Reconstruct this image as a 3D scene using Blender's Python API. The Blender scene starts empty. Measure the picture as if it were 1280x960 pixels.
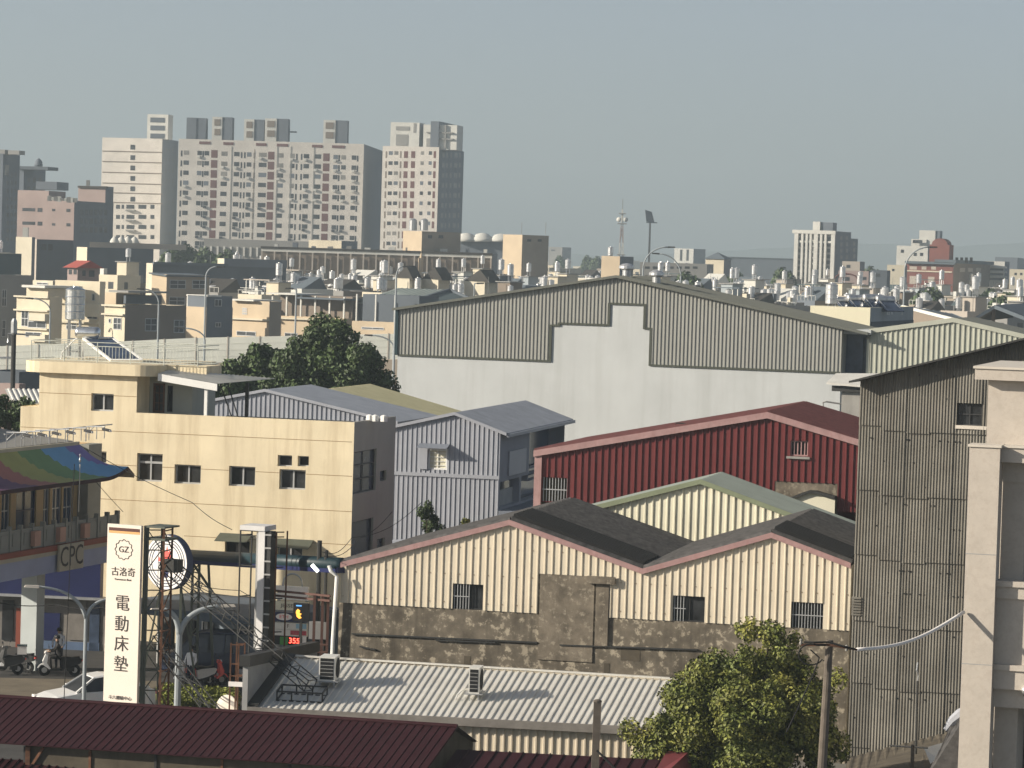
import bpy, bmesh, math, random
from mathutils import Vector, Matrix
random.seed(7)
S = bpy.context.scene
COL = S.collection
PI = math.pi
R_ = math.radians
# ------------------------------------------------------------------ camera
F = 4000.0            # focal length in pixels of a 1280 wide frame
CAMZ = 17.8
ROLL = R_(1.75)
PITCH = math.atan(156 * math.cos(ROLL) / F)
CAM = Vector((0, 0, CAMZ))
fw = Vector((0, math.cos(PITCH), -math.sin(PITCH)))
r0 = Vector((1, 0, 0)); u0 = Vector((0, math.sin(PITCH), math.cos(PITCH)))
RV = r0 * math.cos(ROLL) + u0 * math.sin(ROLL)
UV = -r0 * math.sin(ROLL) + u0 * math.cos(ROLL)

def ray(px, py):
    return fw * F + RV * (px - 640) - UV * (py - 480)

def at(px, py, D):
    d = ray(px, py); return CAM + d * (D / d.y)

def atz(px, py, z):
    d = ray(px, py); return CAM + d * ((z - CAMZ) / d.z)

def proj(P):
    v = Vector(P) - CAM; k = v.dot(fw)
    return 640 + F * v.dot(RV) / k, 480 - F * v.dot(UV) / k

def yhor(px):
    return 324 + (px - 640) * math.tan(ROLL)

class Plane:
    """vertical facade: origin o, horizontal direction e; u along e, z up, n towards the viewer's side"""
    def __init__(s, o, e):
        s.o = Vector((o[0], o[1], 0)); s.e = Vector((e[0], e[1], 0)).normalized()
        s.d = Vector((-s.e.y, s.e.x, 0))       # away from the viewer
        s.n = -s.d
    def uz(s, px, py):
        d = ray(px, py); t = (s.o - CAM).dot(s.n) / d.dot(s.n)
        P = CAM + d * t
        return (P - s.o).dot(s.e), P.z
    def P(s, u, z, v=0.0):
        q = s.o + s.e * u + s.d * v
        return Vector((q.x, q.y, z))
    def back(s, v):
        return Plane(s.o + s.d * v, s.e)

def facade(pL, pR, D):
    A = at(pL[0], pL[1], D); B = atz(pR[0], pR[1], A.z)
    return Plane(A, B - A)

def facade_th(p, D, deg):
    A = at(p[0], p[1], D); t = R_(deg)
    return Plane(A, Vector((math.cos(t), -math.sin(t), 0)))

def line_to_col(K, dr, px):
    """t so that K + t*dr projects onto image column px (at K's own row tilt)"""
    K = Vector(K); dr = Vector(dr)
    a = (K - CAM); c = (px - 640) / F
    # (a+t dr).RV = c (a+t dr).fw
    return (c * a.dot(fw) - a.dot(RV)) / (dr.dot(RV) - c * dr.dot(fw))
# ------------------------------------------------------------------ mesh helpers
OFF = {}

class MB:
    def __init__(s): s.v = []; s.f = []; s.m = []
    def poly(s, pts, mi=0):
        i = len(s.v); s.v += [tuple(p) for p in pts]; s.f.append(tuple(range(i, i + len(pts)))); s.m.append(mi); return s
    def quad(s, a, b, c, d, mi=0): return s.poly((a, b, c, d), mi)
    def hexa(s, p, mi=0):
        """8 points: bottom ring 0-3, top ring 4-7"""
        i = len(s.v); s.v += [tuple(q) for q in p]
        for f in ((3, 2, 1, 0), (4, 5, 6, 7), (0, 1, 5, 4), (1, 2, 6, 5), (2, 3, 7, 6), (3, 0, 4, 7)):
            s.f.append(tuple(i + k for k in f)); s.m.append(mi)
        return s
    def pbox(s, pl, u0, u1, z0, z1, v0, v1, mi=0):
        """box in a facade frame; v grows away from the viewer"""
        P = pl.P
        return s.hexa([P(u0, z0, v0), P(u1, z0, v0), P(u1, z0, v1), P(u0, z0, v1), P(u0, z1, v0), P(u1, z1, v0), P(u1, z1, v1), P(u0, z1, v1)], mi)
    def box(s, c, sx, sy, sz, mi=0, rz=0):
        ca, sa = math.cos(rz), math.sin(rz); p = []
        for z in (-.5, .5):
            for x, y in ((-.5, -.5), (.5, -.5), (.5, .5), (-.5, .5)):
                X, Y = x * sx, y * sy
                p.append((c[0] + X * ca - Y * sa, c[1] + X * sa + Y * ca, c[2] + z * sz))
        return s.hexa(p, mi)
    def beam(s, a, b, w, h=None, mi=0, up=(0, 0, 1)):
        """rectangular bar from a to b"""
        a = Vector(a); b = Vector(b); h = h or w; d = (b - a).normalized(); u = Vector(up)
        if abs(d.dot(u)) > .98: u = Vector((1, 0, 0))
        x = d.cross(u).normalized() * (w / 2); y = x.cross(d).normalized() * (h / 2)
        return s.hexa([a - x - y, a + x - y, b + x - y, b - x - y, a - x + y, a + x + y, b + x + y, b - x + y], mi)
    def tube(s, path, r, n=8, mi=0, cap=True):
        path = [Vector(p) for p in path]; rs = r if isinstance(r, (list, tuple)) else [r] * len(path)
        rings = []
        ref = Vector((0, 0, 1))
        d0 = (path[-1] - path[0])
        if d0.length < 1e-6: d0 = path[1] - path[0]
        if abs(d0.normalized().z) > .8: ref = Vector((1, .2, 0))
        for k, p in enumerate(path):
            d = (path[min(k + 1, len(path) - 1)] - path[max(k - 1, 0)]).normalized()
            x = d.cross(ref)
            if x.length < 1e-4: x = d.cross(Vector((0, 1, 0)))
            x.normalize(); y = x.cross(d)
            i = len(s.v)
            for q in range(n):
                a = 2 * PI * q / n; s.v.append(tuple(p + (x * math.cos(a) + y * math.sin(a)) * rs[k]))
            rings.append(i)
        for i, j in zip(rings, rings[1:]):
            for q in range(n):
                s.f.append((i + q, i + (q + 1) % n, j + (q + 1) % n, j + q)); s.m.append(mi)
        if cap:
            s.f.append(tuple(rings[0] + q for q in range(n))[::-1]); s.m.append(mi)
            s.f.append(tuple(rings[-1] + q for q in range(n))); s.m.append(mi)
        return s
    def lathe(s, c, prof, n=16, mi=0, axis=None):
        """prof [(r,h)] around axis through c"""
        ax = Vector(axis or (0, 0, 1)).normalized(); x = ax.orthogonal().normalized(); y = ax.cross(x); c = Vector(c); rings = []
        for r, h in prof:
            i = len(s.v); rings.append(i)
            for q in range(n):
                a = 2 * PI * q / n; s.v.append(tuple(c + ax * h + (x * math.cos(a) + y * math.sin(a)) * max(r, .0005)))
        for i, j in zip(rings, rings[1:]):
            for q in range(n):
                s.f.append((i + q, i + (q + 1) % n, j + (q + 1) % n, j + q)); s.m.append(mi)
        s.f.append(tuple(rings[0] + q for q in range(n))[::-1]); s.m.append(mi)
        s.f.append(tuple(rings[-1] + q for q in range(n))); s.m.append(mi)
        return s
    def build(s, name, mats, parent=None, smooth=False, loc=None):
        """one mesh object; verts are in world space"""
        if not isinstance(mats, (list, tuple)): mats = [mats]
        off = Vector((0, 0, 0))
        if parent is not None: off = OFF.get(parent.name, off)
        elif loc is not None: off = Vector(loc)
        me = bpy.data.meshes.new(name)
        me.from_pydata([(x - off.x, y - off.y, z - off.z) for x, y, z in s.v], [], s.f)
        for m in mats: me.materials.append(m)
        if len(mats) > 1: me.polygons.foreach_set('material_index', s.m)
        if smooth: me.polygons.foreach_set('use_smooth', [True] * len(me.polygons))
        me.update()
        o = bpy.data.objects.new(name, me); COL.objects.link(o)
        if parent is not None: o.parent = parent; OFF[o.name] = off
        else:
            o.location = off; OFF[o.name] = off
        return o

def tag(o, label, cat, group=None):
    o['label'] = label; o['category'] = cat
    if group: o['group'] = group
    return o

def struct(o): o['kind'] = 'structure'; return o

def thing(name, label, cat, loc, group=None):
    o = bpy.data.objects.new(name, None); COL.objects.link(o); o.location = Vector(loc); o.empty_display_size = .3
    OFF[o.name] = Vector(loc)
    return tag(o, label, cat, group)

def kids(o): return [c for c in list(o.children)]

def copy_tree(o, loc, rz=0.0, label=None, parent=None, scale=None):
    c = o.copy(); COL.objects.link(c)
    if parent is not None: c.parent = parent
    else:
        c.location = Vector(loc); c.rotation_euler = (0, 0, rz)
        if scale: c.scale = scale if isinstance(scale, (tuple, list)) else (scale,) * 3
        if label: c['label'] = label
    for k in kids(o): copy_tree(k, None, parent=c)
    return c

# ------------------------------------------------------------------ walls
def pw(pts):
    """piecewise linear function of u; repeated u = a step"""
    def f(u, side=0):
        if side > 0: u = u + 1e-5
        elif side < 0: u = u - 1e-5
        if u <= pts[0][0]: return pts[0][1]
        for (a, za), (b, zb) in zip(pts, pts[1:]):
            if a <= u <= b and b > a: return za + (zb - za) * (u - a) / (b - a)
        return pts[-1][1]
    f.us = [p[0] for p in pts]
    return f

FLAT = [(0, 0), (1, 0)]
def TRAP(h, a=.66, s=.06): return [(0, 0), (a, 0), (a + s, h), (1 - s, h), (1, 0)]
def SINE(h, n=6): return [(k / n, h * .5 * (1 - math.cos(2 * PI * k / n))) for k in range(n + 1)]

def wall(mb, pl, u0, u1, top, bot, holes=(), pitch=None, prof=None, v=0.0, reveal=0.0, mi=0, rmi=None, phase=0.0, tilt=0.0):
    top = pw(top) if isinstance(top, list) else top
    bot = pw(bot) if isinstance(bot, list) else bot
    if not callable(top): tz = top; top = pw([(u0, tz), (u1, tz)])
    if not callable(bot): bz = bot; bot = pw([(u0, bz), (u1, bz)])
    us = {u0, u1}
    for q in list(top.us) + list(bot.us) + [h[0] for h in holes] + [h[1] for h in holes]:
        if u0 < q < u1: us.add(q)
    def off(u): return 0.0
    if pitch:
        k0 = int(math.floor((u0 - phase) / pitch)) - 1; k1 = int(math.ceil((u1 - phase) / pitch)) + 1
        for k in range(k0, k1):
            for fr, h in prof[:-1]:
                q = phase + (k + fr) * pitch
                if u0 < q < u1: us.add(q)
        fp = pw(prof)
        def off(u): return fp(((u - phase) / pitch) % 1.0)
    us = sorted(us)
    for a, b in zip(us, us[1:]):
        if b - a < 2e-4: continue
        oa, ob = -v + off(a), -v + off(b)
        # wrap of the profile at period ends
        m = (a + b) / 2
        if pitch:
            oa = -v + off(a + 1e-6); ob = -v + off(b - 1e-6)
        spans = [((bot(a, 1), bot(b, -1)), (top(a, 1), top(b, -1)))]
        for (ha, hb, z0, z1) in holes:
            if ha <= m <= hb:
                new = []
                for (la, lb), (ta, tb) in spans:
                    if z1 <= min(la, lb) or z0 >= max(ta, tb): new.append(((la, lb), (ta, tb))); continue
                    if z0 > min(la, lb): new.append(((la, lb), (z0, z0)))
                    if z1 < max(ta, tb): new.append(((z1, z1), (ta, tb)))
                spans = new
        for (la, lb), (ta, tb) in spans:
            if ta - la < 1e-4 and tb - lb < 1e-4: continue
            if tilt:
                mb.quad(pl.P(a, la, -oa - tilt), pl.P(b, lb, -ob - tilt), pl.P(b, tb, -ob), pl.P(a, ta, -oa), mi)
            else:
                mb.quad(pl.P(a, la, -oa), pl.P(b, lb, -ob), pl.P(b, tb, -ob), pl.P(a, ta, -oa), mi)
    if reveal:
        r = mi if rmi is None else rmi
        for (ha, hb, z0, z1) in holes:
            P = pl.P; A, B = v, v + reveal
            mb.quad(P(ha, z0, A), P(ha, z1, A), P(ha, z1, B), P(ha, z0, B), r)
            mb.quad(P(hb, z0, B), P(hb, z1, B), P(hb, z1, A), P(hb, z0, A), r)
            mb.quad(P(ha, z1, A), P(hb, z1, A), P(hb, z1, B), P(ha, z1, B), r)
            mb.quad(P(ha, z0, B), P(hb, z0, B), P(hb, z0, A), P(ha, z0, A), r)

def sheet(mb, A, B, C, D, pitch, prof, mi=0, thick=0.0):
    """ribbed sheet; A-B upper edge (ribs spaced along it), D-C lower edge"""
    A, B, C, D = map(Vector, (A, B, C, D)); n = (B - A).cross(D - A).normalized()
    if n.z < 0: n = -n
    L = (B - A).length; N = max(1, int(round(L / pitch))); fs = []
    for k in range(N):
        for fr, h in prof[:-1]: fs.append(((k + fr) / N, h))
    fs.append((1.0, prof[-1][1]))
    for (f0, h0), (f1, h1) in zip(fs, fs[1:]):
        mb.quad(A.lerp(B, f0) + n * h0, A.lerp(B, f1) + n * h1, D.lerp(C, f1) + n * h1, D.lerp(C, f0) + n * h0, mi)
    if thick:
        t = n * thick
        mb.hexa([D - t, C - t, B - t, A - t, D - n * .002, C - n * .002, B - n * .002, A - n * .002], mi)

def rect(pl, x0, y0, x1, y1):
    """pixel rectangle -> (u0,u1,z0,z1) on the facade"""
    ym, xm = (y0 + y1) / 2, (x0 + x1) / 2
    return pl.uz(x0, ym)[0], pl.uz(x1, ym)[0], pl.uz(xm, y1)[1], pl.uz(xm, y0)[1]

def window(pl, r, parent, fm, gm, depth=.12, fw_=.05, bars=(1, 0), name='window', v=0.0, barw=.03, pane_name='pane', barm=None):
    """a window set in an opening: frame mesh, with its pane as a sub-part; bars=(vertical, horizontal) dividers"""
    u0, u1, z0, z1 = r; m = MB(); a, b = v + depth - .05, v + depth + .0
    m.pbox(pl, u0, u0 + fw_, z0, z1, a, b); m.pbox(pl, u1 - fw_, u1, z0, z1, a, b)
    m.pbox(pl, u0 + fw_, u1 - fw_, z0, z0 + fw_, a, b); m.pbox(pl, u0 + fw_, u1 - fw_, z1 - fw_, z1, a, b)
    nv, nh = bars
    for k in range(nv):
        q = u0 + (u1 - u0) * (k + 1) / (nv + 1); m.pbox(pl, q - barw / 2, q + barw / 2, z0 + fw_, z1 - fw_, a + .006, b - .01)
    for k in range(nh):
        q = z0 + (z1 - z0) * (k + 1) / (nh + 1); m.pbox(pl, u0 + fw_, u1 - fw_, q - barw / 2, q + barw / 2, a + .002, b - .014)
    f = m.build(name, fm, parent)
    p = MB(); p.quad(pl.P(u0, z0, b + .006), pl.P(u1, z0, b + .006), pl.P(u1, z1, b + .006), pl.P(u0, z1, b + .006)); p.build(pane_name, gm, f)
    return f
# ------------------------------------------------------------------ materials
def hexl(h):
    h = h.lstrip('#'); c = [int(h[i:i + 2], 16) / 255 for i in (0, 2, 4)]
    return tuple(x / 12.92 if x <= .04045 else ((x + .055) / 1.055) ** 2.4 for x in c)

def mat(name, rgb, rough=.75, var=.12, scale=1.2, streak=0.0, streak_col=None, spot=0.0, spot_col=None, spot_scale=.6, metal=0.0, island=0.0, bump=0.0, bump_scale=20, spec=.3, emit=None, rgb2=None, streak_sc=(2.2, .12), spot_edge=.09, spot_thr=.5):
    m = bpy.data.materials.new(name); m.use_nodes = True; nt = m.node_tree; N = nt.nodes; Lk = nt.links
    b = N['Principled BSDF']; b.inputs['Roughness'].default_value = rough; b.inputs['Metallic'].default_value = metal
    b.inputs['Specular IOR Level'].default_value = spec
    c1 = N.new('ShaderNodeRGB'); c1.outputs[0].default_value = (*rgb, 1); cur = c1.outputs[0]
    geo = N.new('ShaderNodeNewGeometry')
    def mixc(fac, a, bb, mode='MIX'):
        x = N.new('ShaderNodeMix'); x.data_type = 'RGBA'; x.blend_type = mode
        if isinstance(fac, (int, float)): x.inputs[0].default_value = fac
        else: Lk.new(fac, x.inputs[0])
        for i, q in ((6, a), (7, bb)):
            if isinstance(q, tuple): x.inputs[i].default_value = (*q, 1)
            else: Lk.new(q, x.inputs[i])
        return x.outputs[2]
    def noise(sc, det=4, vec=None, rough_=.6):
        n = N.new('ShaderNodeTexNoise'); n.inputs['Scale'].default_value = sc; n.inputs['Detail'].default_value = det; n.inputs['Roughness'].default_value = rough_
        Lk.new(vec or geo.outputs['Position'], n.inputs['Vector']); return n.outputs['Fac']
    def ramp(f, a, bb):
        r = N.new('ShaderNodeMapRange'); r.inputs['From Min'].default_value = a; r.inputs['From Max'].default_value = bb; Lk.new(f, r.inputs['Value']); return r.outputs[0]
    if rgb2: cur = mixc(ramp(noise(scale), .35, .65), cur, rgb2)
    if var:
        lo = tuple(max(0, x * (1 - var)) for x in rgb)
        f = ramp(noise(scale), .3, .7)
        x = N.new('ShaderNodeMath'); x.operation = 'MULTIPLY_ADD'; x.inputs[1].default_value = 2 * var; x.inputs[2].default_value = 1 - var; Lk.new(f, x.inputs[0])
        cur = mixc(1.0, cur, x.outputs[0], 'MULTIPLY')
    if island:
        x = N.new('ShaderNodeMath'); x.operation = 'MULTIPLY_ADD'; x.inputs[1].default_value = 2 * island; x.inputs[2].default_value = 1 - island
        Lk.new(geo.outputs['Random Per Island'], x.inputs[0]); cur = mixc(1.0, cur, x.outputs[0], 'MULTIPLY')
    if spot:
        f = ramp(noise(spot_scale, 6, rough_=.68), spot_thr, spot_thr + spot_edge)
        x = N.new('ShaderNodeMath'); x.operation = 'MULTIPLY'; x.inputs[1].default_value = spot; Lk.new(f, x.inputs[0])
        cur = mixc(x.outputs[0], cur, spot_col or (.1, .09, .07))
    if streak:
        mp = N.new('ShaderNodeMapping'); mp.inputs['Scale'].default_value = (streak_sc[0], streak_sc[0], streak_sc[1]); Lk.new(geo.outputs['Position'], mp.inputs['Vector'])
        f = ramp(noise(1.0, 5, mp.outputs[0], .65), .48, .78)
        x = N.new('ShaderNodeMath'); x.operation = 'MULTIPLY'; x.inputs[1].default_value = streak; Lk.new(f, x.inputs[0])
        cur = mixc(x.outputs[0], cur, streak_col or tuple(q * .35 for q in rgb))
    Lk.new(cur, b.inputs['Base Color'])
    if bump:
        bn = N.new('ShaderNodeBump'); bn.inputs['Strength'].default_value = bump; bn.inputs['Distance'].default_value = .02
        Lk.new(noise(bump_scale), bn.inputs['Height']); Lk.new(bn.outputs[0], b.inputs['Normal'])
    if emit:
        b.inputs['Emission Color'].default_value = (*emit[0], 1); b.inputs['Emission Strength'].default_value = emit[1]
    return m
M = {}
def dm(k, *a, **kw): M[k] = mat(k, *a, **kw)
dm('yellow_plaster', (.75, .65, .45), var=.08, scale=.5, streak=.6, streak_col=(.40, .30, .17), spot=.25, spot_col=(.52, .42, .26), spot_scale=.9, spot_thr=.56, spot_edge=.15, bump=.25, bump_scale=6, streak_sc=(1.6, .1))
dm('yellow_shaded', (.38, .39, .34), var=.06, scale=.6, streak=.15)  # greyed plaster: shade of flank and terrace is put into the colour
dm('groove', (.30, .20, .10), var=.1)
dm('grey_trim', (.33, .33, .32), var=.1)
dm('window_frame', (.45, .46, .46), rough=.45, var=.05, metal=.3)
dm('white_frame', (.78, .78, .74), rough=.5, var=.05)
dm('dark_frame', (.05, .05, .05), rough=.5, var=.1)
dm('glass_dark', (.03, .032, .034), rough=.12, var=.5, scale=1.5, spec=.55)
dm('glass_blue', (.05, .07, .11), rough=.15, var=.4, scale=1.1, spec=.55)
dm('void', (.012, .012, .013), rough=.9, var=.2)
dm('cream_metal', (.66, .59, .46), rough=.55, var=.06, scale=.8, streak=.2, streak_col=(.33, .22, .12))
dm('pale_cream_metal', (.72, .69, .54), rough=.5, var=.05, scale=.8, streak=.12)
dm('grey_metal', (.35, .365, .40), rough=.5, var=.06, scale=.7, streak=.1)
dm('grey_metal_roof', (.19, .21, .245), rough=.5, var=.12, scale=1.2)
dm('red_metal', (.135, .028, .028), rough=.5, var=.09, scale=.9, streak=.16, streak_col=(.09, .02, .02))
dm('red_roof_tile', (.10, .038, .036), rough=.6, var=.2, scale=3)
dm('pink_trim', (.36, .225, .215), rough=.6, var=.14, scale=2.2, streak=.3, streak_col=(.2, .06, .05), streak_sc=(5, 1.5))
dm('black_roof', (.062, .059, .056), rough=.6, var=.45, scale=4, spec=.4)
dm('green_trim', (.22, .25, .16), rough=.6, var=.1)
dm('green_roof', (.22, .25, .225), rough=.5, var=.1, scale=.9)
dm('stone', (.145, .125, .095), rough=.95, var=.4, scale=1.6, spot=.8, spot_col=(.42, .37, .28), spot_scale=3.2, spot_thr=.545, spot_edge=.06, streak=.7, streak_col=(.035, .03, .022), bump=.6, bump_scale=5)
dm('stone_patch', (.17, .145, .11), rough=.95, var=.4, scale=1.6, spot=.7, spot_col=(.34, .30, .23), spot_scale=4, spot_thr=.54, streak=.5, streak_col=(.05, .042, .03), bump=.6, bump_scale=6)
dm('olive_metal', (.32, .32, .29), rough=.5, var=.04, scale=.4, streak=.1)
dm('olive_dark', (.06, .065, .05), rough=.55, var=.1)
dm('olive_roof', (.125, .13, .112), rough=.5, var=.08)
dm('green_olive_metal', (.41, .42, .35), rough=.5, var=.05)
dm('white_stucco', (.475, .495, .49), rough=.9, var=.06, scale=.35, streak=.4, streak_col=(.33, .335, .32), bump=.3, bump_scale=3, streak_sc=(1.1, .06))
dm('asbestos', (.155, .146, .124), rough=.9, var=.2, scale=.9, streak=.5, streak_col=(.11, .09, .065), island=.1, streak_sc=(3, .16))
dm('granite', (.50, .45, .385), rough=.7, var=.06, scale=2, spot=.25, spot_col=(.38, .32, .26), spot_scale=7, bump=.15, bump_scale=30)
dm('granite_trim', (.60, .55, .47), rough=.6, var=.05)
dm('maroon_roof', (.036, .0105, .0135), rough=.7, var=.15, scale=1.5, spec=.12, streak=.2)
dm('maroon_bright', (.16, .035, .04), rough=.55, var=.15)
dm('dirty_wall', (.085, .072, .052), rough=.95, var=.3, scale=1.3, streak=.6, streak_col=(.03, .026, .02))
dm('white_roof', (.62, .605, .55), rough=.5, var=.08, scale=.6, streak=.25, streak_col=(.36, .32, .25))
dm('grey_fascia', (.20, .185, .165), rough=.8, var=.2, scale=2)
dm('ac_white', (.66, .65, .60), rough=.5, var=.05)
dm('concrete', (.30, .29, .265), rough=.9, var=.15, scale=1, streak=.3)
dm('concrete_pole', (.125, .105, .085), rough=.9, var=.2, scale=3, streak=.4, streak_sc=(8, .5))
dm('asphalt', (.055, .053, .05), rough=.95, var=.25, scale=.8)
dm('sunlit_pavement_tan', (.17, .145, .105), rough=.95, var=.2, scale=.8)
dm('ground', (.13, .125, .11), rough=.95, var=.3, scale=.05)
dm('road_white', (.6, .6, .57), rough=.8, var=.1)
dm('rust', (.13, .062, .035), rough=.85, var=.35, scale=5)
dm('dark_steel', (.035, .035, .033), rough=.6, var=.2)
dm('green_steel', (.085, .095, .075), rough=.6, var=.15)
dm('galvanised', (.45, .46, .46), rough=.38, var=.12, metal=.6, scale=3)
dm('stainless', (.68, .68, .67), rough=.32, var=.22, metal=.72, scale=2.5)
dm('lamp_grey', (.30, .33, .34), rough=.5, var=.08)
dm('sign_white', (.78, .70, .60), rough=.5, var=.03)
dm('sign_ink', (.04, .035, .03), rough=.6, var=0)
dm('sign_brown', (.10, .04, .03), rough=.6, var=0)
dm('sign_orange', (.72, .40, .16), rough=.6, var=0)
dm('white_enamel', (.80, .77, .73), rough=.4, var=.03)
dm('logo_red', (.75, .12, .10), rough=.5, var=.05)
dm('navy', (.015, .02, .075), rough=.45, var=.15)
dm('teal', (.012, .032, .04), rough=.45, var=.15)
dm('leaf', (.10, .13, .022), rough=.6, var=.4, scale=1.1, island=.55, spec=.35, rgb2=(.165, .16, .034))
dm('leaf_dark', (.055, .086, .027), rough=.6, var=.35, scale=.5, island=.45, spec=.35)
dm('bark', (.06, .045, .03), rough=.95, var=.3, scale=6)
dm('hedge_leaf', (.17, .19, .03), rough=.6, var=.3, scale=2, island=.4)
dm('rubber', (.012, .012, .012), rough=.8, var=.1)
dm('car_white', (.72, .72, .70), rough=.25, var=.02, spec=.5)
dm('car_navy', (.02, .028, .055), rough=.3, var=.1, spec=.5)
dm('black_plastic', (.015, .015, .016), rough=.45, var=.1)
dm('skin', (.40, .25, .17), rough=.6, var=.05)
dm('hair', (.012, .010, .009), rough=.7, var=.1)
dm('cloth_white', (.62, .62, .62), rough=.85, var=.06, scale=6)
dm('cloth_navy', (.02, .024, .04), rough=.9, var=.1)
dm('cloth_dark', (.03, .028, .028), rough=.9, var=.1)

for k_, f_ in ((2, .84), (3, 1.13)):
    c_ = (.155 * f_, .146 * f_, .124 * f_); dm('asbestos%d' % k_, c_, rough=.9, var=.2, scale=.9, streak=.5, streak_col=(.11, .09, .065), streak_sc=(3, .16))
dm('silver_paint', (.66, .65, .63), rough=.45, var=.06)
dm('steel_bright', (.66, .67, .66), rough=.22, var=.15, metal=.9, scale=3)
dm('rail_grey', (.50, .52, .46), rough=.5, var=.1)
# ------------------------------------------------------------------ camera, light, air, ground
cd = bpy.data.cameras.new('camera'); cam = bpy.data.objects.new('camera', cd); COL.objects.link(cam); S.camera = cam
cd.sensor_width = 36; cd.lens = 36 * F / 1280; cd.clip_start = 1; cd.clip_end = 30000
mw = Matrix((RV, UV, -fw)).transposed().to_4x4(); mw.translation = CAM; cam.matrix_world = mw
S.render.resolution_x, S.render.resolution_y = 1024, 768
S.view_settings.view_transform = 'Standard'; S.view_settings.look = 'None'; S.view_settings.exposure = 0.80; S.view_settings.gamma = 1
S.cycles.use_denoising = True
try: S.cycles.denoiser = 'OPENIMAGEDENOISE'
except Exception: pass
S.cycles.max_bounces = 6; S.cycles.diffuse_bounces = 3; S.cycles.glossy_bounces = 3; S.cycles.volume_bounces = 1; S.cycles.transmission_bounces = 3
SUN_EL, SUN_AZ = R_(20.5), R_(12)
sv = Vector((-math.cos(SUN_EL) * math.cos(SUN_AZ), -math.cos(SUN_EL) * math.sin(SUN_AZ), math.sin(SUN_EL)))
ld = bpy.data.lights.new('sun', 'SUN'); ld.energy = 5.0; ld.angle = R_(.6); ld.color = (1.0, .90, .765)
sun = bpy.data.objects.new('sun', ld); COL.objects.link(sun); sun.rotation_euler = sv.to_track_quat('Z', 'Y').to_euler(); sun.location = (-40, -20, 90)
W = bpy.data.worlds.new('World'); S.world = W; W.use_nodes = True
nt = W.node_tree; bg = nt.nodes['Background']; sk = nt.nodes.new('ShaderNodeTexSky'); sk.sky_type = 'NISHITA'; sk.sun_disc = False
sk.sun_elevation = SUN_EL; sk.sun_rotation = math.atan2(sv.x, sv.y); sk.dust_density = 1.1; sk.air_density = 0.6; sk.ozone_density = 1.5; sk.altitude = 30
hs = nt.nodes.new('ShaderNodeHueSaturation'); hs.inputs['Saturation'].default_value = .62; nt.links.new(sk.outputs[0], hs.inputs['Color']); nt.links.new(hs.outputs[0], bg.inputs[0]); bg.inputs[1].default_value = .066
# ground
g = MB(); G = 7000
g.quad((-G, -200, 0), (G, -200, 0), (G, G, 0), (-G, G, 0)); struct(g.build('ground', M['ground']))
# air
hz = MB(); hz.hexa([(-7100, -260, -1), (7100, -260, -1), (7100, 7100, -1), (-7100, 7100, -1), (-7100, -260, 230), (7100, -260, 230), (7100, 7100, 230), (-7100, 7100, 230)])
hm = bpy.data.materials.new('haze_air'); hm.use_nodes = True; hn = hm.node_tree
hn.nodes.remove(hn.nodes['Principled BSDF']); pv = hn.nodes.new('ShaderNodeVolumePrincipled')
pv.inputs['Color'].default_value = (.47, .56, .61, 1); pv.inputs['Density'].default_value = .00035; pv.inputs['Anisotropy'].default_value = .1
hn.links.new(pv.outputs[0], hn.nodes['Material Output'].inputs['Volume'])
ho = hz.build('haze', hm); ho['kind'] = 'stuff'
# far hills, almost lost in the haze
hl = MB(); random.seed(3); prev = None
for i in range(61):
    x = -200 + i * 42; zz = 30 + 95 * min(1, max(0, (x - 150) / 900)) * (.85 + .15 * math.sin(i * .5)) + random.uniform(-3, 3)
    cur = [(x * 1.25, 5800, -.5), (x * 1.25, 5950, zz * .55), (x * 1.25, 6300, zz), (x * 1.25, 6800, -.5)]
    if prev:
        for a in range(3): hl.quad(prev[a], cur[a], cur[a + 1], prev[a + 1])
    prev = cur
struct(hl.build('hills', mat('hill_green', (.05, .07, .04), var=.3, scale=.01), smooth=True))
random.seed(11)
# ================================================================== yellow three storey house
def rpoly(mb, pl, uv, z0, z1, mi=0):
    """extrude a plan outline given in (u,v)"""
    n = len(uv)
    mb.poly([pl.P(u, z1, v) for u, v in uv], mi); mb.poly([pl.P(u, z0, v) for u, v in uv][::-1], mi)
    for i in range(n):
        a, b = uv[i], uv[(i + 1) % n]
        mb.quad(pl.P(a[0], z0, a[1]), pl.P(b[0], z0, b[1]), pl.P(b[0], z1, b[1]), pl.P(a[0], z1, a[1]), mi)

def ray_slope(pl, ze, k, px, py):
    """pixel ray against the plane z = ze + k * v of a facade frame"""
    d = ray(px, py); a = (CAM - pl.o).dot(pl.d); b = d.dot(pl.d)
    t = (ze + k * a - CAM.z) / (d.z - k * b); return CAM + d * t

def side_plane(pl, u):
    """facade along the depth direction at u (a right hand flank)"""
    return Plane(pl.P(u, 0, 0), pl.d)

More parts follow.
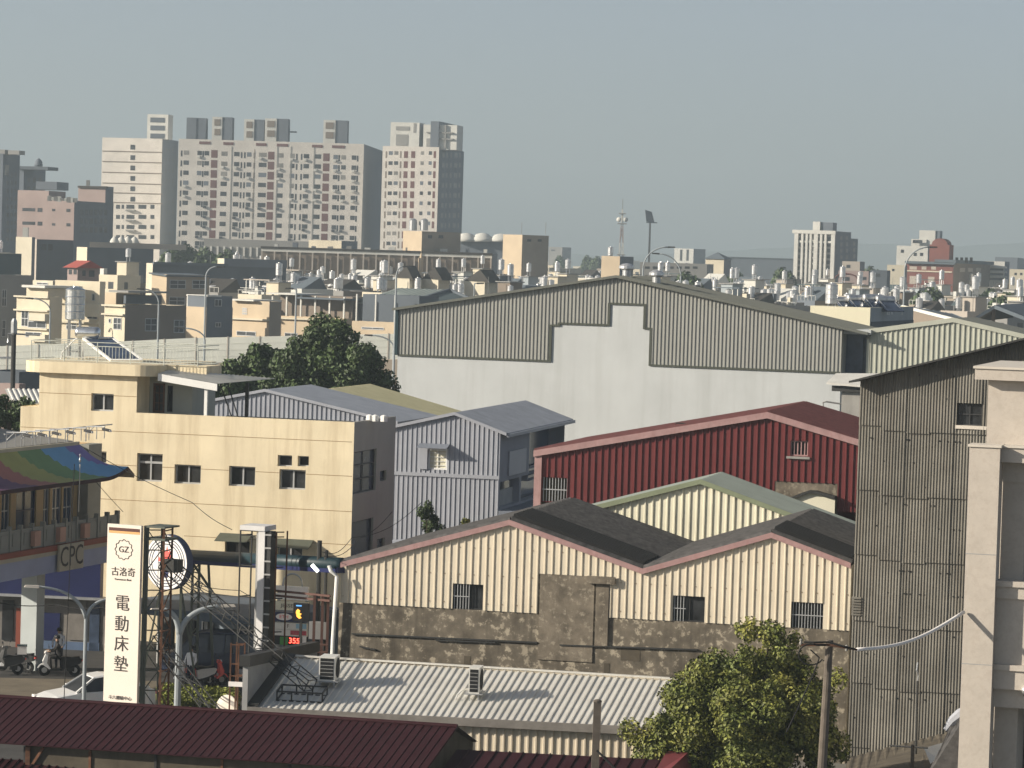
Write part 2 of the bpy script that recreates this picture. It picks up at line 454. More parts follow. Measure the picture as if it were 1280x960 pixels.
Y = facade((25, 533.5), (440, 552.5), 146)
yu = lambda px, py: Y.uz(px, py)[0]
yz = lambda px, py: Y.uz(px, py)[1]
u25, u48, u171, u195, u225, u441 = yu(25, 540), yu(49, 490), yu(171, 495), yu(195, 465), yu(225, 495), yu(441, 600)
zA, zT = yz(35, 508), yz(300, 521.5)
zPs, zPt = yz(110, 467.5), yz(110, 453.5)
yb = thing('house', 'yellow plastered house with a roof terrace and many small windows', 'house', Y.P((u25 + u441) / 2, 0, 4))
ydepth = line_to_col(Y.P(u441, 6, 0), Y.d, 491.5)
wins = [(114, 492, 142, 514), (171, 567, 203, 602), (218, 581, 251, 605), (286, 583, 319, 608), (347, 569, 365, 583), (372, 570, 386, 583), (349, 587, 382, 612), (112, 564, 133, 580), (281, 676, 312, 694), (346, 681, 378, 697)]
wr = [rect(Y, *w) for w in wins]
m = MB()
wall(m, Y, u25, u441, [(u25, zA), (u48, zA), (u48, zPs), (u171, zPs), (u171, zT), (u441, zT)], 0, holes=wr, reveal=.22)
m.quad(Y.P(u25, 0, 0), Y.P(u25, zA, 0), Y.P(u25, zA, ydepth), Y.P(u25, 0, ydepth))
m.quad(Y.P(u25, 0, ydepth), Y.P(u25, zT - 1, ydepth), Y.P(u441, zT - 1, ydepth), Y.P(u441, 0, ydepth))
m.quad(Y.P(u25, zA - .02, .2), Y.P(u48, zA - .02, .2), Y.P(u48, zA - .02, ydepth), Y.P(u25, zA - .02, ydepth))
# terrace parapet thickness and penthouse flanks
m.pbox(Y, u171 + .01, u441 - .01, zT - 1.0, zT - .004, .01, .2)
m.quad(Y.P(u48, zA, 0), Y.P(u48, zPs, 0), Y.P(u48, zPs, 8), Y.P(u48, zA, 8))
m.quad(Y.P(u171, zT - 1, 0), Y.P(u171, zT - 1, 1.6), Y.P(u171, zPs, 1.6), Y.P(u171, zPs, 0))
YS = side_plane(Y, u441)
sw = [rect(YS, 441.8, 563, 470, 615), rect(YS, 475, 588, 483, 601), rect(YS, 439.5, 650, 466, 695), rect(YS, 471, 673, 481, 687)]
sw[0] = (max(.06, sw[0][0]),) + sw[0][1:]; sw[2] = (max(.06, sw[2][0]),) + sw[2][1:]
m.build('wall', M['yellow_plaster'], yb)
m = MB(); wall(m, YS, 0, ydepth, zT, 0, holes=sw, reveal=.15); m.build('side_wall', M['yellow_shaded'], yb)
m = MB(); m.quad(Y.P(u25, zT - 1, .2), Y.P(u441, zT - 1, .2), Y.P(u441, zT - 1, ydepth), Y.P(u25, zT - 1, ydepth))
m.pbox(YS, .05, ydepth, zT - 1, zT - .003, .01, .2); m.pbox(Y, u225, u441 - .25, zT - 1, zT - .3, ydepth - .2, ydepth - .01)
m.build('terrace_floor', M['concrete'], yb)
# stains and grooves
m = MB()
for (x0, y0, x1, y1) in ((49, 489.6, 171, 497), (26, 533.6, 440, 552.6), (113, 577, 440, 598), (113, 622.5, 440, 640), (230, 669, 440, 682)):
    a, b = Y.uz(x0, y0), Y.uz(x1, y1); zc = (a[1] + b[1]) / 2
    segs = [(a[0], b[0])]
    for h in wr:
        if h[2] < zc < h[3]:
            ns = []
            for p, q in segs:
                if h[1] < p or h[0] > q: ns.append((p, q))
                else:
                    if h[0] > p: ns.append((p, h[0]))
                    if h[1] < q: ns.append((h[1], q))
            segs = ns
    for p, q in segs: m.pbox(Y, p, q, zc - .014, zc + .014, -.003, .01)
m.build('groove', M['groove'], yb)
# penthouse roof slab with round corners
m = MB(); a, b = yu(27, 460), yu(195.5, 462)
arc = lambda cx, cv, r, a0, a1: [(cx + r * math.cos(R_(t)), cv + r * math.sin(R_(t))) for t in range(a0, a1 + 1, 15)]
ol = arc(a + 1.0, .7, 1.0, 180, 270) + arc(b - .9, .6, .9, 270, 360) + [(b, 1.4), (yu(245, 460), 1.4), (yu(245, 460), 3.4), (b, 3.4), (b, 8), (a, 8)]
rpoly(m, Y, ol, zPs, zPt); m.build('roof_slab', M['yellow_plaster'], yb)
# recessed terrace room
m = MB(); hs = [rect(Y.back(1.6), 180, 482, 187, 515), rect(Y.back(1.6), 191, 479, 206, 516), rect(Y.back(1.6), 209, 482, 216, 515)]
wall(m, Y, u171, u225, zPs, zT - 1, holes=hs, v=1.6, reveal=.08)
m.quad(Y.P(u225, zT - 1, 1.6), Y.P(u225, zT - 1, 3.2), Y.P(u225, zPs, 3.2), Y.P(u225, zPs, 1.6)); m.quad(Y.P(u171, zT - 1, 3.2), Y.P(u171, zPs, 3.2), Y.P(u225, zPs, 3.2), Y.P(u225, zT - 1, 3.2)); m.quad(Y.P(u195, zT - 1, 3.2), Y.P(u195, zT - 1, 8), Y.P(u195, zPs, 8), Y.P(u195, zPs, 3.2))
m.build('terrace_room', M['yellow_shaded'], yb)  # roof slab's shadow on this room is painted in as grey
window(Y, hs[0], yb, M['dark_frame'], M['void'], .08, .04, (0, 0), v=1.6)
window(Y, hs[2], yb, M['dark_frame'], M['void'], .08, .04, (0, 0), v=1.6)
window(Y, hs[1], yb, M['rust'], M['glass_dark'], .08, .1, (1, 2), v=1.6, name='door')
for i, r in enumerate(wr):
    if i == 1: f = window(Y, r, yb, M['window_frame'], M['glass_dark'], .22, .07, (1, 0), barw=.07); b2 = MB(); u0, u1, z0, z1 = r; q = z0 + (z1 - z0) * .68; b2.pbox(Y, u0 + .05, u1 - .05, q - .05, q + .05, .165, .2); b2.build('transom', M['window_frame'], f)
    elif i in (4, 5): window(Y, r, yb, M['window_frame'], M['void'], .22, .05, (0, 0))
    elif i == 8: window(Y, r, yb, M['dark_frame'], M['void'], .22, .04, (1, 0))
    else: window(Y, r, yb, M['window_frame'], M['glass_dark'], .22, .07, (1, 0), barw=.07)
for i, r in enumerate(sw): window(YS, r, yb, M['dark_frame'], M['glass_blue'], .15, .05, (1, 2) if i == 0 else (0, 0), barw=.05)
for (x0, y0, x1, y1) in ((344, 675, 392, 681), (275, 668, 315, 673)):
    u0, u1, z0, z1 = rect(Y, x0, y0, x1, y1)
    m = MB(); m.hexa([Y.P(u0, z0 - .1, -.75), Y.P(u1, z0 - .1, -.75), Y.P(u1, z1, -.002), Y.P(u0, z1, -.002), Y.P(u0, z0 - .07, -.75), Y.P(u1, z0 - .07, -.75), Y.P(u1, z1 + .04, -.002), Y.P(u0, z1 + .04, -.002)])
    m.build('awning', M['green_steel'], yb)
# terrace canopy
m = MB(); zc = yz(230, 466)
A_, B_ = Y.P(yu(196, 465), zc + .06, 1.5), Y.P(yu(322, 472), zc - .2, 2.4)
C_, D_ = Y.P(yu(270, 478), yz(270, 480), .15), Y.P(yu(196, 466), yz(196, 467), .15)
sheet(m, A_, B_, C_, D_, .2, TRAP(.025, .6)); m.build('terrace_canopy', M['white_roof'], yb)
m = MB(); m.hexa([D_ + Vector((0, 0, -.32)), C_ + Vector((0, 0, -.32)), C_ + Y.d * .06 + Vector((0, 0, -.32)), D_ + Y.d * .06 + Vector((0, 0, -.32)), D_, C_, C_ + Y.d * .06, D_ + Y.d * .06]); m.build('canopy_fascia', M['white_frame'], yb)
for px, v in ((257, .3), (308, 2.0)):
    m = MB(); u = Y.back(v).uz(px, 500)[0]; m.pbox(Y, u - .07, u + .07, zT - 1, zc - .42, v, v + .14); m.build('post', M['white_frame'] if px < 300 else M['dark_steel'], yb)
m = MB(); m.tube([Y.P(yu(262, 480), zc - .3, 1.2), Y.P(yu(280, 510), zT - .2, 1.2)], .03); m.tube([Y.P(yu(272, 480), zc - .3, 1.2), Y.P(yu(288, 510), zT - .2, 1.2)], .03); m.build('brace', M['dark_steel'], yb)
m = MB()
for px in (445, 452, 463): m.lathe(Y.P(yu(px - 3, 520), zT - .05, 2.5), [(.16, 0), (.16, .25), (.05, .3)], 8)
m.build('roof_vent', M['white_frame'], yb)
# railing
rl = thing('roof_railing', 'thin pale metal railing round the solar heater on the yellow house roof', 'railing', Y.P(yu(130, 453), zPt, .3))
ua, ub = yu(34, 450), yu(243, 450); zr = zPt + .92
for v in (.45, 3.2):
    m = MB()
    for z in (zr, zPt + .08, zPt + .75): m.tube([Y.P(ua, z, v), Y.P(ub if v > 3 else ub, z, v)], .02, 6)
    m.build('rail', M['rail_grey'], rl)
m = MB(); k = ua
while k < ub:
    m.tube([Y.P(k, zPt + .08, .45), Y.P(k, zPt + .75, .45)], .009, 4); k += .165
m.build('baluster', M['rail_grey'], rl)
for k in range(6):
    m = MB(); u = ua + (ub - ua) * k / 5; m.tube([Y.P(u, zPt, .45), Y.P(u, zr, .45)], .024, 6); m.build('post', M['rail_grey'], rl)
for k in range(2):
    m = MB(); u = (ua, ub)[k]
    for z in (zr, zPt + .75, zPt + .08): m.tube([Y.P(u, z, .45), Y.P(u, z, 3.2)], .02, 6)
    for j in range(5): m.tube([Y.P(u, zPt + .08, .5 + j * .6), Y.P(u, zPt + .75, .5 + j * .6)], .009, 4)
    m.build('side_rail', M['rail_grey'], rl)
# ribbed steel tank
def tank_prof(r, h, rings=4):
    p = [(.02, 0), (r * .55, .0), (r, .16 * r)]; z0 = .16 * r; H = h - .35 * r
    for k in range(rings):
        a = z0 + (H - z0) * k / rings; b = z0 + (H - z0) * (k + 1) / rings; g_ = (b - a) * .1
        p += [(r, a + g_), (r, b - g_), (r * 1.045, b - g_ * .6), (r * 1.045, b)]
    p += [(r, H + .01), (r * .96, H + .05 * r), (r * .45, h - .1 * r), (r * .3, h - .1 * r), (r * .28, h), (.02, h)]
    return p
Tc = at(93.5, 401, 149.5)
tk = thing('water_tank', 'ribbed stainless steel water tank raised on legs on the yellow house roof', 'water tank', (Tc.x, Tc.y, zPt))
m = MB(); m.lathe((Tc.x, Tc.y, Tc.z), tank_prof(.46, 1.62), 24); m.build('tank_body', M['steel_bright'], tk, smooth=False)
for k in range(4):
    m = MB(); a = PI / 4 + k * PI / 2; m.beam((Tc.x + .36 * math.cos(a), Tc.y + .36 * math.sin(a), zPt), (Tc.x + .36 * math.cos(a), Tc.y + .36 * math.sin(a), Tc.z + .08), .06); m.build('leg', M['galvanised'], tk)
m = MB()
for k in range(4):
    a, b = PI / 4 + k * PI / 2, PI / 4 + (k + 1) * PI / 2
    for z in (.35, .95): m.beam((Tc.x + .36 * math.cos(a), Tc.y + .36 * math.sin(a), zPt + z), (Tc.x + .36 * math.cos(b), Tc.y + .36 * math.sin(b), zPt + z), .05)
m.build('brace', M['galvanised'], tk)
# solar heater
Sc = at(110, 416, 148.6)
sh = thing('solar_water_heater', 'solar water heater with a drum above a dark slanted panel, behind the railing', 'solar heater', (Sc.x, Sc.y, zPt))
m = MB(); e = Y.e; m.lathe(Sc - e * .6, [(.02, 0), (.2, .02), (.28, .1), (.29, .2), (.29, 1.0), (.28, 1.1), (.2, 1.18), (.02, 1.2)], 20, axis=e); m.build('drum', M['steel_bright'], sh, smooth=True)
pa, pb, pc, pd = at(104, 424.5, 148.5), at(141, 424.5, 148.5), at(178, 452, 147), at(139, 452, 147)
m = MB(); n = (pb - pa).cross(pd - pa).normalized(); n = n if n.z > 0 else -n
m.hexa([pd, pc, pb, pa, pd + n * .08, pc + n * .08, pb + n * .08, pa + n * .08]); m.build('solar_panel', M['glass_blue'], sh)
m = MB()
for q, w in ((pa, pd), (pb, pc), (pa, pb), (pd, pc)): m.beam(q + n * .06, w + n * .06, .09, .12, up=n)
m.build('panel_frame', M['white_frame'], sh)
m = MB()
for q in (pa, pb): m.beam((q.x, q.y, zPt), (q.x, q.y, q.z + .1), .06)
g1, g2 = at(76, 449, 148.3), at(96, 449, 148.3)
m.tube([(g1.x, g1.y, zPt), at(78, 440, 148.3), at(93, 425, 148.3), at(97, 423, 148.3)], .035); m.tube([at(76, 445, 148.3), at(105, 447, 148.3)], .025)
m.build('stand', M['white_frame'], sh)

# ================================================================== cream metal sheds on stone wall
Cp = facade((427, 753.7), (1060, 789), 119)
cz = lambda px, py: Cp.uz(px, py)
cb = thing('metal_shed', 'cream ribbed metal shed with two gables above a weathered stone wall', 'shed', Cp.P(9, 0, 5))
prof = [(427, 706), (638, 653), (804, 714), (965, 669), (1064, 707)]
cpf = [cz(*p) for p in prof]
uL, uR = cpf[0][0], cz(1063, 750)[0]
zb = cz(740, 770.5)[1]
cw = [rect(Cp, 566, 730, 604, 763), rect(Cp, 841, 745, 881, 778), rect(Cp, 989, 753, 1029, 787)]
cw = [(a, b, zb, d) for a, b, c, d in cw]
us1, us2 = cz(673, 740)[0], cz(762, 745)[0]; zs = cz(715, 719)[1]
m = MB()
wall(m, Cp, uL, uR, cpf, [(uL, zb), (us1, zb), (us1, zs), (us2, zs), (us2, zb), (uR, zb)], holes=cw, pitch=.277, prof=TRAP(.036, .76, .05), v=-.03)
m.build('cladding', M['cream_metal'], cb)
m = MB()
k = uL + .1
while k < uR:                    # fixing screws
    for z in (zb + .25, zb + 1.3, zb + 2.3):
        if z < pw(cpf)(k) - .3 and not (us1 < k < us2 and z < zs) and not any(a - .1 < k < b + .1 and c < z < d + .1 for a, b, c, d in cw): m.box(Cp.P(k, z, -.035), .03, .03, .03)
    k += .554
m.build('fixing', M['groove'], cb)
m = MB(); wall(m, Cp, uL - .05, uR, [(uL - .05, zb), (us1, zb), (us1, zs), (us2, zs), (us2, zb), (uR, zb)], 0, v=-.001)
m.quad(Cp.P(uL - .05, 0, 0), Cp.P(uL - .05, zb, 0), Cp.P(uL - .05, zb, 11), Cp.P(uL - .05, 0, 11))
m.build('stone_wall', M['stone'], cb)
m = MB(); r = rect(Cp, 674, 719, 742, 826); m.pbox(Cp, r[0], r[1], r[2], zs - .004, -.05, 0)
m.pbox(Cp, cz(745, 760)[0], cz(761, 760)[0], cz(750, 808)[1], cz(750, 730)[1], -.09, -.002); m.pbox(Cp, cz(735, 724)[0], cz(770, 724)[0], cz(750, 729)[1], cz(750, 720)[1], -.24, -.09)
m.build('stone_patch', M['stone_patch'], cb)
m = MB()                          # beam line and openings of the old wall
for (x0, y0, x1, y1) in ((440, 792, 672, 803), (700, 806, 872, 812), (450, 808, 470, 812), (545, 800, 620, 803)):
    a, b = cz(x0, y0), cz(x1, y1); m.beam(Cp.P(a[0], a[1], -.05), Cp.P(b[0], b[1], -.05), .08, .05)
m.build('rusty_bar', M['dark_steel'], cb)
for (x0, y0, x1, y1) in ((580, 820, 588, 834), (755, 829, 762, 843), (776, 810, 800, 826), (680, 806, 742, 818)):
    m = MB(); r = rect(Cp, x0, y0, x1, y1); m.pbox(Cp, *r, -.012, .1); m.build('wall_opening', M['dirty_wall'], cb)
for i, r in enumerate(cw):
    f = window(Cp, r, cb, M['dark_frame'], M['glass_dark'], .18, .04, (1, 0), v=-.03, barw=.05)
    b2 = MB(); u0, u1, z0, z1 = r; k = u0 + .06; e2 = u1 if i == 2 else u0 + (u1 - u0) * (.55 if i == 0 else .4)
    while k < e2: b2.pbox(Cp, k - .012, k + .012, z0, z1, .02, .045); k += .11
    b2.pbox(Cp, u0, e2, (z0 + z1) / 2 - .015, (z0 + z1) / 2 + .015, .0, .019); b2.build('window_bars', M['window_frame'], f)
m = MB(); m.quad(Cp.P(uR, 0, 0), Cp.P(uR, 0, 11), Cp.P(uR, cpf[-1][1], 11), Cp.P(uR, cpf[-1][1], 0))
m.quad(Cp.P(uL, zb, 0), Cp.P(uL, cpf[0][1], 0), Cp.P(uL, cpf[0][1], 11), Cp.P(uL, zb, 11))
m.poly([Cp.P(u, z, 11) for u, z in cpf] + [Cp.P(uR, 0, 11), Cp.P(uL, 0, 11)]); m.build('back_wall', M['cream_metal'], cb)
def gable_roof(pl, pf, v0, v1, rm, tm, parent, pitch=.35, prof=None, trim=.2, over=.12, lift=.06, trim_w=.06, rname='roof', trim_name='barge_board', tpts=None):
    """roof planes over consecutive profile segments, and the boards along the front edge"""
    for (a, za), (b, zb_) in zip(pf, pf[1:]):
        m = MB(); hi, lo = ((a, za), (b, zb_)) if za > zb_ else ((b, zb_), (a, za))
        A, B = pl.P(hi[0], hi[1] + lift, v0 - over), pl.P(hi[0], hi[1] + lift, v1)
        Dq, Cq = pl.P(lo[0], lo[1] + lift, v0 - over), pl.P(lo[0], lo[1] + lift, v1)
        sheet(m, A, B, Cq, Dq, pitch, prof or TRAP(.03, .6), thick=.04); m.build(rname, rm, parent)
        m = MB(); w = trim
        p0, p1 = pl.P(a, za + lift + .05, v0 - over), pl.P(b, zb_ + lift + .05, v0 - over)
        dz = Vector((0, 0, -w)); dv = -pl.d * trim_w
        m.hexa([p0 + dz + dv, p1 + dz + dv, p1 + dz, p0 + dz, p0 + dv, p1 + dv, p1, p0]); m.build(trim_name, tm, parent)
gable_roof(Cp, cpf[:3], 0, 11.2, M['black_roof'], M['pink_trim'], cb, pitch=.42, prof=SINE(.16, 6), trim=.2)
gable_roof(Cp, cpf[2:], 0, 11.2, M['black_roof'], M['pink_trim'], cb, pitch=.42, prof=SINE(.16, 6), trim=.2)
for i_, j_ in ((1, 2), (3, 4)):      # dark battens added to draw the ribs' light-and-shade lines near the front edge
    for k in range(9):
        m = MB(); vv = .35 + k * .36; m.beam(Cp.P(cpf[i_][0] + .05, cpf[i_][1] + .25, vv), Cp.P(cpf[j_][0] - .05, cpf[j_][1] + .25, vv), .13, .14); m.build('added_batten', M['rubber'], cb)
m = MB(); m.tube([Cp.P(cz(414, 698)[0], cz(414, 706)[1], -.25), Cp.P(cz(416, 715)[0], cz(416, 713)[1], -.25), Cp.P(cz(423, 722)[0], cz(423, 720)[1], -.2), Cp.P(cz(418, 800)[0], cz(418, 800)[1], -.2), Cp.P(cz(416, 830)[0], .2, -.2)], .075, 8)
m.build('downpipe', M['white_frame'], cb)

# ================================================================== pale cream gable with green trim
Kp = Cp.back(11.6); kz = lambda px, py: Kp.uz(px, py)
kb = thing('metal_shed', 'pale cream ribbed metal shed with a single gable and green trim', 'shed', Kp.P(14, 0, 3))
kpf = [kz(690, 648), kz(876, 602), kz(1066, 673)]
m = MB(); wall(m, Kp, kpf[0][0], kpf[2][0], kpf, 0, pitch=.30, prof=TRAP(.045, .72, .05)); m.build('cladding', M['pale_cream_metal'], kb)
m = MB(); kd = 5.2
for u, z in (kpf[0], kpf[2]): m.quad(Kp.P(u, 0, 0), Kp.P(u, z, 0), Kp.P(u, z, kd), Kp.P(u, 0, kd))
m.poly([Kp.P(u, z, kd) for u, z in kpf] + [Kp.P(kpf[2][0], 0, kd), Kp.P(kpf[0][0], 0, kd)]); m.build('back_wall', M['pale_cream_metal'], kb)
gable_roof(Kp, kpf, 0, kd, M['green_roof'], M['green_trim'], kb, pitch=.45, prof=TRAP(.04, .8, .05), trim=.2)

# ================================================================== red shed
Rp = facade_th((668, 632), 139, 13.5); rz_ = lambda px, py: Rp.uz(px, py)
rb = thing('metal_shed', 'dark red ribbed metal shed with pink trim and a barred corner opening', 'shed', Rp.P(8, 0, 6))
rpf = [rz_(668, 566), rz_(960, 518), rz_(1076, 553)]
zr0 = rz_(690, 628)[1]
rh = [rect(Rp, 678, 597, 709, 627), rect(Rp, 988, 551, 1010, 570)]
u0r = rz_(672, 600)[0]; up = rz_(968, 613)[0]; up2 = rz_(1047, 613)[0]; zp = rz_(1008, 603)[1]
m = MB(); wall(m, Rp, u0r, rpf[2][0], [(u0r, rpf[0][1])] + rpf[1:], [(u0r, zr0), (up, zr0), (up, zp), (up2, zp), (up2, rz_(1060, 640)[1]), (rpf[2][0], rz_(1060, 640)[1])], holes=rh, pitch=.295, prof=TRAP(.05, .74, .05), reveal=.1)
m.build('cladding', M['red_metal'], rb)
m = MB(); rd = 11
m.quad(Rp.P(u0r, 0, 0), Rp.P(u0r, rpf[0][1], 0), Rp.P(u0r, rpf[0][1], rd), Rp.P(u0r, 0, rd)); ue = rpf[2][0]
m.quad(Rp.P(ue, 0, 0), Rp.P(ue, 0, rd), Rp.P(ue, rpf[2][1], rd), Rp.P(ue, rpf[2][1], 0))
m.poly([Rp.P(u, z, rd) for u, z in rpf] + [Rp.P(ue, 0, rd), Rp.P(u0r, 0, rd)]); m.build('back_wall', M['red_metal'], rb)
gable_roof(Rp, rpf, 0, rd, M['red_roof_tile'], M['pink_trim'], rb, pitch=.36, prof=SINE(.13, 6), trim=.27)
m = MB(); m.pbox(Rp, rz_(668, 600)[0], rz_(677, 600)[0], 0, rpf[0][1] - .1, -.1, .12); m.build('corner_post', M['pink_trim'], rb)
m = MB(); u0, u1, z0, z1 = rh[0]; k = u0 + .05
while k < u1: m.pbox(Rp, k - .014, k + .014, z0, z1, .02, .05); k += .13
m.pbox(Rp, u0, u1, (z0 + z1) / 2 - .02, (z0 + z1) / 2 + .02, 0, .018); f = m.build('opening_bars', M['window_frame'], rb)
m = MB(); m.pbox(Rp, u0 - .3, u1 + .1, z0 - .3, z1 + .1, .5, .55); m.build('opening_backing', M['dirty_wall'], rb)
u0, u1, z0, z1 = rh[1]
f = window(Rp, rh[1], rb, M['pink_trim'], M['void'], .12, .05, (4, 0), barw=.05)
m = MB(); m.pbox(Rp, u0 - .15, u1 + .1, z0 - .12, z0 - .02, -.12, -.052); m.build('sill', M['concrete'], rb)
m = MB(); m.pbox(Rp, up, up2, 0, zp - .01, .02, .2); m.build('cement_patch', M['stone_patch'], rb)
m = MB(); rr = [rz_(988, 625), rz_(1003, 619), rz_(1013, 616), rz_(1022, 616.5), rz_(1033, 620), rz_(1045, 623)]
m.poly([Rp.P(rr[0][0], 0, -.3)] + [Rp.P(rr[-1][0], 0, -.3)] + [Rp.P(u, z, -.3) for u, z in rr[::-1]]); m.build('low_wall', M['pale_cream_metal'], rb)
m = MB()
for a, b in zip(rr, rr[1:]): m.hexa([Rp.P(a[0], a[1], -.45), Rp.P(b[0], b[1], -.45), Rp.P(b[0], b[1], .1), Rp.P(a[0], a[1], .1), Rp.P(a[0], a[1] + .12, -.45), Rp.P(b[0], b[1] + .12, -.45), Rp.P(b[0], b[1] + .12, .1), Rp.P(a[0], a[1] + .12, .1)])
m.build('wavy_coping', M['dark_steel'], rb)
a = rz_(842, 531)
m = MB(); m.tube([Rp.P(rz_(843, 536)[0], rz_(843, 534)[1], .3), Rp.P(rz_(843, 529)[0], rz_(843, 529)[1], .3), Rp.P(rz_(872, 531)[0], rz_(872, 531)[1], .3)], .03, 6); m.build('roof_pipe', M['dark_steel'], rb)
# lean-to roof between the red shed and the cream sheds
lb = thing('lean_to', 'small red lean-to roof tucked at the corner of the dark red shed', 'lean-to', at(690, 640, 133))
p = Cp.back(13.2); q = lambda x, y: p.P(*p.uz(x, y))
m = MB(); sheet(m, q(690, 627), q(694, 629), q(682, 641), q(660, 642), .2, SINE(.05, 6)); m.poly([q(660, 642), q(690, 627), q(694, 629), q(694, 650), q(660, 650)]); m.build('roof', M['red_metal'], lb)
m = MB(); p2 = Cp.back(12.6); a, b = p2.uz(693, 640), p2.uz(736, 640); wall(m, p2, a[0], b[0], [(a[0], p2.uz(693, 628)[1]), (b[0], p2.uz(736, 633)[1])], 0, pitch=.3, prof=TRAP(.045, .7, .05)); m.build('cladding', M['pale_cream_metal'], lb)

# ================================================================== grey two storey metal house
Gp = facade((490, 591), (621.5, 597), 163); gz = lambda px, py: Gp.uz(px, py)
gb = thing('metal_house', 'blue-grey two storey metal house with one small window under an awning', 'house', Gp.P(3, 0, 4))
gu1 = gz(624, 590)[0]; gu0 = gz(478, 560)[0]
gpf = [(gu0, gz(485, 537)[1]), gz(569, 517.5), (gu1, gz(624, 540)[1])]
gm = gz(560, 594.3)[1]; gw = rect(Gp, 535, 561, 559, 587)
m = MB(); wall(m, Gp, gu0, gu1, gpf, gm + .08, holes=[gw], pitch=.25, prof=TRAP(.035, .76, .06), reveal=.1); wall(m, Gp, gu0, gu1, gm - .08, 0, pitch=.25, prof=TRAP(.035, .76, .06), phase=.1)
m.build('cladding', M['grey_metal'], gb)
m = MB(); m.pbox(Gp, gu0, gu1 + .02, gm - .09, gm + .09, -.07, .05); m.build('band', M['grey_metal'], gb)
f = window(Gp, gw, gb, M['white_frame'], M['pale_cream_metal'], .1, .09, (1, 4), barw=.03)
m = MB(); u0, u1, z0, z1 = gw; m.hexa([Gp.P(u0 - .45, z1 + .05, -.7), Gp.P(u1 + .12, z1 + .05, -.7), Gp.P(u1 + .12, z1 + .22, -.05), Gp.P(u0 - .45, z1 + .22, -.05), Gp.P(u0 - .45, z1 + .08, -.7), Gp.P(u1 + .12, z1 + .08, -.7), Gp.P(u1 + .12, z1 + .26, -.05), Gp.P(u0 - .45, z1 + .26, -.05)]); m.build('awning', M['grey_metal_roof'], gb)
m = MB(); m.pbox(Gp, u0 - .42, u0 - .02, z0, z1, -.1, -.06); m.build('open_shutter', M['grey_metal'], gb)
GS = side_plane(Gp, gu1); gd = line_to_col(Gp.P(gu1, 8, 0), Gp.d, 705.5)
hole = rect(GS, 661, 545, 704, 595); low = rect(GS, 622, 600, 648, 632); low = (.15, low[1], low[2], low[3])
ze = gpf[2][1]
m = MB(); wall(m, GS, 0, gd, ze, 0, holes=[(hole[0], gd, hole[2], ze - .15), low, (low[1] + .5, gd - .2, low[2], low[3])], pitch=.2, prof=TRAP(.03, .6, .1), reveal=.5); m.quad(Gp.P(gu0, 0, gd), Gp.P(gu0, ze, gd), Gp.P(gu1, ze, gd), Gp.P(gu1, 0, gd)); m.build('side_cladding', M['grey_metal'], gb)
m = MB(); m.pbox(GS, hole[0] - .1, gd, low[2] - .3, ze - .05, .9, 1.0); m.pbox(GS, .1, gd, low[2] - .2, low[3] + .2, .7, .75); m.build('interior_wall', M['glass_blue'], gb)
m = MB(); m.pbox(GS, low[0], low[1], low[2], low[2] + (low[3] - low[2]) * .62, .3, .36); m.build('loading_panel', M['grey_trim'], gb)
m = MB(); m.pbox(GS, -.02, gd + .1, low[2] - .35, low[2] - .1, -.9, -.02); m.build('ledge', M['grey_metal_roof'], gb)
m = MB(); fl = rect(GS, 634, 562, 655, 592); m.pbox(GS, *fl, -.12, -.04); m.build('vent_hood', M['grey_metal'], gb)
gpr = [(gu0, gpf[0][1]), gpf[1], (gz(634, 543)[0], gz(634, 543.5)[1])]
gable_roof(Gp, gpr, 0, gd + .5, M['grey_metal_roof'], M['grey_metal'], gb, pitch=.3, prof=TRAP(.03, .8, .06), trim=.16)
m = MB(); uE = gpr[2][0]; m.hexa([Gp.P(uE - .02, gpr[2][1] - .12, 0), Gp.P(uE + .14, gpr[2][1] - .12, 0), Gp.P(uE + .14, gpr[2][1] - .12, gd + .5), Gp.P(uE - .02, gpr[2][1] - .12, gd + .5), Gp.P(uE - .02, gpr[2][1] + .04, 0), Gp.P(uE + .14, gpr[2][1] + .04, 0), Gp.P(uE + .14, gpr[2][1] + .04, gd + .5), Gp.P(uE - .02, gpr[2][1] + .04, gd + .5)]); m.build('gutter', M['grey_metal'], gb)
# arched grey roof at the foot of the house
ab = thing('barrel_roof', 'low blue-grey barrel roof between the yellow house and the grey metal house', 'roof', at(505, 660, 147))
m = MB(); pth = []
for k in range(9):
    a = PI * k / 8; pth.append((3.4 * math.cos(a), 1.6 * math.sin(a)))
o = at(489, 690, 157); e1, d1 = Gp.e, Gp.d
for (a, za), (b, zb2) in zip(pth, pth[1:]):
    P0 = lambda x, z, v: Vector((o.x + e1.x * x + d1.x * v, o.y + e1.y * x + d1.y * v, o.z - 1.2 + z))
    m.quad(P0(a, za, -1), P0(b, zb2, -1), P0(b, zb2, 3), P0(a, za, 3))
m.poly([P0(x, z, -1) for x, z in pth]); m.poly([P0(x, z, 3) for x, z in pth]); m.pbox(Plane(P0(-3.4, 0, 0), e1), 0, 6.8, 0, o.z - 1.21, -.9, 2.9); m.build('roof', M['grey_metal'], ab)

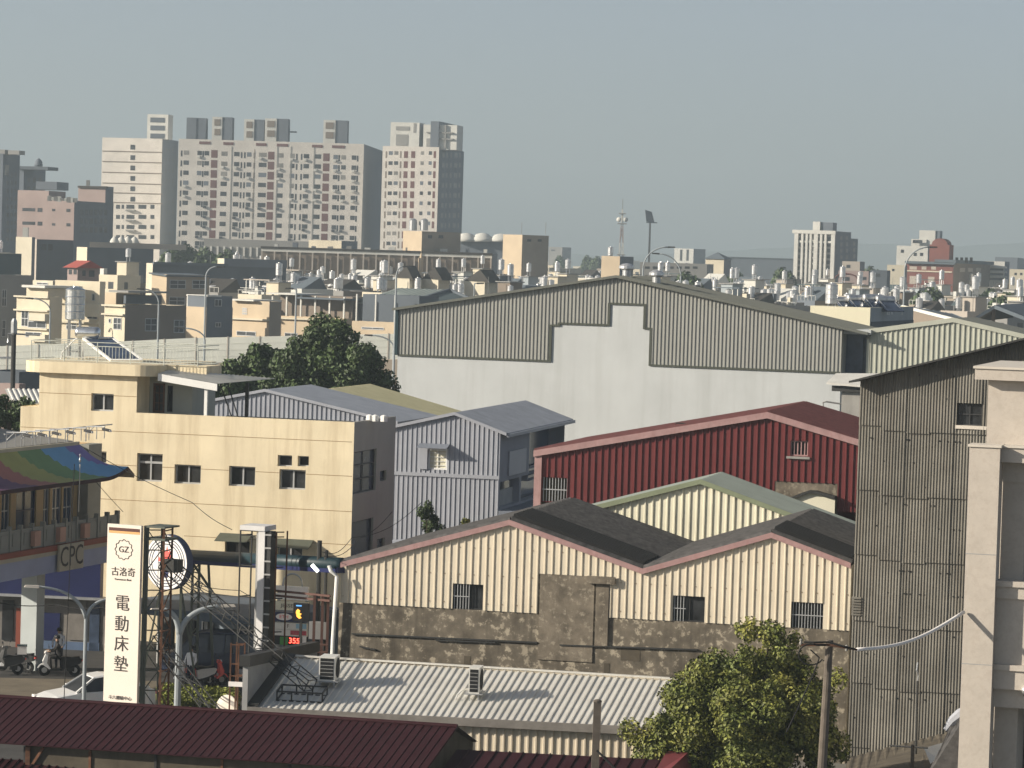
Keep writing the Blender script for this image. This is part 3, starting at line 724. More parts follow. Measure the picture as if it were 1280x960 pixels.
# ================================================================== long grey shed and cream shed behind the yellow house
Ip = facade_th((332, 488), 176, 13.5); iz = lambda px, py: Ip.uz(px, py)
ib = thing('metal_shed', 'long blue-grey metal shed with a low gable behind the yellow house terrace', 'shed', Ip.P(2, 0, 4))
ipf = [iz(222, 509), iz(332, 488.5), iz(498, 529)]
m = MB(); wall(m, Ip, ipf[0][0], ipf[2][0], ipf, 0, pitch=.27, prof=TRAP(.045, .74, .06)); m.quad(Ip.P(ipf[2][0], 0, 0), Ip.P(ipf[2][0], 0, 9), Ip.P(ipf[2][0], ipf[2][1], 9), Ip.P(ipf[2][0], ipf[2][1], 0)); m.build('cladding', M['grey_metal'], ib)
gable_roof(Ip, ipf, 0, 8.5, M['grey_metal_roof'], M['grey_metal'], ib, pitch=.4, prof=TRAP(.03, .8, .06), trim=.16)
I2 = Ip.back(8.6); i2 = lambda px, py: I2.uz(px, py)
jb = thing('metal_shed', 'long shed with a pale yellow-green roof beside the trees', 'shed', I2.P(4, 0, 5))
jpf = [i2(300, 500), i2(391, 489.5), i2(516, 527)]
m = MB(); wall(m, I2, jpf[0][0], jpf[2][0], jpf, 0); m.quad(I2.P(jpf[2][0], 0, 0), I2.P(jpf[2][0], 0, 12), I2.P(jpf[2][0], jpf[2][1], 12), I2.P(jpf[2][0], jpf[2][1], 0)); m.build('wall', M['grey_metal'], jb)
gable_roof(I2, jpf, 0, 12, mat('straw_roof', hexl('#aaa584'), var=.1), M['grey_metal'], jb, pitch=.4, prof=TRAP(.02, .8, .06), trim=.1)

# ================================================================== big white warehouse with olive cladding
Wp = facade((497, 443.75), (1050, 466), 232); wz = lambda px, py: Wp.uz(px, py)
wb = thing('warehouse', 'large white stucco warehouse with olive ribbed cladding in a stepped outline', 'warehouse', Wp.P(16, 0, 4))
step = [(497, 443.75), (687.5, 451.4), (687.5, 406.5), (699, 406.9), (699, 404), (761, 406.5), (761, 379.2), (806.5, 381), (806.5, 410.5), (814, 410.8), (814, 456.5), (1051, 466)]
su = [list(wz(*p)) for p in step]; zl = (su[0][1] + su[-1][1]) / 2
for i in (0, 1, 10, 11): su[i][1] = zl
for i, j in ((1, 2), (3, 4), (5, 6), (7, 8), (9, 10)): su[j][0] = su[i][0]
for i, j in ((2, 3), (4, 5), (6, 7), (8, 9)): q = (su[i][1] + su[j][1]) / 2; su[i][1] = su[j][1] = q
wpf = [wz(497, 387), wz(772, 347), wz(1051, 411)]; wpf[0] = (su[0][0], wpf[0][1]); wpf[2] = (su[-1][0], wpf[2][1])
m = MB(); wall(m, Wp, su[0][0], su[-1][0], [tuple(q) for q in su], 0); wd = 9
m.quad(Wp.P(su[-1][0], 0, 0), Wp.P(su[-1][0], 0, wd), Wp.P(su[-1][0], zl, wd), Wp.P(su[-1][0], zl, 0)); m.quad(Wp.P(su[0][0], 0, 0), Wp.P(su[0][0], zl, 0), Wp.P(su[0][0], zl, wd), Wp.P(su[0][0], 0, wd)); m.build('stucco_wall', M['white_stucco'], wb)
m = MB(); wall(m, Wp, su[0][0], su[-1][0], wpf, [tuple(q) for q in su], pitch=.277, prof=TRAP(.06, .62, .06), v=-.015)
m.quad(Wp.P(su[-1][0], zl, 0), Wp.P(su[-1][0], zl, wd), Wp.P(su[-1][0], wpf[2][1], wd), Wp.P(su[-1][0], wpf[2][1], 0)); m.build('cladding', M['olive_metal'], wb)
m = MB(); m.poly([Wp.P(u, z, wd) for u, z in wpf] + [Wp.P(su[-1][0], 0, wd), Wp.P(su[0][0], 0, wd)]); m.build('back_wall', M['olive_dark'], wb)
m = MB()
for a, b in zip(su, su[1:]):
    if abs(a[0] - b[0]) < 1e-6: z0, z1 = sorted((a[1], b[1])); m.pbox(Wp, a[0] - .09, a[0] + .09, z0 - .05, z1 + .05, -.095, -.002)
    else: m.pbox(Wp, a[0] + .09, b[0] - .09, a[1] - .07, a[1] + .07, -.09, -.004)
m.build('edge_flashing', M['olive_dark'], wb)
m = MB(); m.pbox(Wp, su[0][0] - .2, su[0][0] + .02, zl, wpf[0][1], -.15, .3); m.build('corner_flashing', M['teal'], wb)
wpr = [(wz(492, 388)[0], wz(492, 388)[1]), wpf[1], (wz(1086, 409)[0], wpf[2][1] - (wz(1086, 409)[0] - wpf[2][0]) * (wpf[1][1] - wpf[2][1]) / (wpf[2][0] - wpf[1][0]))]
gable_roof(Wp, wpr, 0, wd, M['olive_roof'], M['olive_roof'], wb, pitch=.5, prof=TRAP(.04, .8, .06), trim=.18, over=.35, lift=.12)
for px in (774, 812):
    ub_ = wz(px, 340)[0]; zt = pw(wpr)(ub_) + .2; vb_ = thing('roof_ventilator', 'round turbine ventilator on the %s of the olive warehouse' % ('ridge' if px < 800 else 'right slope'), 'ventilator', Wp.P(ub_, zt, 2))
    m = MB(); m.lathe(Wp.P(ub_, zt - .2, 2), [(.3, 0), (.3, .55)], 14); m.build('neck', M['galvanised'], vb_)
    m = MB(); m.lathe(Wp.P(ub_, zt + .36, 2), [(.32, 0), (.55, .12), (.55, .3), (.3, .45), (.05, .5)], 16); m.build('turbine', M['stainless'], vb_)
# notch with dark opening, then the second olive gable
m = MB(); a, b = wz(1052, 440)[0], wz(1086, 440)[0]; z0, z1 = wz(1068, 467)[1], wz(1068, 418)[1]
m.pbox(Wp, a, b, 0, z0, .6, 8); m.pbox(Wp, a, b, z1, wz(1068, 412)[1], .5, 8); m.build('notch_wall', M['white_stucco'], wb)
m = MB(); m.pbox(Wp, a, b, z0, z1, 1.6, 1.7); m.pbox(Wp, (a + b) / 2 + .1, (a + b) / 2 + .3, z0, z1, 1.3, 1.6); m.build('notch_opening', M['glass_blue'], wb)
Np = Wp.back(1.0); nz = lambda px, py: Np.uz(px, py)
nb = thing('metal_shed', 'olive-green ribbed metal shed with a low gable right of the white warehouse', 'shed', Np.P(40, 0, 3))
npf = [nz(1087, 413), nz(1192, 399), nz(1330, 431)]
m = MB(); wall(m, Np, npf[0][0], npf[2][0], npf, 0, pitch=.36, prof=TRAP(.07, .58, .1)); m.build('cladding', M['green_olive_metal'], nb)
m = MB(); m.pbox(Np, npf[0][0] - .15, npf[0][0] + .05, 0, npf[0][1], -.1, .3); m.build('corner_flashing', M['green_olive_metal'], nb)
gable_roof(Np, npf, 0, 9, M['olive_roof'], M['green_olive_metal'], nb, pitch=.5, trim=.32, over=.1)
m = MB(); m.tube([Np.P(nz(1086, 413)[0], nz(1086, 413)[1], -.3), Np.P(nz(1089, 419)[0], nz(1089, 419)[1], -.3), Np.P(nz(1083, 423)[0], nz(1083, 423)[1], -.3)], .09, 6); m.build('downpipe', M['olive_dark'], nb)
# small white roofs right of the white wall
sb = thing('porch_roof', 'small white porch roof with a dark edge against the white warehouse wall', 'porch', at(1060, 482, 205))
c0 = at(1033, 478, 205)
m = MB(); pp = Plane(c0, Wp.e); m.hexa([pp.P(0, c0.z - .12, 0), pp.P(3, c0.z - .25, 0), pp.P(3, c0.z + .5, 3), pp.P(0, c0.z + .4, 3), pp.P(0, c0.z, 0), pp.P(3, c0.z - .12, 0), pp.P(3, c0.z + .62, 3), pp.P(0, c0.z + .52, 3)]); m.build('roof', M['white_roof'], sb)
m = MB(); m.pbox(pp, .3, 3, c0.z - .55, c0.z - .2, .3, .5); m.build('edge_beam', M['dark_steel'], sb)
m = MB(); m.pbox(pp, .9, 3.5, 0, c0.z - .3, .6, 3); m.build('wall', M['concrete'], sb)
m = MB(); q0 = at(1029, 508, 204); m.tube([q0, at(1029, 503, 204), at(1033, 502, 204), at(1052, 505, 204)], .06, 6); m.build('pipe', M['concrete'], sb)

# ================================================================== tall asbestos clad building
Dp = facade((1073, 760), (1200, 768), 113); dz = lambda px, py: Dp.uz(px, py)
db = thing('corrugated_building', 'tall brown corrugated sheet building with one small dark window', 'building', Dp.P(4, 0, 4))
du0, du1 = dz(1066, 760)[0], dz(1330, 760)[0]
dpf = [(du0, dz(1073, 476)[1]), (du1, dz(1073, 476)[1] + (dz(1280, 426)[1] - dz(1073, 476)[1]) * (du1 - du0) / (dz(1280, 426)[0] - du0))]
dw = rect(Dp, 1196, 504, 1228, 532); random.seed(5)
rows = [dz(1110, y)[1] for y in (1000, 942, 861, 783, 700, 619, 538, 457, 380, 300)]
m = MB(); tp = pw(dpf); SW = .83
for k in range(int((du1 - du0) / SW) + 1):
    a, b = du0 + k * SW, min(du1, du0 + (k + 1) * SW + .04)
    sft = random.choice((0, 0, 0, .0, .07, -.06)) if k > 0 else .15
    zs_ = [0] + [z + sft for z in rows[1:]]
    for i in range(len(zs_) - 1):
        z0, z1 = zs_[i], zs_[i + 1] + .1
        if z0 > max(tp(a), tp(b)): continue
        tt = pw([(a, min(z1, tp(a))), (b, min(z1, tp(b)))]) if z1 < min(tp(a), tp(b)) else pw([(a, tp(a)), (b, tp(b))])
        if tt(a) - z0 < .05 or tt(b) - z0 < .05: continue
        wall(m, Dp, a, b, tt, z0, holes=[dw], pitch=.107, prof=SINE(.028, 6), v=-.02 * (k % 2) + .0, tilt=.06, mi=random.choice((0, 0, 1, 2)))
m.build('corrugated_sheet', [M['asbestos'], M['asbestos2'], M['asbestos3']], db)
m = MB()
for k in range(130):
    u = random.uniform(du0 + .2, du1 - 2); i = random.randrange(1, 8); z = rows[i] + random.choice((.35, 1.2, 2.0))
    if z < tp(u) - .3 and not (dw[0] - .1 < u < dw[1] + .1 and dw[2] - .1 < z < dw[3] + .1): m.box(Dp.P(u, z, -.05), .045, .045, .045)
m.build('fixing', M['dark_steel'], db)
m = MB(); m.quad(Dp.P(du0 - .01, 0, 0), Dp.P(du0 - .01, dpf[0][1], 0), Dp.P(du0 - .01, dpf[0][1], 9), Dp.P(du0 - .01, 0, 9)); m.quad(Dp.P(du0, 0, 9), Dp.P(du0, dpf[0][1], 9), Dp.P(du1, dpf[1][1], 9), Dp.P(du1, 0, 9)); m.build('side_wall', M['asbestos'], db)
m = MB(); m.quad(Dp.P(dw[0], dw[2], .5), Dp.P(dw[1], dw[2], .5), Dp.P(dw[1], dw[3], .5), Dp.P(dw[0], dw[3], .5)); m.build('room_behind_window', M['void'], db)
window(Dp, dw, db, M['dark_frame'], M['glass_dark'], .1, .04, (1, 1), barw=.035)
m = MB(); m.pbox(Dp, dw[0] - .02, dw[1] + .3, dw[2] - .12, dw[2], -.1, .06); m.build('sill', M['granite_trim'], db)
m = MB(); r = rect(Dp, 1065, 745, 1077, 769)
for k in range(7): z = r[2] + (r[3] - r[2]) * k / 7; m.hexa([Dp.P(r[0], z, -.12), Dp.P(r[1], z, -.12), Dp.P(r[1], z + .05, -.04), Dp.P(r[0], z + .05, -.04), Dp.P(r[0], z + .03, -.12), Dp.P(r[1], z + .03, -.12), Dp.P(r[1], z + .08, -.04), Dp.P(r[0], z + .08, -.04)])
m.build('louvre', M['asbestos'], db)
m = MB(); ua_, ub_ = du0 - .3, du1; f = pw(dpf); ex = lambda u: dpf[0][1] + (u - du0) * (dpf[1][1] - dpf[0][1]) / (du1 - du0)
m.hexa([Dp.P(ua_, ex(ua_) + .02, -.62), Dp.P(ub_, ex(ub_) + .02, -.62), Dp.P(ub_, ex(ub_) + .02, 9.2), Dp.P(ua_, ex(ua_) + .02, 9.2), Dp.P(ua_, ex(ua_) + .09, -.62), Dp.P(ub_, ex(ub_) + .09, -.62), Dp.P(ub_, ex(ub_) + .09, 9.2), Dp.P(ua_, ex(ua_) + .09, 9.2)]); m.build('roof', M['dark_steel'], db)
# ================================================================== beige granite apartment house, right edge
Ep = facade_th((1211, 560), 95, 15); ez = lambda px, py: Ep.uz(px, py)
eb = thing('apartment_house', 'beige granite clad apartment house with a square column at the right edge', 'apartment house', Ep.P(2, 0, 3))
ux = lambda px, py=700: ez(px, py)[0]; zz_ = lambda py, px=1230: ez(px, py)[1]
U0, U1, UX = ez(1204.5, 760)[0], ez(1243, 760)[0], ez(1300, 700)[0] + 1.5
zc = zz_(559)
m = MB(); m.pbox(Ep, U0, U1, 0, zc, 0, .9); m.build('column', M['granite'], eb)
m = MB(); m.pbox(Ep, U0 - .04, U1 + .04, zc, zc + .07, -.05, .95); m.build('column_cap', M['granite_trim'], eb)
m = MB()
for y in (693, 831): z = zz_(y); m.pbox(Ep, U0 - .004, U1 + .004, z - .012, z + .012, -.004, .05)
m.build('joint', M['grey_trim'], eb)
m = MB(); ub0 = ez(1228, 515)[0]; m.pbox(Ep, ub0, UX, zc - 1, zz_(476), 1.3, 8); m.pbox(Ep, ub0, UX, 0, zc - .99, 4.4, 8); m.build('wall', M['granite'], eb)
m = MB(); m.pbox(Ep, ez(1214, 468)[0], UX, zz_(476) + .002, zz_(462), .9, 8.2); m.build('roof_slab', M['granite'], eb)
m = MB(); m.pbox(Ep, ez(1214, 468)[0] - .05, UX, zz_(462), zz_(459), .85, 8.2); m.build('roof_coping', M['granite_trim'], eb)
m = MB(); m.pbox(Ep, U1 + .002, UX, zz_(579, 1265), zz_(559, 1265), .32, 3); m.pbox(Ep, U1 + .002, UX, zz_(605, 1265), zz_(579, 1265) - .002, .9, 3.0); m.build('balcony_beam', M['granite'], eb)
m = MB(); m.pbox(Ep, U1 + .002, UX, zc, zc + .06, .26, 3); m.build('beam_coping', M['granite_trim'], eb)
for (ya, yb_, yc) in ((728, 742, 833), (833, 856, 888)):
    m = MB(); m.pbox(Ep, U1 + .003, UX, zz_(ya + 7, 1265), zz_(ya, 1265), .25, 3.0); m.pbox(Ep, U1 + .003, UX, zz_(yb_ + 8, 1265), zz_(ya + 7, 1265) - .001, .33, 3.0)
    m.pbox(Ep, U1 + .003, UX, zz_(yc, 1265), zz_(yb_ + 8, 1265) - .001, .42 if yc < 860 else .55, 3.0); m.build('balcony', M['granite'], eb)
m = MB(); m.pbox(Ep, U1, UX, 0, zc - .5, 3.6, 3.7); m.build('balcony_shade_back', M['void'], eb)  # near-black sheet carries the shade inside the recess
m = MB(); m.pbox(Ep, U1 + .01, U1 + .7, 0, zc - .8, 1.0, 3.4); m.build('pier', M['granite'], eb)
for y0, y1 in ((606, 728), (890, 1010)):
    m = MB(); a = ez(1268, 700)[0] + .1; z0, z1 = zz_(y1, 1265), zz_(y0, 1265)
    m.pbox(Ep, U1 + .7, U1 + .8, z0, z1, 3.0, 3.1); m.pbox(Ep, U1 + .8, UX, z0 + 1.0, z0 + 1.08, 3.0, 3.1); m.pbox(Ep, U1 + 1.5, U1 + 1.6, z0, z1, 3.0, 3.1); f = m.build('window_frame', M['dark_frame'], eb)
    m = MB(); m.pbox(Ep, U1 + .8, UX, z0, z1, 3.12, 3.14); m.build('pane', M['glass_dark'], f)
pl_ = thing('wall_lamp', 'round glass globe lamp on the beige apartment balcony', 'lamp', Ep.P(ez(1281, 864)[0], zz_(864, 1280), .3))
m = MB(); c = Ep.P(ez(1281, 864)[0], zz_(864, 1280), .3); m.lathe(c - Vector((0, 0, .13)), [(.02, 0), (.1, .03), (.14, .13), (.1, .23), (.02, .26)], 14); m.build('globe', M['stainless'], pl_, smooth=True)
m = MB(); m.tube([c + Vector((0, 0, -.1)), c + Vector((0, .25, -.2))], .03); m.build('bracket', M['dark_steel'], pl_)

# ================================================================== white corrugated roof with air conditioners
Bp = facade((310, 885), (800, 910), 106); bz = lambda px, py: Bp.uz(px, py)
zeB = (Bp.uz(310, 885)[1] + Bp.uz(800, 910)[1]) / 2
bb = thing('workshop', 'low cream workshop with a white ribbed roof below the stone wall', 'workshop', Bp.P(7, 0, 3))
kB = .17
A_, B_ = ray_slope(Bp, zeB, kB, 357, 822), ray_slope(Bp, zeB, kB, 880, 853.5)
D_ = Bp.P(bz(310, 884)[0], zeB, 0); C_ = Bp.P(bz(850, 912)[0], zeB, 0)
m = MB(); sheet(m, A_, B_, C_, D_, .245, TRAP(.038, .6, .08), thick=.03); m.build('roof', M['white_roof'], bb)
m = MB(); a = Bp.P(bz(310, 884)[0], zeB + .05, -.03); b = Bp.P(bz(850, 912)[0], zeB + .05, -.03); dn = Vector((0, 0, -.26))
m.hexa([a + dn - Bp.d * .12, b + dn - Bp.d * .12, b + dn, a + dn, a - Bp.d * .12, b - Bp.d * .12, b, a]); m.build('gutter', M['grey_fascia'], bb)
m = MB(); wall(m, Bp, bz(312, 884)[0], bz(850, 912)[0], zeB - .1, 0, pitch=.27, prof=TRAP(.045, .7, .05), v=.12); m.build('cladding', M['cream_metal'], bb)
nd = (A_ - D_); nd.z = 0; Lr = nd.length; EW = Plane(D_ - nd.normalized() * .05, nd)
t400 = line_to_col(Vector((D_.x, D_.y, 5)), EW.e, 399)
zq0, zq1 = EW.uz(312, 822)[1] - .03, EW.uz(398, 802)[1] - .12
m = MB(); wall(m, EW, 0, t400, [(0, zq0), (t400, zq1)], 0, pitch=.12, prof=TRAP(.012, .75, .1), v=.02); m.quad(EW.P(0, 0, .2), EW.P(0, zq0, .2), EW.P(t400, zq1, .2), EW.P(t400, 0, .2)); m.quad(EW.P(0, 0, .02), EW.P(0, zq0, .02), EW.P(0, zq0, .2), EW.P(0, 0, .2)); m.build('end_wall', M['grey_trim'], bb)
m = MB(); m.hexa([EW.P(-.1, zq0 - .25, -.06), EW.P(t400 + .1, zq1 - .25, -.06), EW.P(t400 + .1, zq1 - .25, .3), EW.P(-.1, zq0 - .25, .3), EW.P(-.1, zq0 + .12, -.06), EW.P(t400 + .1, zq1 + .12, -.06), EW.P(t400 + .1, zq1 + .12, .3), EW.P(-.1, zq0 + .12, .3)]); m.build('end_wall_coping', M['dark_steel'], bb)
m = MB(); n_ = Vector((0, 0, .13)); m.beam(D_ + n_ + EW.n * .15, A_ + n_ + EW.n * .15, .42, .06, up=(0, 0, 1)); m.build('flashing', M['dark_steel'], bb)
m = MB(); a, b = A_ + Vector((0, 0, .09)), B_ + Vector((0, 0, .09)); m.beam(a, b, .16, .05); m.build('ridge_cap', M['white_roof'], bb)
m = MB(); wall(m, Plane(A_, B_ - A_), .0, (B_ - A_).length, A_.z - .06, 0, v=.3); m.build('back_wall', M['cream_metal'], bb)

def aircon(px, py, w, h, lab, back):
    """outdoor unit: its narrow finned end faces the viewer"""
    c = ray_slope(Bp, zeB, kB, px, py); pl = Plane(Vector((c.x, c.y, 0)), Bp.e)
    zf = c.z; t = thing('air_conditioner', lab, 'air conditioner', (c.x, c.y, zf))
    L = .86; z0, z1 = zf + .28, zf + .28 + h
    m = MB(); m.pbox(pl, 0, w, z0, z1, 0, L); m.build('casing', M['ac_white'], t)
    m = MB(); m.pbox(pl, .04, w - .04, z0 + .05, z1 - .05, -.012, .0); g_ = m.build('side_grille', M['void'], t)
    m = MB()
    for k in range(1, 6): z = z0 + .04 + (h - .08) * k / 6; m.pbox(pl, .04, w - .04, z - .008, z + .008, -.025, -.013)
    m.build('grille_bar', M['grey_trim'], g_)
    sp = side_plane(pl, w); m = MB(); m.lathe(sp.P(L * .55, (z0 + z1) / 2, -.012), [(h * .42, 0), (h * .42, .004), (.02, .012)], 20, axis=sp.n); m.build('fan_guard', M['void'], t)
    for a_, b_ in ((.03, .08), (w - .03, .08), (.03, L - .08), (w - .03, L - .08)):
        m = MB(); q = pl.P(a_, 0, b_); m.beam((q.x, q.y, zf + .1 * b_ - .02), (q.x, q.y, z0 - .04), .045); m.build('leg', M['galvanised'], t)
    m = MB(); m.pbox(pl, -.12, w + .12, z0 - .04, z0, -.05, L + .05); m.build('stand_tray', M['galvanised'], t)
    m = MB(); q = lambda u, z, v: pl.P(u, z, v); m.tube([q(0, z0 + .1, .5), q(-.25, z0 + .05, .3), q(-.4, z0 - .1, .15), q(-.42, zf + .06, 0)], .03, 6); m.build('pipe', M['ac_white'], t)
    return t
aircon(585, 877, .36, .86, 'white outdoor air conditioner casting a long shadow mid roof', 0)
aircon(398, 861, .55, .82, 'white outdoor air conditioner by the grey end wall, partly shaded', 0)

# ================================================================== maroon roofs, bottom
Mp = facade((0, 868), (570, 905), 101); mz = lambda px, py: Mp.uz(px, py)
zM = (mz(0, 868)[1] + mz(570, 905)[1]) / 2 - .09
mbd = thing('shed', 'long shed with a dark maroon ribbed roof across the bottom left', 'shed', Mp.P(6, 0, -2))
Am, Bm = Mp.P(mz(-60, 864)[0], zM, 0), Mp.P(mz(572, 905)[0], zM, 0)
dv, dh = 3.6, .85
Dm, Cm = Mp.P(mz(-60, 864)[0] - .05, zM - dh, -dv), Mp.P(mz(572, 905)[0] - .05, zM - dh, -dv)
m = MB(); sheet(m, Am, Bm, Cm, Dm, .26, TRAP(.02, .82, .06), thick=.03); m.build('roof', M['maroon_roof'], mbd)
m = MB(); sheet(m, Mp.P(mz(-60, 864)[0], zM - .001, 0), Mp.P(mz(572, 905)[0], zM - .001, 0), Mp.P(mz(572, 905)[0], zM - dh, dv * .75), Mp.P(mz(-60, 864)[0], zM - dh, dv * .75), .26, TRAP(.03, .75, .06)); m.build('back_roof', M['maroon_roof'], mbd)
m = MB(); m.tube([Am + Vector((0, 0, .02)), Bm + Vector((0, 0, .02))], .07, 8); m.build('ridge_cap', M['maroon_roof'], mbd)
m = MB(); uw0, uw1 = mz(80, 930)[0], mz(566, 930)[0]; m.pbox(Mp, uw0, uw1, 0, zM - dh - .06, -dv + .35, -dv + .5)
m.poly([Mp.P(uw1, 0, -dv + .35), Mp.P(uw1, 0, dv * .75 - .2), Mp.P(uw1, zM - dh, dv * .75 - .1), Mp.P(uw1, zM - .08, 0), Mp.P(uw1, zM - dh, -dv + .35)]); m.build('wall', M['dirty_wall'], mbd)
for k in range(7):
    m = MB(); u = uw0 + (uw1 - uw0) * k / 6; m.pbox(Mp, u - .04, u + .04, 0, zM - dh - .1, -dv + .3, -dv + .349); m.build('wall_post', M['rust'] if k % 2 else M['dark_steel'], mbd)
m = MB(); u = mz(2, 935)[0]; m.pbox(Mp, u - .1, u + .15, 0, zM - dh - .05, -dv + .3, -dv + .5); m.build('post', M['grey_trim'], mbd)
m = MB(); q = Mp.P(mz(84, 930)[0], 0, -dv + .3); m.beam(q + Vector((0, 0, zM - dh - .9)), q + Mp.e * .5 + Vector((0, 0, zM - dh - .1)), .08); m.beam(Vector((q.x, q.y, 0)), q + Vector((0, 0, zM - dh - .1)), .14); m.build('bracket', M['rust'], mbd)
# lower maroon roof right
L0, L1 = at(583, 938, 97), at(826, 949, 96.2); zl_ = (L0.z + L1.z) / 2
lp = Plane(L0, L1 - L0); ll = (L1 - L0).length
lbd = thing('shed', 'low shed with a maroon standing-seam roof behind the concrete post', 'shed', lp.P(3, 0, -1))
m = MB(); sheet(m, lp.P(-.3, zl_, 0), lp.P(ll, zl_, 0), lp.P(ll - .4, zl_ - .8, -3.4), lp.P(-.7, zl_ - .8, -3.4), .42, TRAP(.04, .85, .05), thick=.03); m.build('roof', M['maroon_roof'], lbd)
m = MB(); m.hexa([lp.P(ll - .1, zl_ - 1, -3), lp.P(ll + 1, zl_ - 1, -2.6), lp.P(ll + 1, zl_ - .6, .8), lp.P(ll - .1, zl_ - .6, .8), lp.P(ll + .05, zl_ + .02, -3), lp.P(ll + .5, zl_ + .14, -2.6), lp.P(ll + .75, zl_ + .14, .8), lp.P(ll + .1, zl_ + .14, .8)]); m.build('gable_cap', M['maroon_bright'], lbd)
m = MB(); m.pbox(lp, -.3, ll + .4, 0, zl_ - .85, -3, .5); m.build('wall', M['dirty_wall'], lbd)
# left lower roof
q0 = atz(-60, 946, 2.0); q1 = atz(110, 953.5, 2.0); qp = Plane(q0, q1 - q0)
qb = thing('shed', 'low maroon roof in the bottom left corner, in front of the parked car', 'shed', qp.P(2, 0, -1))
m = MB(); sheet(m, qp.P(-1, 2, 0), qp.P((q1 - q0).length, 2, 0), qp.P((q1 - q0).length - .3, 1.4, -3), qp.P(-1.3, 1.4, -3), .26, TRAP(.04, .75, .06), thick=.03); m.build('roof', M['maroon_roof'], qb)
m = MB(); m.pbox(qp, -1, (q1 - q0).length - .1, 0, 1.38, -2.8, -.2); m.build('wall', M['dirty_wall'], qb)
# ================================================================== helpers for whole things built around the origin
def text_mesh(body, size, name, m, parent, pos, ex, ey, ext=.004, align='CENTER', sx=1.0):
    """lettering lying in the plane ex, ey through pos (world)"""
    c = bpy.data.curves.new(name, 'FONT'); c.body = body; c.size = size; c.align_x = align; c.align_y = 'CENTER'; c.extrude = ext; c.resolution_u = 3
    o = bpy.data.objects.new(name, c); COL.objects.link(o); dg = bpy.context.evaluated_depsgraph_get()
    me = bpy.data.meshes.new_from_object(o.evaluated_get(dg)); COL.objects.unlink(o); bpy.data.objects.remove(o)
    ex = Vector(ex).normalized(); ey = Vector(ey).normalized(); ez_ = ex.cross(ey); off = OFF.get(parent.name, Vector((0, 0, 0)))
    for v in me.vertices: q = Vector(pos) + ex * v.co.x * sx + ey * v.co.y + ez_ * v.co.z; v.co = q - off
    me.name = name; me.materials.clear(); me.materials.append(m)
    t = bpy.data.objects.new(name, me); COL.objects.link(t); t.parent = parent; OFF[t.name] = off
    return t

def skin_body(name, joints, edges, root, mats, matf, parent):
    me = bpy.data.meshes.new(name); me.from_pydata([j[0] for j in joints], edges, [])
    o = bpy.data.objects.new(name, me); COL.objects.link(o)
    sm = o.modifiers.new('s', 'SKIN'); sd = o.modifiers.new('d', 'SUBSURF'); sd.levels = 2; sd.render_levels = 2
    if not me.skin_vertices: me.attributes.new('x', 'FLOAT', 'POINT')
    for i, j in enumerate(joints):
        sv_ = me.skin_vertices[0].data[i]; sv_.radius = (j[1], j[1] if len(j) < 3 else j[2]); sv_.use_root = (i == root)
    dg = bpy.context.evaluated_depsgraph_get(); r = bpy.data.meshes.new_from_object(o.evaluated_get(dg))
    bpy.data.objects.remove(o)
    r.materials.clear()
    for m in mats: r.materials.append(m)
    for p in r.polygons: p.material_index = matf(p.center); p.use_smooth = True
    o = bpy.data.objects.new(name, r); COL.objects.link(o); o.parent = parent; OFF[o.name] = Vector((0, 0, 0)); return o

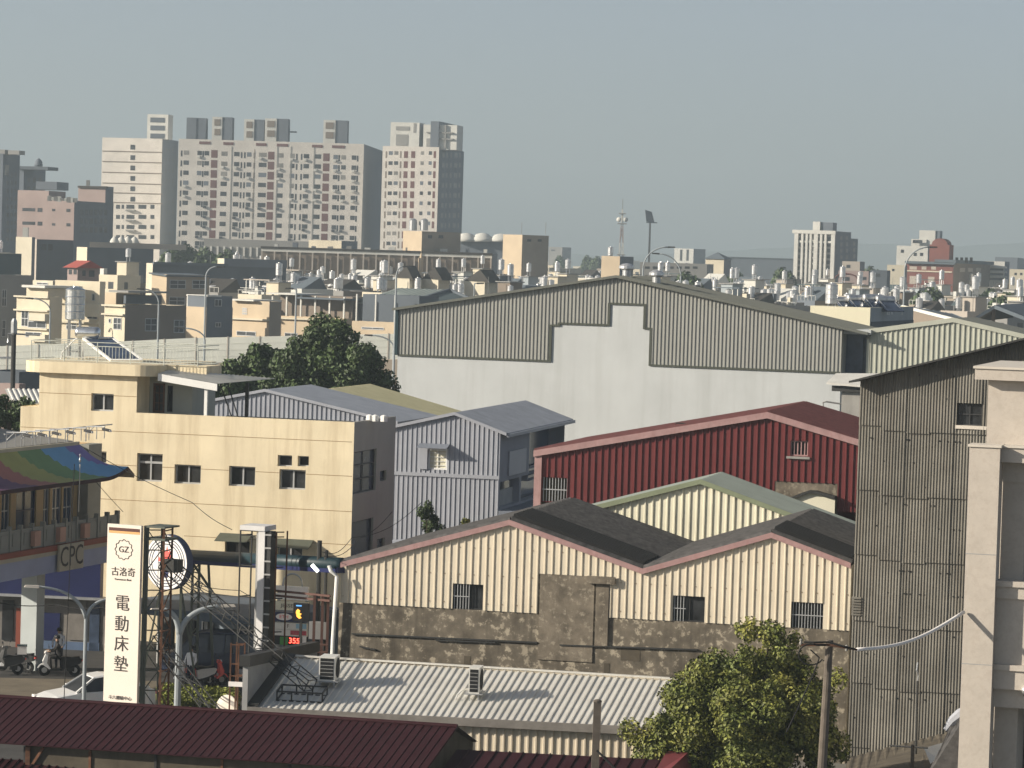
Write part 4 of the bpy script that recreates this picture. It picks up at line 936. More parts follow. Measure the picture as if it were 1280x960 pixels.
def person(label, loc, rz, shirt, trousers, seated=False, helmet=None, sc=1.0):
    t = thing('person', label, 'person', (0, 0, 0))
    if seated:
        J = [((0, 0, .82), .13, .15), ((.03, 0, 1.02), .13, .17), ((.07, 0, 1.25), .12, .19), ((.09, 0, 1.36), .06), ((.11, 0, 1.44), .06), ((.12, 0, 1.58), .095)]
        for s in (-1, 1): J += [((.08, .18 * s, 1.3), .06), ((.22, .25 * s, 1.08), .048), ((.46, .24 * s, 1.04), .036), ((.53, .22 * s, 1.05), .03)]
        for s in (-1, 1): J += [((.02, .10 * s, .80), .1), ((.42, .17 * s, .80), .075), ((.36, .15 * s, .40), .055), ((.34, .15 * s, .32), .045), ((.46, .15 * s, .30), .04)]
        zt, zs = .9, .0
    else:
        J = [((0, 0, .95), .13, .15), ((0, 0, 1.15), .12, .155), ((0, 0, 1.38), .12, .19), ((0, 0, 1.48), .06), ((.01, 0, 1.54), .055), ((.02, 0, 1.65), .095)]
        for s in (-1, 1): J += [((0, .18 * s, 1.41), .06), ((.02, .27 * s, 1.16), .046), ((.16, .22 * s, .98), .035), ((.22, .2 * s, .95), .03)]
        for s in (-1, 1): J += [((0, .09 * s, .92), .1), ((.02, .11 * s, .5), .07), ((-.02, .11 * s, .1), .045), ((0, .11 * s, .05), .045), ((.14, .12 * s, .04), .04)]
        zt = .97
    E = [(0, 1), (1, 2), (2, 3), (3, 4), (4, 5)]
    for b in (6, 10): E += [(2, b), (b, b + 1), (b + 1, b + 2), (b + 2, b + 3)]
    for b in (14, 19): E += [(0, b), (b, b + 1), (b + 1, b + 2), (b + 2, b + 3), (b + 3, b + 4)]
    hz_ = J[5][0][2]
    def mf(c):
        if c.z > hz_ - .13: return 2
        if seated and c.x > .4 and c.z > .95 or (not seated and abs(c.y) > .16 and c.z < 1.02 and c.x > .1): return 2
        return 0 if c.z > zt else 1
    skin_body('body', J, E, 0, [shirt, trousers, M['skin']], mf, t)
    hx = J[5][0]
    m = MB(); m.lathe((hx[0] - .015, 0, hx[2] - .0), [(.105, -.02), (.115, .04), (.09, .1), (.05, .125), (.01, .13)], 14); m.build('helmet' if helmet else 'hair', helmet or M['hair'], t, smooth=True)
    m = MB(); m.hexa([(hx[0] + .085, -.014, hx[2] - .035), (hx[0] + .115, -.012, hx[2] - .035), (hx[0] + .115, .012, hx[2] - .035), (hx[0] + .085, .014, hx[2] - .035), (hx[0] + .085, -.008, hx[2] + .01), (hx[0] + .095, -.006, hx[2] + .01), (hx[0] + .095, .006, hx[2] + .01), (hx[0] + .085, .008, hx[2] + .01)]); m.build('nose', M['skin'], t)
    for s in (-1, 1):
        m = MB(); m.lathe((hx[0] + .085, .035 * s, hx[2] + .012), [(.002, -.008), (.011, 0), (.002, .008)], 8); m.build('eye', M['hair'], t)
    t.location = Vector(loc); t.rotation_euler = (0, 0, rz); t.scale = (sc,) * 3
    return t

def scooter(label, loc, rz, cm, box=None, group=None, rear=None):
    t = thing('scooter', label, 'scooter', (0, 0, 0), group)
    def slab(pts, w, name, m, w2=None, parent=t):
        k = MB(); n = len(pts); w2 = w2 or [w] * n
        L = [Vector((x, -w2[i] / 2, z)) for i, (x, z) in enumerate(pts)]; Rr = [Vector((x, w2[i] / 2, z)) for i, (x, z) in enumerate(pts)]
        k.poly(L); k.poly(Rr[::-1])
        for i in range(n): j = (i + 1) % n; k.quad(L[i], Rr[i], Rr[j], L[j])
        return k.build(name, m, parent)
    for x in (.62, -.62):
        m = MB(); m.lathe((x, -.055, .25), [(.14, 0), (.235, .005), (.25, .035), (.25, .075), (.235, .105), (.14, .11)], 20, axis=(0, 1, 0)); w = m.build('wheel', M['rubber'], t)
        m = MB(); m.lathe((x, -.058, .25), [(.02, 0), (.15, .004), (.15, .112), (.02, .116)], 12, axis=(0, 1, 0)); m.build('rim', M['galvanised'], w)
    slab([(.62, .5), (.72, .52), (.82, .46), (.9, .34), (.86, .33), (.76, .45), (.62, .48)], .13, 'front_mudguard', cm)
    slab([(.46, .95), (.58, .93), (.70, .62), (.66, .46), (.42, .30), (.36, .32), (.52, .55)], .34, 'front_apron', cm, [.2, .2, .34, .34, .38, .38, .36])
    slab([(.42, .33), (.42, .25), (-.12, .22), (-.12, .32)], .34, 'footboard', M['black_plastic'])
    slab([(-.1, .3), (-.06, .66), (-.2, .72), (-.8, .76), (-.95, .70), (-.84, .52), (-.5, .40)], .30, 'rear_body', rear or cm, [.3, .3, .3, .24, .14, .2, .28])
    slab([(-.02, .70), (-.05, .80), (-.25, .83), (-.5, .80), (-.8, .84), (-.82, .77), (-.3, .73)], .28, 'seat', M['black_plastic'])
    slab([(-.62, .42), (-.3, .36), (-.28, .22), (-.6, .2)], .22, 'engine', M['dark_steel'])
    m = MB(); m.tube([(.66, 0, .28), (.52, 0, .92)], .03, 8); m.build('steering_fork', M['dark_steel'], t)
    m = MB(); m.tube([(.42, -.33, 1.0), (.47, -.12, 1.0), (.5, 0, .98), (.47, .12, 1.0), (.42, .33, 1.0)], .018, 8); hb = m.build('handlebar', M['black_plastic'], t)
    slab([(.42, .93), (.44, 1.06), (.54, 1.05), (.62, .95), (.56, .90)], .24, 'headlight_cowl', cm)
    m = MB(); m.lathe((.585, 0, .99), [(.075, 0), (.06, .03), (.01, .045)], 12, axis=(.9, 0, .3)); m.build('headlight', M['white_enamel'], t, smooth=True)
    for s in (-1, 1):
        m = MB(); m.tube([(.45, .22 * s, 1.0), (.44, .3 * s, 1.2)], .008, 6); m.lathe((.45, .32 * s, 1.23), [(.01, 0), (.055, .006), (.055, .016), (.01, .02)], 10, axis=(-1, 0, 0)); m.build('mirror', M['black_plastic'], t)
    m = MB(); m.box((-.93, 0, .66), .05, .16, .08); m.build('tail_light', M['logo_red'], t)
    m = MB(); m.box((-.98, 0, .46), .012, .17, .12, rz=0); m.build('number_plate', M['white_enamel'], t)
    if box:
        m = MB(); m.box((-.78, 0, 1.03), .38, .38, .34); b = m.build('delivery_box', box, t); m = MB(); m.box((-.78, 0, 1.22), .41, .41, .04); m.build('lid', M['teal'], b)
    t.location = Vector(loc); t.rotation_euler = (0, 0, rz); return t

def car(label, loc, rz, cm, kind='sedan', group=None):
    t = thing('car' if kind == 'sedan' else 'van', label, 'car' if kind == 'sedan' else 'van', (0, 0, 0), group)
    if kind == 'sedan':
        st = [(2.25, .62, .32, .56), (2.15, .78, .22, .66), (1.75, .88, .18, .78), (.95, .90, .18, .90), (-.1, .905, .18, .93), (-1.4, .90, .18, .95), (-2.0, .86, .2, .96), (-2.22, .74, .3, .88), (-2.27, .66, .38, .7)]
        cab = [(1.0, .70, .90), (.25, .60, 1.38), (-.3, .60, 1.45), (-1.0, .59, 1.40), (-1.85, .66, .96)]; zr = 1.0
    else:
        st = [(2.2, .7, .3, .75), (2.1, .82, .22, .95), (1.6, .88, .2, 1.1), (.9, .90, .2, 1.18), (-1.9, .90, .2, 1.2), (-2.2, .86, .25, 1.2)]
        cab = [(1.5, .78, 1.08), (.75, .74, 1.82), (.2, .75, 1.9), (-1.9, .75, 1.9), (-2.18, .78, 1.2)]; zr = 1.25
    m = MB(); rings = []
    for x, w, z0, z1 in st:
        pts = [(x, -w * .9, z0), (x, -w, z0 + .12), (x, -w, (z0 + z1) / 2), (x, -w * .95, z1 - .06), (x, -w * .8, z1), (x, w * .8, z1), (x, w * .95, z1 - .06), (x, w, (z0 + z1) / 2), (x, w, z0 + .12), (x, w * .9, z0)]
        i = len(m.v); m.v += pts; rings.append(i)
    for a, b in zip(rings, rings[1:]):
        for q in range(10): m.f.append((a + q, a + (q + 1) % 10, b + (q + 1) % 10, b + q)); m.m.append(0)
    m.f.append(tuple(rings[0] + q for q in range(10))); m.f.append(tuple(rings[-1] + q for q in range(9, -1, -1))); m.m += [0, 0]
    m.build('body', cm, t, smooth=False)
    # cabin: glass sides, roof skin and pillars
    m = MB(); low = [(x, w + .12 if 0 < i < len(cab) - 1 else w, min(z, zr - .1)) for i, (x, w, z) in enumerate(cab)]
    top = cab[1:-1]; lx = [cab[0][0], cab[-1][0]]
    zb_ = cab[0][2] - .02; B4 = lambda x, y, z: (x, y, z)
    wl = .80 if kind == 'sedan' else .86
    for s in (-1, 1):
        m.poly([(cab[0][0], wl * s, zb_)] + [(x, w * s, z) for x, w, z in top] + [(cab[-1][0], wl * s, cab[-1][2] - .02)])
    m.quad((cab[0][0], -wl, zb_), (cab[0][0], wl, zb_), (top[0][0], top[0][1], top[0][2]), (top[0][0], -top[0][1], top[0][2]))
    m.quad((cab[-1][0], wl, cab[-1][2] - .02), (cab[-1][0], -wl, cab[-1][2] - .02), (top[-1][0], -top[-1][1], top[-1][2]), (top[-1][0], top[-1][1], top[-1][2]))
    m.build('windows', M['glass_dark'], t)
    m = MB()
    for (x0, w0, z0), (x1, w1, z1) in zip(top, top[1:]): m.hexa([(x0, -w0 - .01, z0 - .01), (x0, w0 + .01, z0 - .01), (x1, w1 + .01, z1 - .01), (x1, -w1 - .01, z1 - .01), (x0, -w0 + .05, z0 + .04), (x0, w0 - .05, z0 + .04), (x1, w1 - .05, z1 + .04), (x1, -w1 + .05, z1 + .04)])
    m.build('roof', cm, t)
    for s in (-1, 1):
        m = MB(); m.beam((cab[0][0], wl * s, zb_), (top[0][0], top[0][1] * s, top[0][2]), .07); m.beam((cab[-1][0], wl * s, cab[-1][2]), (top[-1][0], top[-1][1] * s, top[-1][2]), .12); xm = (top[0][0] + top[-1][0]) / 2; m.beam((xm, (wl + .02) * s, zb_ + .02), (xm, top[1][1] * s + .012 * s, top[1][2] - .02), .07); m.build('pillars', cm, t)
        m = MB(); m.box((st[0][0] - .06, .55 * s, .62 if kind == 'sedan' else .8), .12, .3, .12); m.build('headlight', M['white_enamel'], t)
        m = MB(); m.box((.75, .98 * s, zb_ + .06), .12, .18, .12); m.build('wing_mirror', cm, t)
        m = MB(); m.box((st[-1][0] + .02, .55 * s, .78), .06, .26, .12); m.build('tail_light', M['logo_red'], t)
        for x in (1.35, -1.35):
            k = MB(); k.lathe((x, (.74 if s > 0 else -.92), .32), [(.2, 0), (.31, .01), (.32, .05), (.32, .14), (.31, .18), (.2, .18)], 18, axis=(0, 1, 0)); w = k.build('wheel', M['rubber'], t)
            k = MB(); k.lathe((x, (.745 if s > 0 else -.925), .32), [(.02, 0), (.2, .004), (.2, .182), (.02, .186)], 10, axis=(0, 1, 0)); k.build('rim', M['galvanised'], w)
    m = MB(); m.box((st[0][0] + .0, 0, .42), .05, .9, .14); m.build('grille', M['black_plastic'], t)
    t.location = Vector(loc); t.rotation_euler = (0, 0, rz); return t

# ================================================================== street surfaces
m = MB(); m.poly([(-60, 108, .006), (-2, 108, .006), (-3, 150, .006), (-60, 150, .006)]); struct(m.build('road', M['asphalt']))
m = MB(); m.poly([(-60, 122.5, .03), (-14, 125.5, .03), (-14, 131.0, .03), (-60, 128, .03)]); struct(m.build('pavement', M['sunlit_pavement_tan']))  # tan colour carries the sunlit strip of the street
m = MB()
for k in range(3): m.hexa([(-26 + k * 3, 122.2 + .15 * k, .004), (-24 + k * 3, 122.35 + .15 * k, .004), (-24 + k * 3, 122.5 + .15 * k, .004), (-26 + k * 3, 122.35 + .15 * k, .004), (-26 + k * 3, 122.2 + .15 * k, .012), (-24 + k * 3, 122.35 + .15 * k, .012), (-24 + k * 3, 122.5 + .15 * k, .012), (-26 + k * 3, 122.35 + .15 * k, .012)])
struct(m.build('road_marking', M['road_white']))

# ================================================================== filling station, left
Sp = facade((0, 728), (135, 703), 126); sz = lambda px, py: Sp.uz(px, py)
st_ = thing('filling_station', 'filling station with a rainbow striped roof edge over a grey balcony', 'filling station', Sp.P(3, 0, 5))
mm = {}
for n_, h in (('stripe_plum', '#6a4a62'), ('stripe_rust', '#a2685c'), ('stripe_olive', '#9f9d5c'), ('stripe_green', '#6f8c5c'), ('stripe_blue', '#6a9cc0'), ('stripe_purple', '#7b71a6'), ('band_blue', '#9a9fb4'), ('band_red', '#8a4a3a'), ('band_light', '#b0a893'), ('balcony_grey', '#8d8d84'), ('upper_beige', '#b39a72'), ('planter_pink', '#b58c7a'), ('flat_roof', '#8d8a82')): mm[n_] = mat(n_, hexl(h), rough=.6, var=.08)
uA = sz(-45, 728)[0]; uB = sz(137, 703)[0]
z_ = lambda y, x=0: sz(x, y)[1]
zb0, zb1, zb2, zb3 = z_(728), z_(705.5), z_(700), z_(693)
for nm, a, b, mt, v in (('canopy_band', zb0, zb1, 'band_blue', 0), ('light_strip', zb1, zb2, 'band_light', -.04), ('red_strip', zb2, zb3, 'band_red', -.09)):
    m = MB(); m.pbox(Sp, uA, uB, a, b, v, 5.5); m.build(nm, mm[mt], st_)
cu0, cu1, cz0, cz1 = rect(Sp, 69, 679, 99, 715); cz0 = zb0 + .02
m = MB(); m.pbox(Sp, cu0, cu1, cz0, cz1, -.2, -.1); pn = m.build('letter_panel', mm['band_light'], st_)
text_mesh('CPC', (cz1 - cz0) * 1.08, 'lettering', M['sign_ink'], pn, Sp.P((cu0 + cu1) / 2, (cz0 + cz1) / 2, -.212), Sp.e, (0, 0, 1), sx=.95)
# balcony parapet
zt = z_(664)
m = MB(); k = uA
while k < uB + 1.0:
    m.pbox(Sp, k, k + .9, zb3, zb3 + .85, .1, .2); m.pbox(Sp, k + .15, k + .75, zb3 + .2, zb3 + .7, .07, .1)
    k += 1.0
m.build('balcony_parapet', mm['balcony_grey'], st_)
k = uA
while k < uB + 1.1:
    m = MB(); m.pbox(Sp, k - .14, k - .0, zb3, zb3 + 1.02, .05, .24); m.build('parapet_post', mm['balcony_grey'], st_); k += 1.0
for px, py in ((43, 673), (74.5, 668), (105, 663)):
    u = sz(px, py)[0]; m = MB(); m.pbox(Sp, u - .26, u + .26, zb3 + .12, zb3 + .72, -.16, .04); m.build('planter', mm['planter_pink'], st_)
# upper floor wall with windows, set back
Su = Sp.back(2.2); s2 = lambda px, py: Su.uz(px, py)
zTop = s2(50, 566)[1] + .2
ue_ = s2(112, 640)[0]
hw = [rect(Su, -30, 612, -14, 664), rect(Su, 2, 614, 13, 664), rect(Su, 20, 612, 45, 664), rect(Su, 54, 610, 62, 664), rect(Su, 65, 609, 77, 662), rect(Su, 79, 608, 91, 660)]
m = MB(); wall(m, Su, uA, ue_, zTop, zb3, holes=hw, reveal=.12); m.quad(Su.P(ue_, zb3, 0), Su.P(ue_, zTop, 0), Su.P(ue_, zTop, 5), Su.P(ue_, zb3, 5)); m.build('upper_wall', mm['upper_beige'], st_)
for i, r in enumerate(hw): window(Su, r, st_, M['window_frame'] if i != 2 else M['navy'], M['glass_blue'], .12, .07, (1, 1), barw=.05)
m = MB(); m.pbox(Su, s2(96, 640)[0], ue_ + .02, zb3, zTop, -.5, -.02); m.build('corner_pier', mm['balcony_grey'], st_)
# rainbow roof edge: a concave skirt from the roof line out to the eaves
T1 = at(107, 558, 134); zTt = sz(0, 567)[1]
Bq = Sp.back(-1.5); zBb = Bq.uz(20, 611)[1]; tip = at(168, 592.5, 137.5); tA = Bq.uz(112, 602)[0]
m = MB(); NU, NV = 90, 8
uT1 = sz(107, 558)[0]; gridp = []
Lsk = uT1 - uA
for i in range(NU + 1):
    row = []; f = i / NU
    Pt = Sp.P(uA + Lsk * f, zTt, .3)
    ub_ = uA + (Sp.back(-1.5).uz(150, 595)[0] + .9 - uA) * f
    lift = .0 if f < .8 else .38 * ((f - .8) / .2) ** 2
    Pb = Sp.P(ub_, zBb + lift, -1.5)
    if i == NU: Pb = tip
    for j in range(NV + 1):
        t_ = j / NV; q = Pt.lerp(Pb, t_); q.z -= .34 * math.sin(PI * t_) * (1 - .2 * f); row.append(q)
    gridp.append(row)
names = ['stripe_plum', 'stripe_rust', 'stripe_olive', 'stripe_green', 'stripe_blue', 'stripe_purple']
for i in range(NU):
    for j in range(NV):
        x = proj(gridp[i][j])[0] - 46 * (j / NV)
        x = (uA + Lsk * i / NU) ; d_ = x - (j / NV) * 2.1
        bnd = [sz(p, 560)[0] for p in (-26, -2, 28, 57, 88)]
        mi = sum(1 for b in bnd if d_ > b)
        m.quad(gridp[i][j], gridp[i + 1][j], gridp[i + 1][j + 1], gridp[i][j + 1], mi)
m.build('rainbow_roof_edge', [mm[n_] for n_ in names], st_, smooth=True)
m = MB()
for i in range(NU): a, b = gridp[i][NV], gridp[i + 1][NV]; dn = Vector((0, 0, -.16)); m.quad(a + dn, b + dn, b, a); bk = Sp.d * 1.4; m.quad(a + dn, b + dn, b + dn + bk, a + dn + bk)
m.build('eaves_board', mat('eaves_plum', hexl('#3a2226'), var=.1), st_)
m = MB(); m.pbox(Sp, uA, uT1, zTt - .02, zTt + .12, .28, .42); m.build('roof_edge_cap', mm['band_light'], st_)
# flat hip roof
a, b, c, d = Sp.P(uA, zTt + .1, .6), at(92, 551, 134.5), at(30, 541, 136.5), at(-60, 524, 131)
m = MB(); m.quad(a, b, c, d); bk = [Vector((q.x, q.y, zTt - .3)) for q in (a, b, c, d)]; m.quad(*bk[::-1])
for i in range(4): j = (i + 1) % 4; m.quad((a, b, c, d)[i], bk[i], bk[j], (a, b, c, d)[j])
m.build('roof', mm['flat_roof'], st_)
fl_group = 'floodlights along the filling station roof'
fl0 = None
for i, (px, py, lab) in enumerate([(8, 557, 0), (26, 555, 0), (44, 553, 0), (62, 551, 0), (84, 546, 'floodlight on a bracket over the blue stripe of the station roof'), (107, 543, 'floodlight on a bracket over the purple end of the station roof')]):
    Pq = at(px, 561, 127.5 + px * .058)
    if fl0 is None:
        f = thing('floodlight', 'small floodlight on a pipe bracket along the left part of the station roof', 'floodlight', (0, 0, 0), fl_group)
        m = MB(); m.tube([(0, 0, 0), (0, 0, .62), (.85, -.5, .66)], .025, 6); m.tube([(0, 0, .3), (.35, -.2, .63)], .018, 6); m.build('bracket', M['galvanised'], f)
        m = MB(); m.hexa([(.74, -.62, .52), (1.08, -.76, .46), (1.14, -.62, .46), (.8, -.48, .52), (.74, -.60, .62), (1.06, -.74, .56), (1.12, -.6, .56), (.8, -.46, .62)]); m.build('lamp_head', M['black_plastic'], f)
        m = MB(); m.hexa([(1.085, -.757, .475), (1.1, -.763, .47), (1.155, -.63, .47), (1.14, -.62, .475), (1.07, -.74, .55), (1.085, -.745, .545), (1.135, -.61, .545), (1.12, -.605, .55)]); m.build('lens', M['white_enamel'], f)
        fl0 = f; f.location = Vector((Pq.x, Pq.y, zTt + .1)); OFF[f.name] = f.location
    else: copy_tree(fl0, (Pq.x, Pq.y, zTt + .1), 0, lab or None)
m = MB()
for k in range(12): u = uA + 6 + k * .75; m.tube([Sp.P(u, zTt + .05, 1.0), Sp.P(u, zTt + .62, 1.0)], .02, 5)
m.tube([Sp.P(uA + 5, zTt + .62, 1.0), Sp.P(uA + 15, zTt + .62, 1.0)], .03, 6); m.build('roof_pipe_rack', M['galvanised'], st_)
an = at(100, 575, 131); m = MB(); m.tube([at(100, 580, 129), at(98, 640, 129)], .02, 5); m.lathe(at(100, 578, 129), [(.03, 0), (.05, .1), (.02, .2), (.04, .3), (.01, .35)], 8); m.build('finial', M['galvanised'], st_)
# ground floor: column, shop wall, posters
col = at(39, 838, 133.6)
m = MB(); m.box((col.x, col.y, zb0 / 2 + .1), .72, .72, zb0 + .2, rz=R_(-18)); m.build('column', mat('column_white', hexl('#b9c0bf'), var=.06), st_)
Qp = facade_th((0, 744), 141, 8); qz = lambda px, py: Qp.uz(px, py)
m = MB(); r = rect(Qp, -60, 716, 129, 745); m.pbox(Qp, r[0], r[1], qz(90, 745)[1], qz(90, 700)[1], -.5, 0); fb = m.build('fascia', M['navy'], st_)
text_mesh('好站', .42, 'lettering', M['white_frame'], fb, Qp.P(qz(96, 738)[0], qz(96, 739)[1], -.515), Qp.e, (0, 0, 1)) if False else None
m = MB(); wq = qz(131, 790)[0]; m.pbox(Qp, qz(-80, 790)[0], wq, 0, qz(90, 745)[1], 0, .2); m.build('shop_wall', M['grey_fascia'], st_)
for (x0, y0, x1, y1, mt) in ((54, 766, 75, 800, M['navy']), (52, 802, 124, 835, mat('panel_pale_blue', hexl('#5a6c86'), var=.1)), (86, 752, 108, 800, M['grey_fascia']), (112, 756, 124, 834, M['glass_blue']), (3, 750, 17, 800, M['glass_dark']), (20, 760, 28, 836, mm['band_red'])):
    r = rect(Qp, x0, y0, x1, y1); m = MB(); m.pbox(Qp, *r, -.06, -.001); m.build('poster' if y1 < 810 else 'wall_panel', mt, st_)
m = MB(); m.pbox(Qp, qz(-80, 790)[0], wq, qz(90, 747)[1], qz(90, 744)[1], -.7, -.02); m.build('light_rail', M['galvanised'], st_)
# scooters, riders, people
sc1 = scooter('white scooter with its headlamp out front, ridden beside the station column', atz(74, 845, 0.03), PI + R_(12), M['car_white'], rear=M['cloth_dark'])
person('person in dark clothes and helmet sitting on the white scooter', atz(74, 845, 0.03), PI + R_(12), M['cloth_dark'], M['cloth_dark'], True, M['black_plastic'])
person('person in a white shirt standing behind the white scooter', atz(73, 837, .03), PI + R_(75), M['cloth_white'], M['cloth_navy'])
scooter('dark scooter with a white delivery box, left of the station column', atz(3, 843, .03), PI + R_(8), M['dark_frame'], M['white_enamel'])
scooter('grey scooter parked against the station column', atz(19, 840, .03), R_(160), M['dark_frame'])
cw_ = at(118, 850, 121); car('white saloon car seen from the front beside the tall white sign', (cw_.x - .1, 121.8, .01), R_(207), M['car_white'])
pq = atz(238, 861, .01); person('person in a white shirt and navy trousers standing beside the dark blue van', pq, R_(-120), M['cloth_white'], M['cloth_navy'])
vq = atz(268, 846, .01); car('dark blue van parked behind the clipped hedge', vq, R_(172), M['car_navy'], 'van')
scooter('red scooter parked between the hedge and the dark blue van', atz(258, 857, .01), R_(20), M['logo_red'])
scooter('white scooter parked at the van beside the red scooter', atz(243, 858, .01), R_(205), M['car_white'])
q = Mp.P(mz(40, 930)[0], 0, 7.6); car('silver car parked under the maroon shed roof in the bottom left corner', (q.x, q.y, .01), R_(185), mat('car_silver', (.42, .46, .48), rough=.25, var=.05, spec=.5))
# hedge
def leaf_cloud(name, blobs, n, size, m, parent, seed=1, flat=.5):
    """many small leaf faces through the volume of ellipsoid blobs (cx,cy,cz,rx,ry,rz)"""
    rnd = random.Random(seed); V = []; Fc = []; tot = sum(b[3] * b[4] * b[5] for b in blobs) ; off = OFF.get(parent.name) if parent else Vector((0, 0, 0))
    for b in blobs:
        k = int(n * (b[3] * b[4] * b[5]) / tot)
        for _ in range(k):
            while True:
                d = Vector((rnd.gauss(0, 1), rnd.gauss(0, 1), rnd.gauss(0, 1)))
                if d.length > .01: break
            d.normalize(); rr = rnd.random() ** .38
            c = Vector((b[0] + d.x * b[3] * rr, b[1] + d.y * b[4] * rr, b[2] + d.z * b[5] * rr))
            nn = (d * .8 + Vector((rnd.uniform(-1, 1), rnd.uniform(-1, 1), rnd.uniform(-.4, 1)))).normalized()
            x = nn.orthogonal().normalized(); y = nn.cross(x); a = rnd.uniform(0, 6.28); x, y = x * math.cos(a) + y * math.sin(a), y * math.cos(a) - x * math.sin(a)
            s = size * rnd.uniform(.6, 1.35); i = len(V); c = c - off
            V += [tuple(c - x * s), tuple(c - y * s * flat + nn * s * .1), tuple(c + x * s), tuple(c + y * s * flat + nn * s * .1)]; Fc.append((i, i + 1, i + 2, i + 3))
    me = bpy.data.meshes.new(name); me.from_pydata(V, [], Fc); me.materials.append(m); me.update()
    o = bpy.data.objects.new(name, me); COL.objects.link(o)
    if parent: o.parent = parent; OFF[o.name] = off
    return o
h0, h1 = atz(205, 878, .1), atz(293, 874, .1); h0 = at(200, 868, 124.5); h1 = at(296, 866, 123.5)
hg = thing('hedge', 'low clipped yellow-green hedge in front of the dark blue van', 'hedge', ((h0.x + h1.x) / 2, (h0.y + h1.y) / 2, 0))
bl = []
for k in range(12): f = (k + .5) / 12; bl.append((h0.x + (h1.x - h0.x) * f, h0.y + (h1.y - h0.y) * f, .42, .32, .5, .48))
leaf_cloud('foliage', bl, 7000, .06, M['hedge_leaf'], hg, 5)
m = MB()
for k in range(12): f = (k + .5) / 12; m.tube([(h0.x + (h1.x - h0.x) * f, h0.y + (h1.y - h0.y) * f, 0), (h0.x + (h1.x - h0.x) * f, h0.y + (h1.y - h0.y) * f, .5)], .02, 5)
m.build('stems', M['bark'], hg)
# ================================================================== tall white sign on a steel tower
Tp = facade((136, 654.5), (178, 657.5), 112); tz = lambda px, py: Tp.uz(px, py)
tu0, tu1 = tz(131.8, 765)[0], tz(173.8, 765)[0]; tz0, tz1 = tz(150, 878)[1], tz(157, 656)[1]
ts = thing('sign_tower', 'tall white vertical sign with black Chinese writing on a steel lattice tower', 'sign', Tp.P((tu0 + tu1) / 2, 0, .6))
m = MB(); m.pbox(Tp, tu0, tu1, tz0, tz1, 0, .14); pn = m.build('sign_panel', M['sign_white'], ts)
H = tz1 - tz0; W_ = tu1 - tu0; ty = lambda py: tz(154, py)[1]
m = MB(); m.pbox(Tp, tu0 + .06, tu1 - .05, ty(664), ty(660), -.006, 0); m.build('brown_stripe', M['sign_brown'], pn)
m = MB(); m.pbox(Tp, tu0 + .06, tu1 - .05, ty(667), ty(664) - .001, -.006, 0); m.build('orange_stripe', M['sign_orange'], pn)
uc = (tu0 + tu1) / 2; cc = Tp.P(uc - .0, ty(687), -.01)
m = MB(); pr = None                     # scalloped badge ring
N_ = 96
def sc_r(a): return .335 + .022 * math.cos(12 * a)
for i in range(N_):
    if i % 12 == 6 and False: continue
    a0, a1 = 2 * PI * i / N_, 2 * PI * (i + 1) / N_
    P = lambda a, r: cc + Tp.e * (r * math.cos(a)) + Vector((0, 0, r * math.sin(a)))
    m.quad(P(a0, sc_r(a0) - .014), P(a1, sc_r(a1) - .014), P(a1, sc_r(a1) + .014), P(a0, sc_r(a0) + .014))
m.build('badge_ring', M['sign_ink'], pn)
text_mesh('GZ', .30, 'lettering', M['sign_ink'], pn, cc, Tp.e, (0, 0, 1))
def vtxt(s, py, size, sx=1.0): text_mesh(s, size, 'lettering', M['sign_ink'], pn, Tp.P(uc + (0.0), ty(py), -.01), Tp.e, (0, 0, 1), sx=sx)
vtxt('古洛奇', 715.5, .33); vtxt('Germanus Bett', 724.5, .10, 1.1)
for s, y in (('電', 755), ('動', 781), ('床', 806), ('墊', 831.5)): vtxt(s, y, .60)
vtxt('斗六體驗中心', 873, .145, 1.1)
# lattice tower behind
posts = [(tu0 + .25, .3), (tu1 + .12, .25), (tu1 + .52, .55), (tu1 + .78, .25), (tu0 + .25, .95), (tu1 + .62, 1.1)]
for i, (u, v) in enumerate(posts):
    m = MB(); m.beam(Tp.P(u, 0, v), Tp.P(u, tz1 - .05 if i < 4 else tz1 - .1, v), .1 if i == 1 else .07); m.build('tower_post', M['green_steel'] if i in (1, 2) else M['rust'], ts)
nl = 11
for a, b in ((1, 2), (2, 3), (3, 5), (0, 4)):
    m = MB()
    for k in range(nl + 1):
        z = .2 + (tz1 - .35) * k / nl; (ua_, va), (ub_, vb) = posts[a], posts[b]; m.beam(Tp.P(ua_, z, va), Tp.P(ub_, z, vb), .04)
        if k < nl: z2 = .2 + (tz1 - .35) * (k + 1) / nl; A_, B_ = (z, z2) if k % 2 else (z2, z); m.beam(Tp.P(ua_, A_, va), Tp.P(ub_, B_, vb), .035)
    m.build('lattice', M['green_steel'] if a == 1 else M['rust'], ts)
m = MB(); m.pbox(Tp, tu1 + .02, tu1 + .85, tz1 - .5, tz1 - .42, .2, 1.15); m.pbox(Tp, tu1 + .02, tu1 + .85, tz1 - .06, tz1, .16, 1.2); m.pbox(Tp, tu1 + .02, tu1 + .12, tz0, tz1, .16, .22); m.build('tower_cap', M['green_steel'], ts)
m = MB(); u, z = tz(210, 697); m.pbox(Tp, tu1 + .62, tu1 + 1.2, ty(713), ty(697), .5, .9); m.build('junction_box', M['dark_steel'], ts)
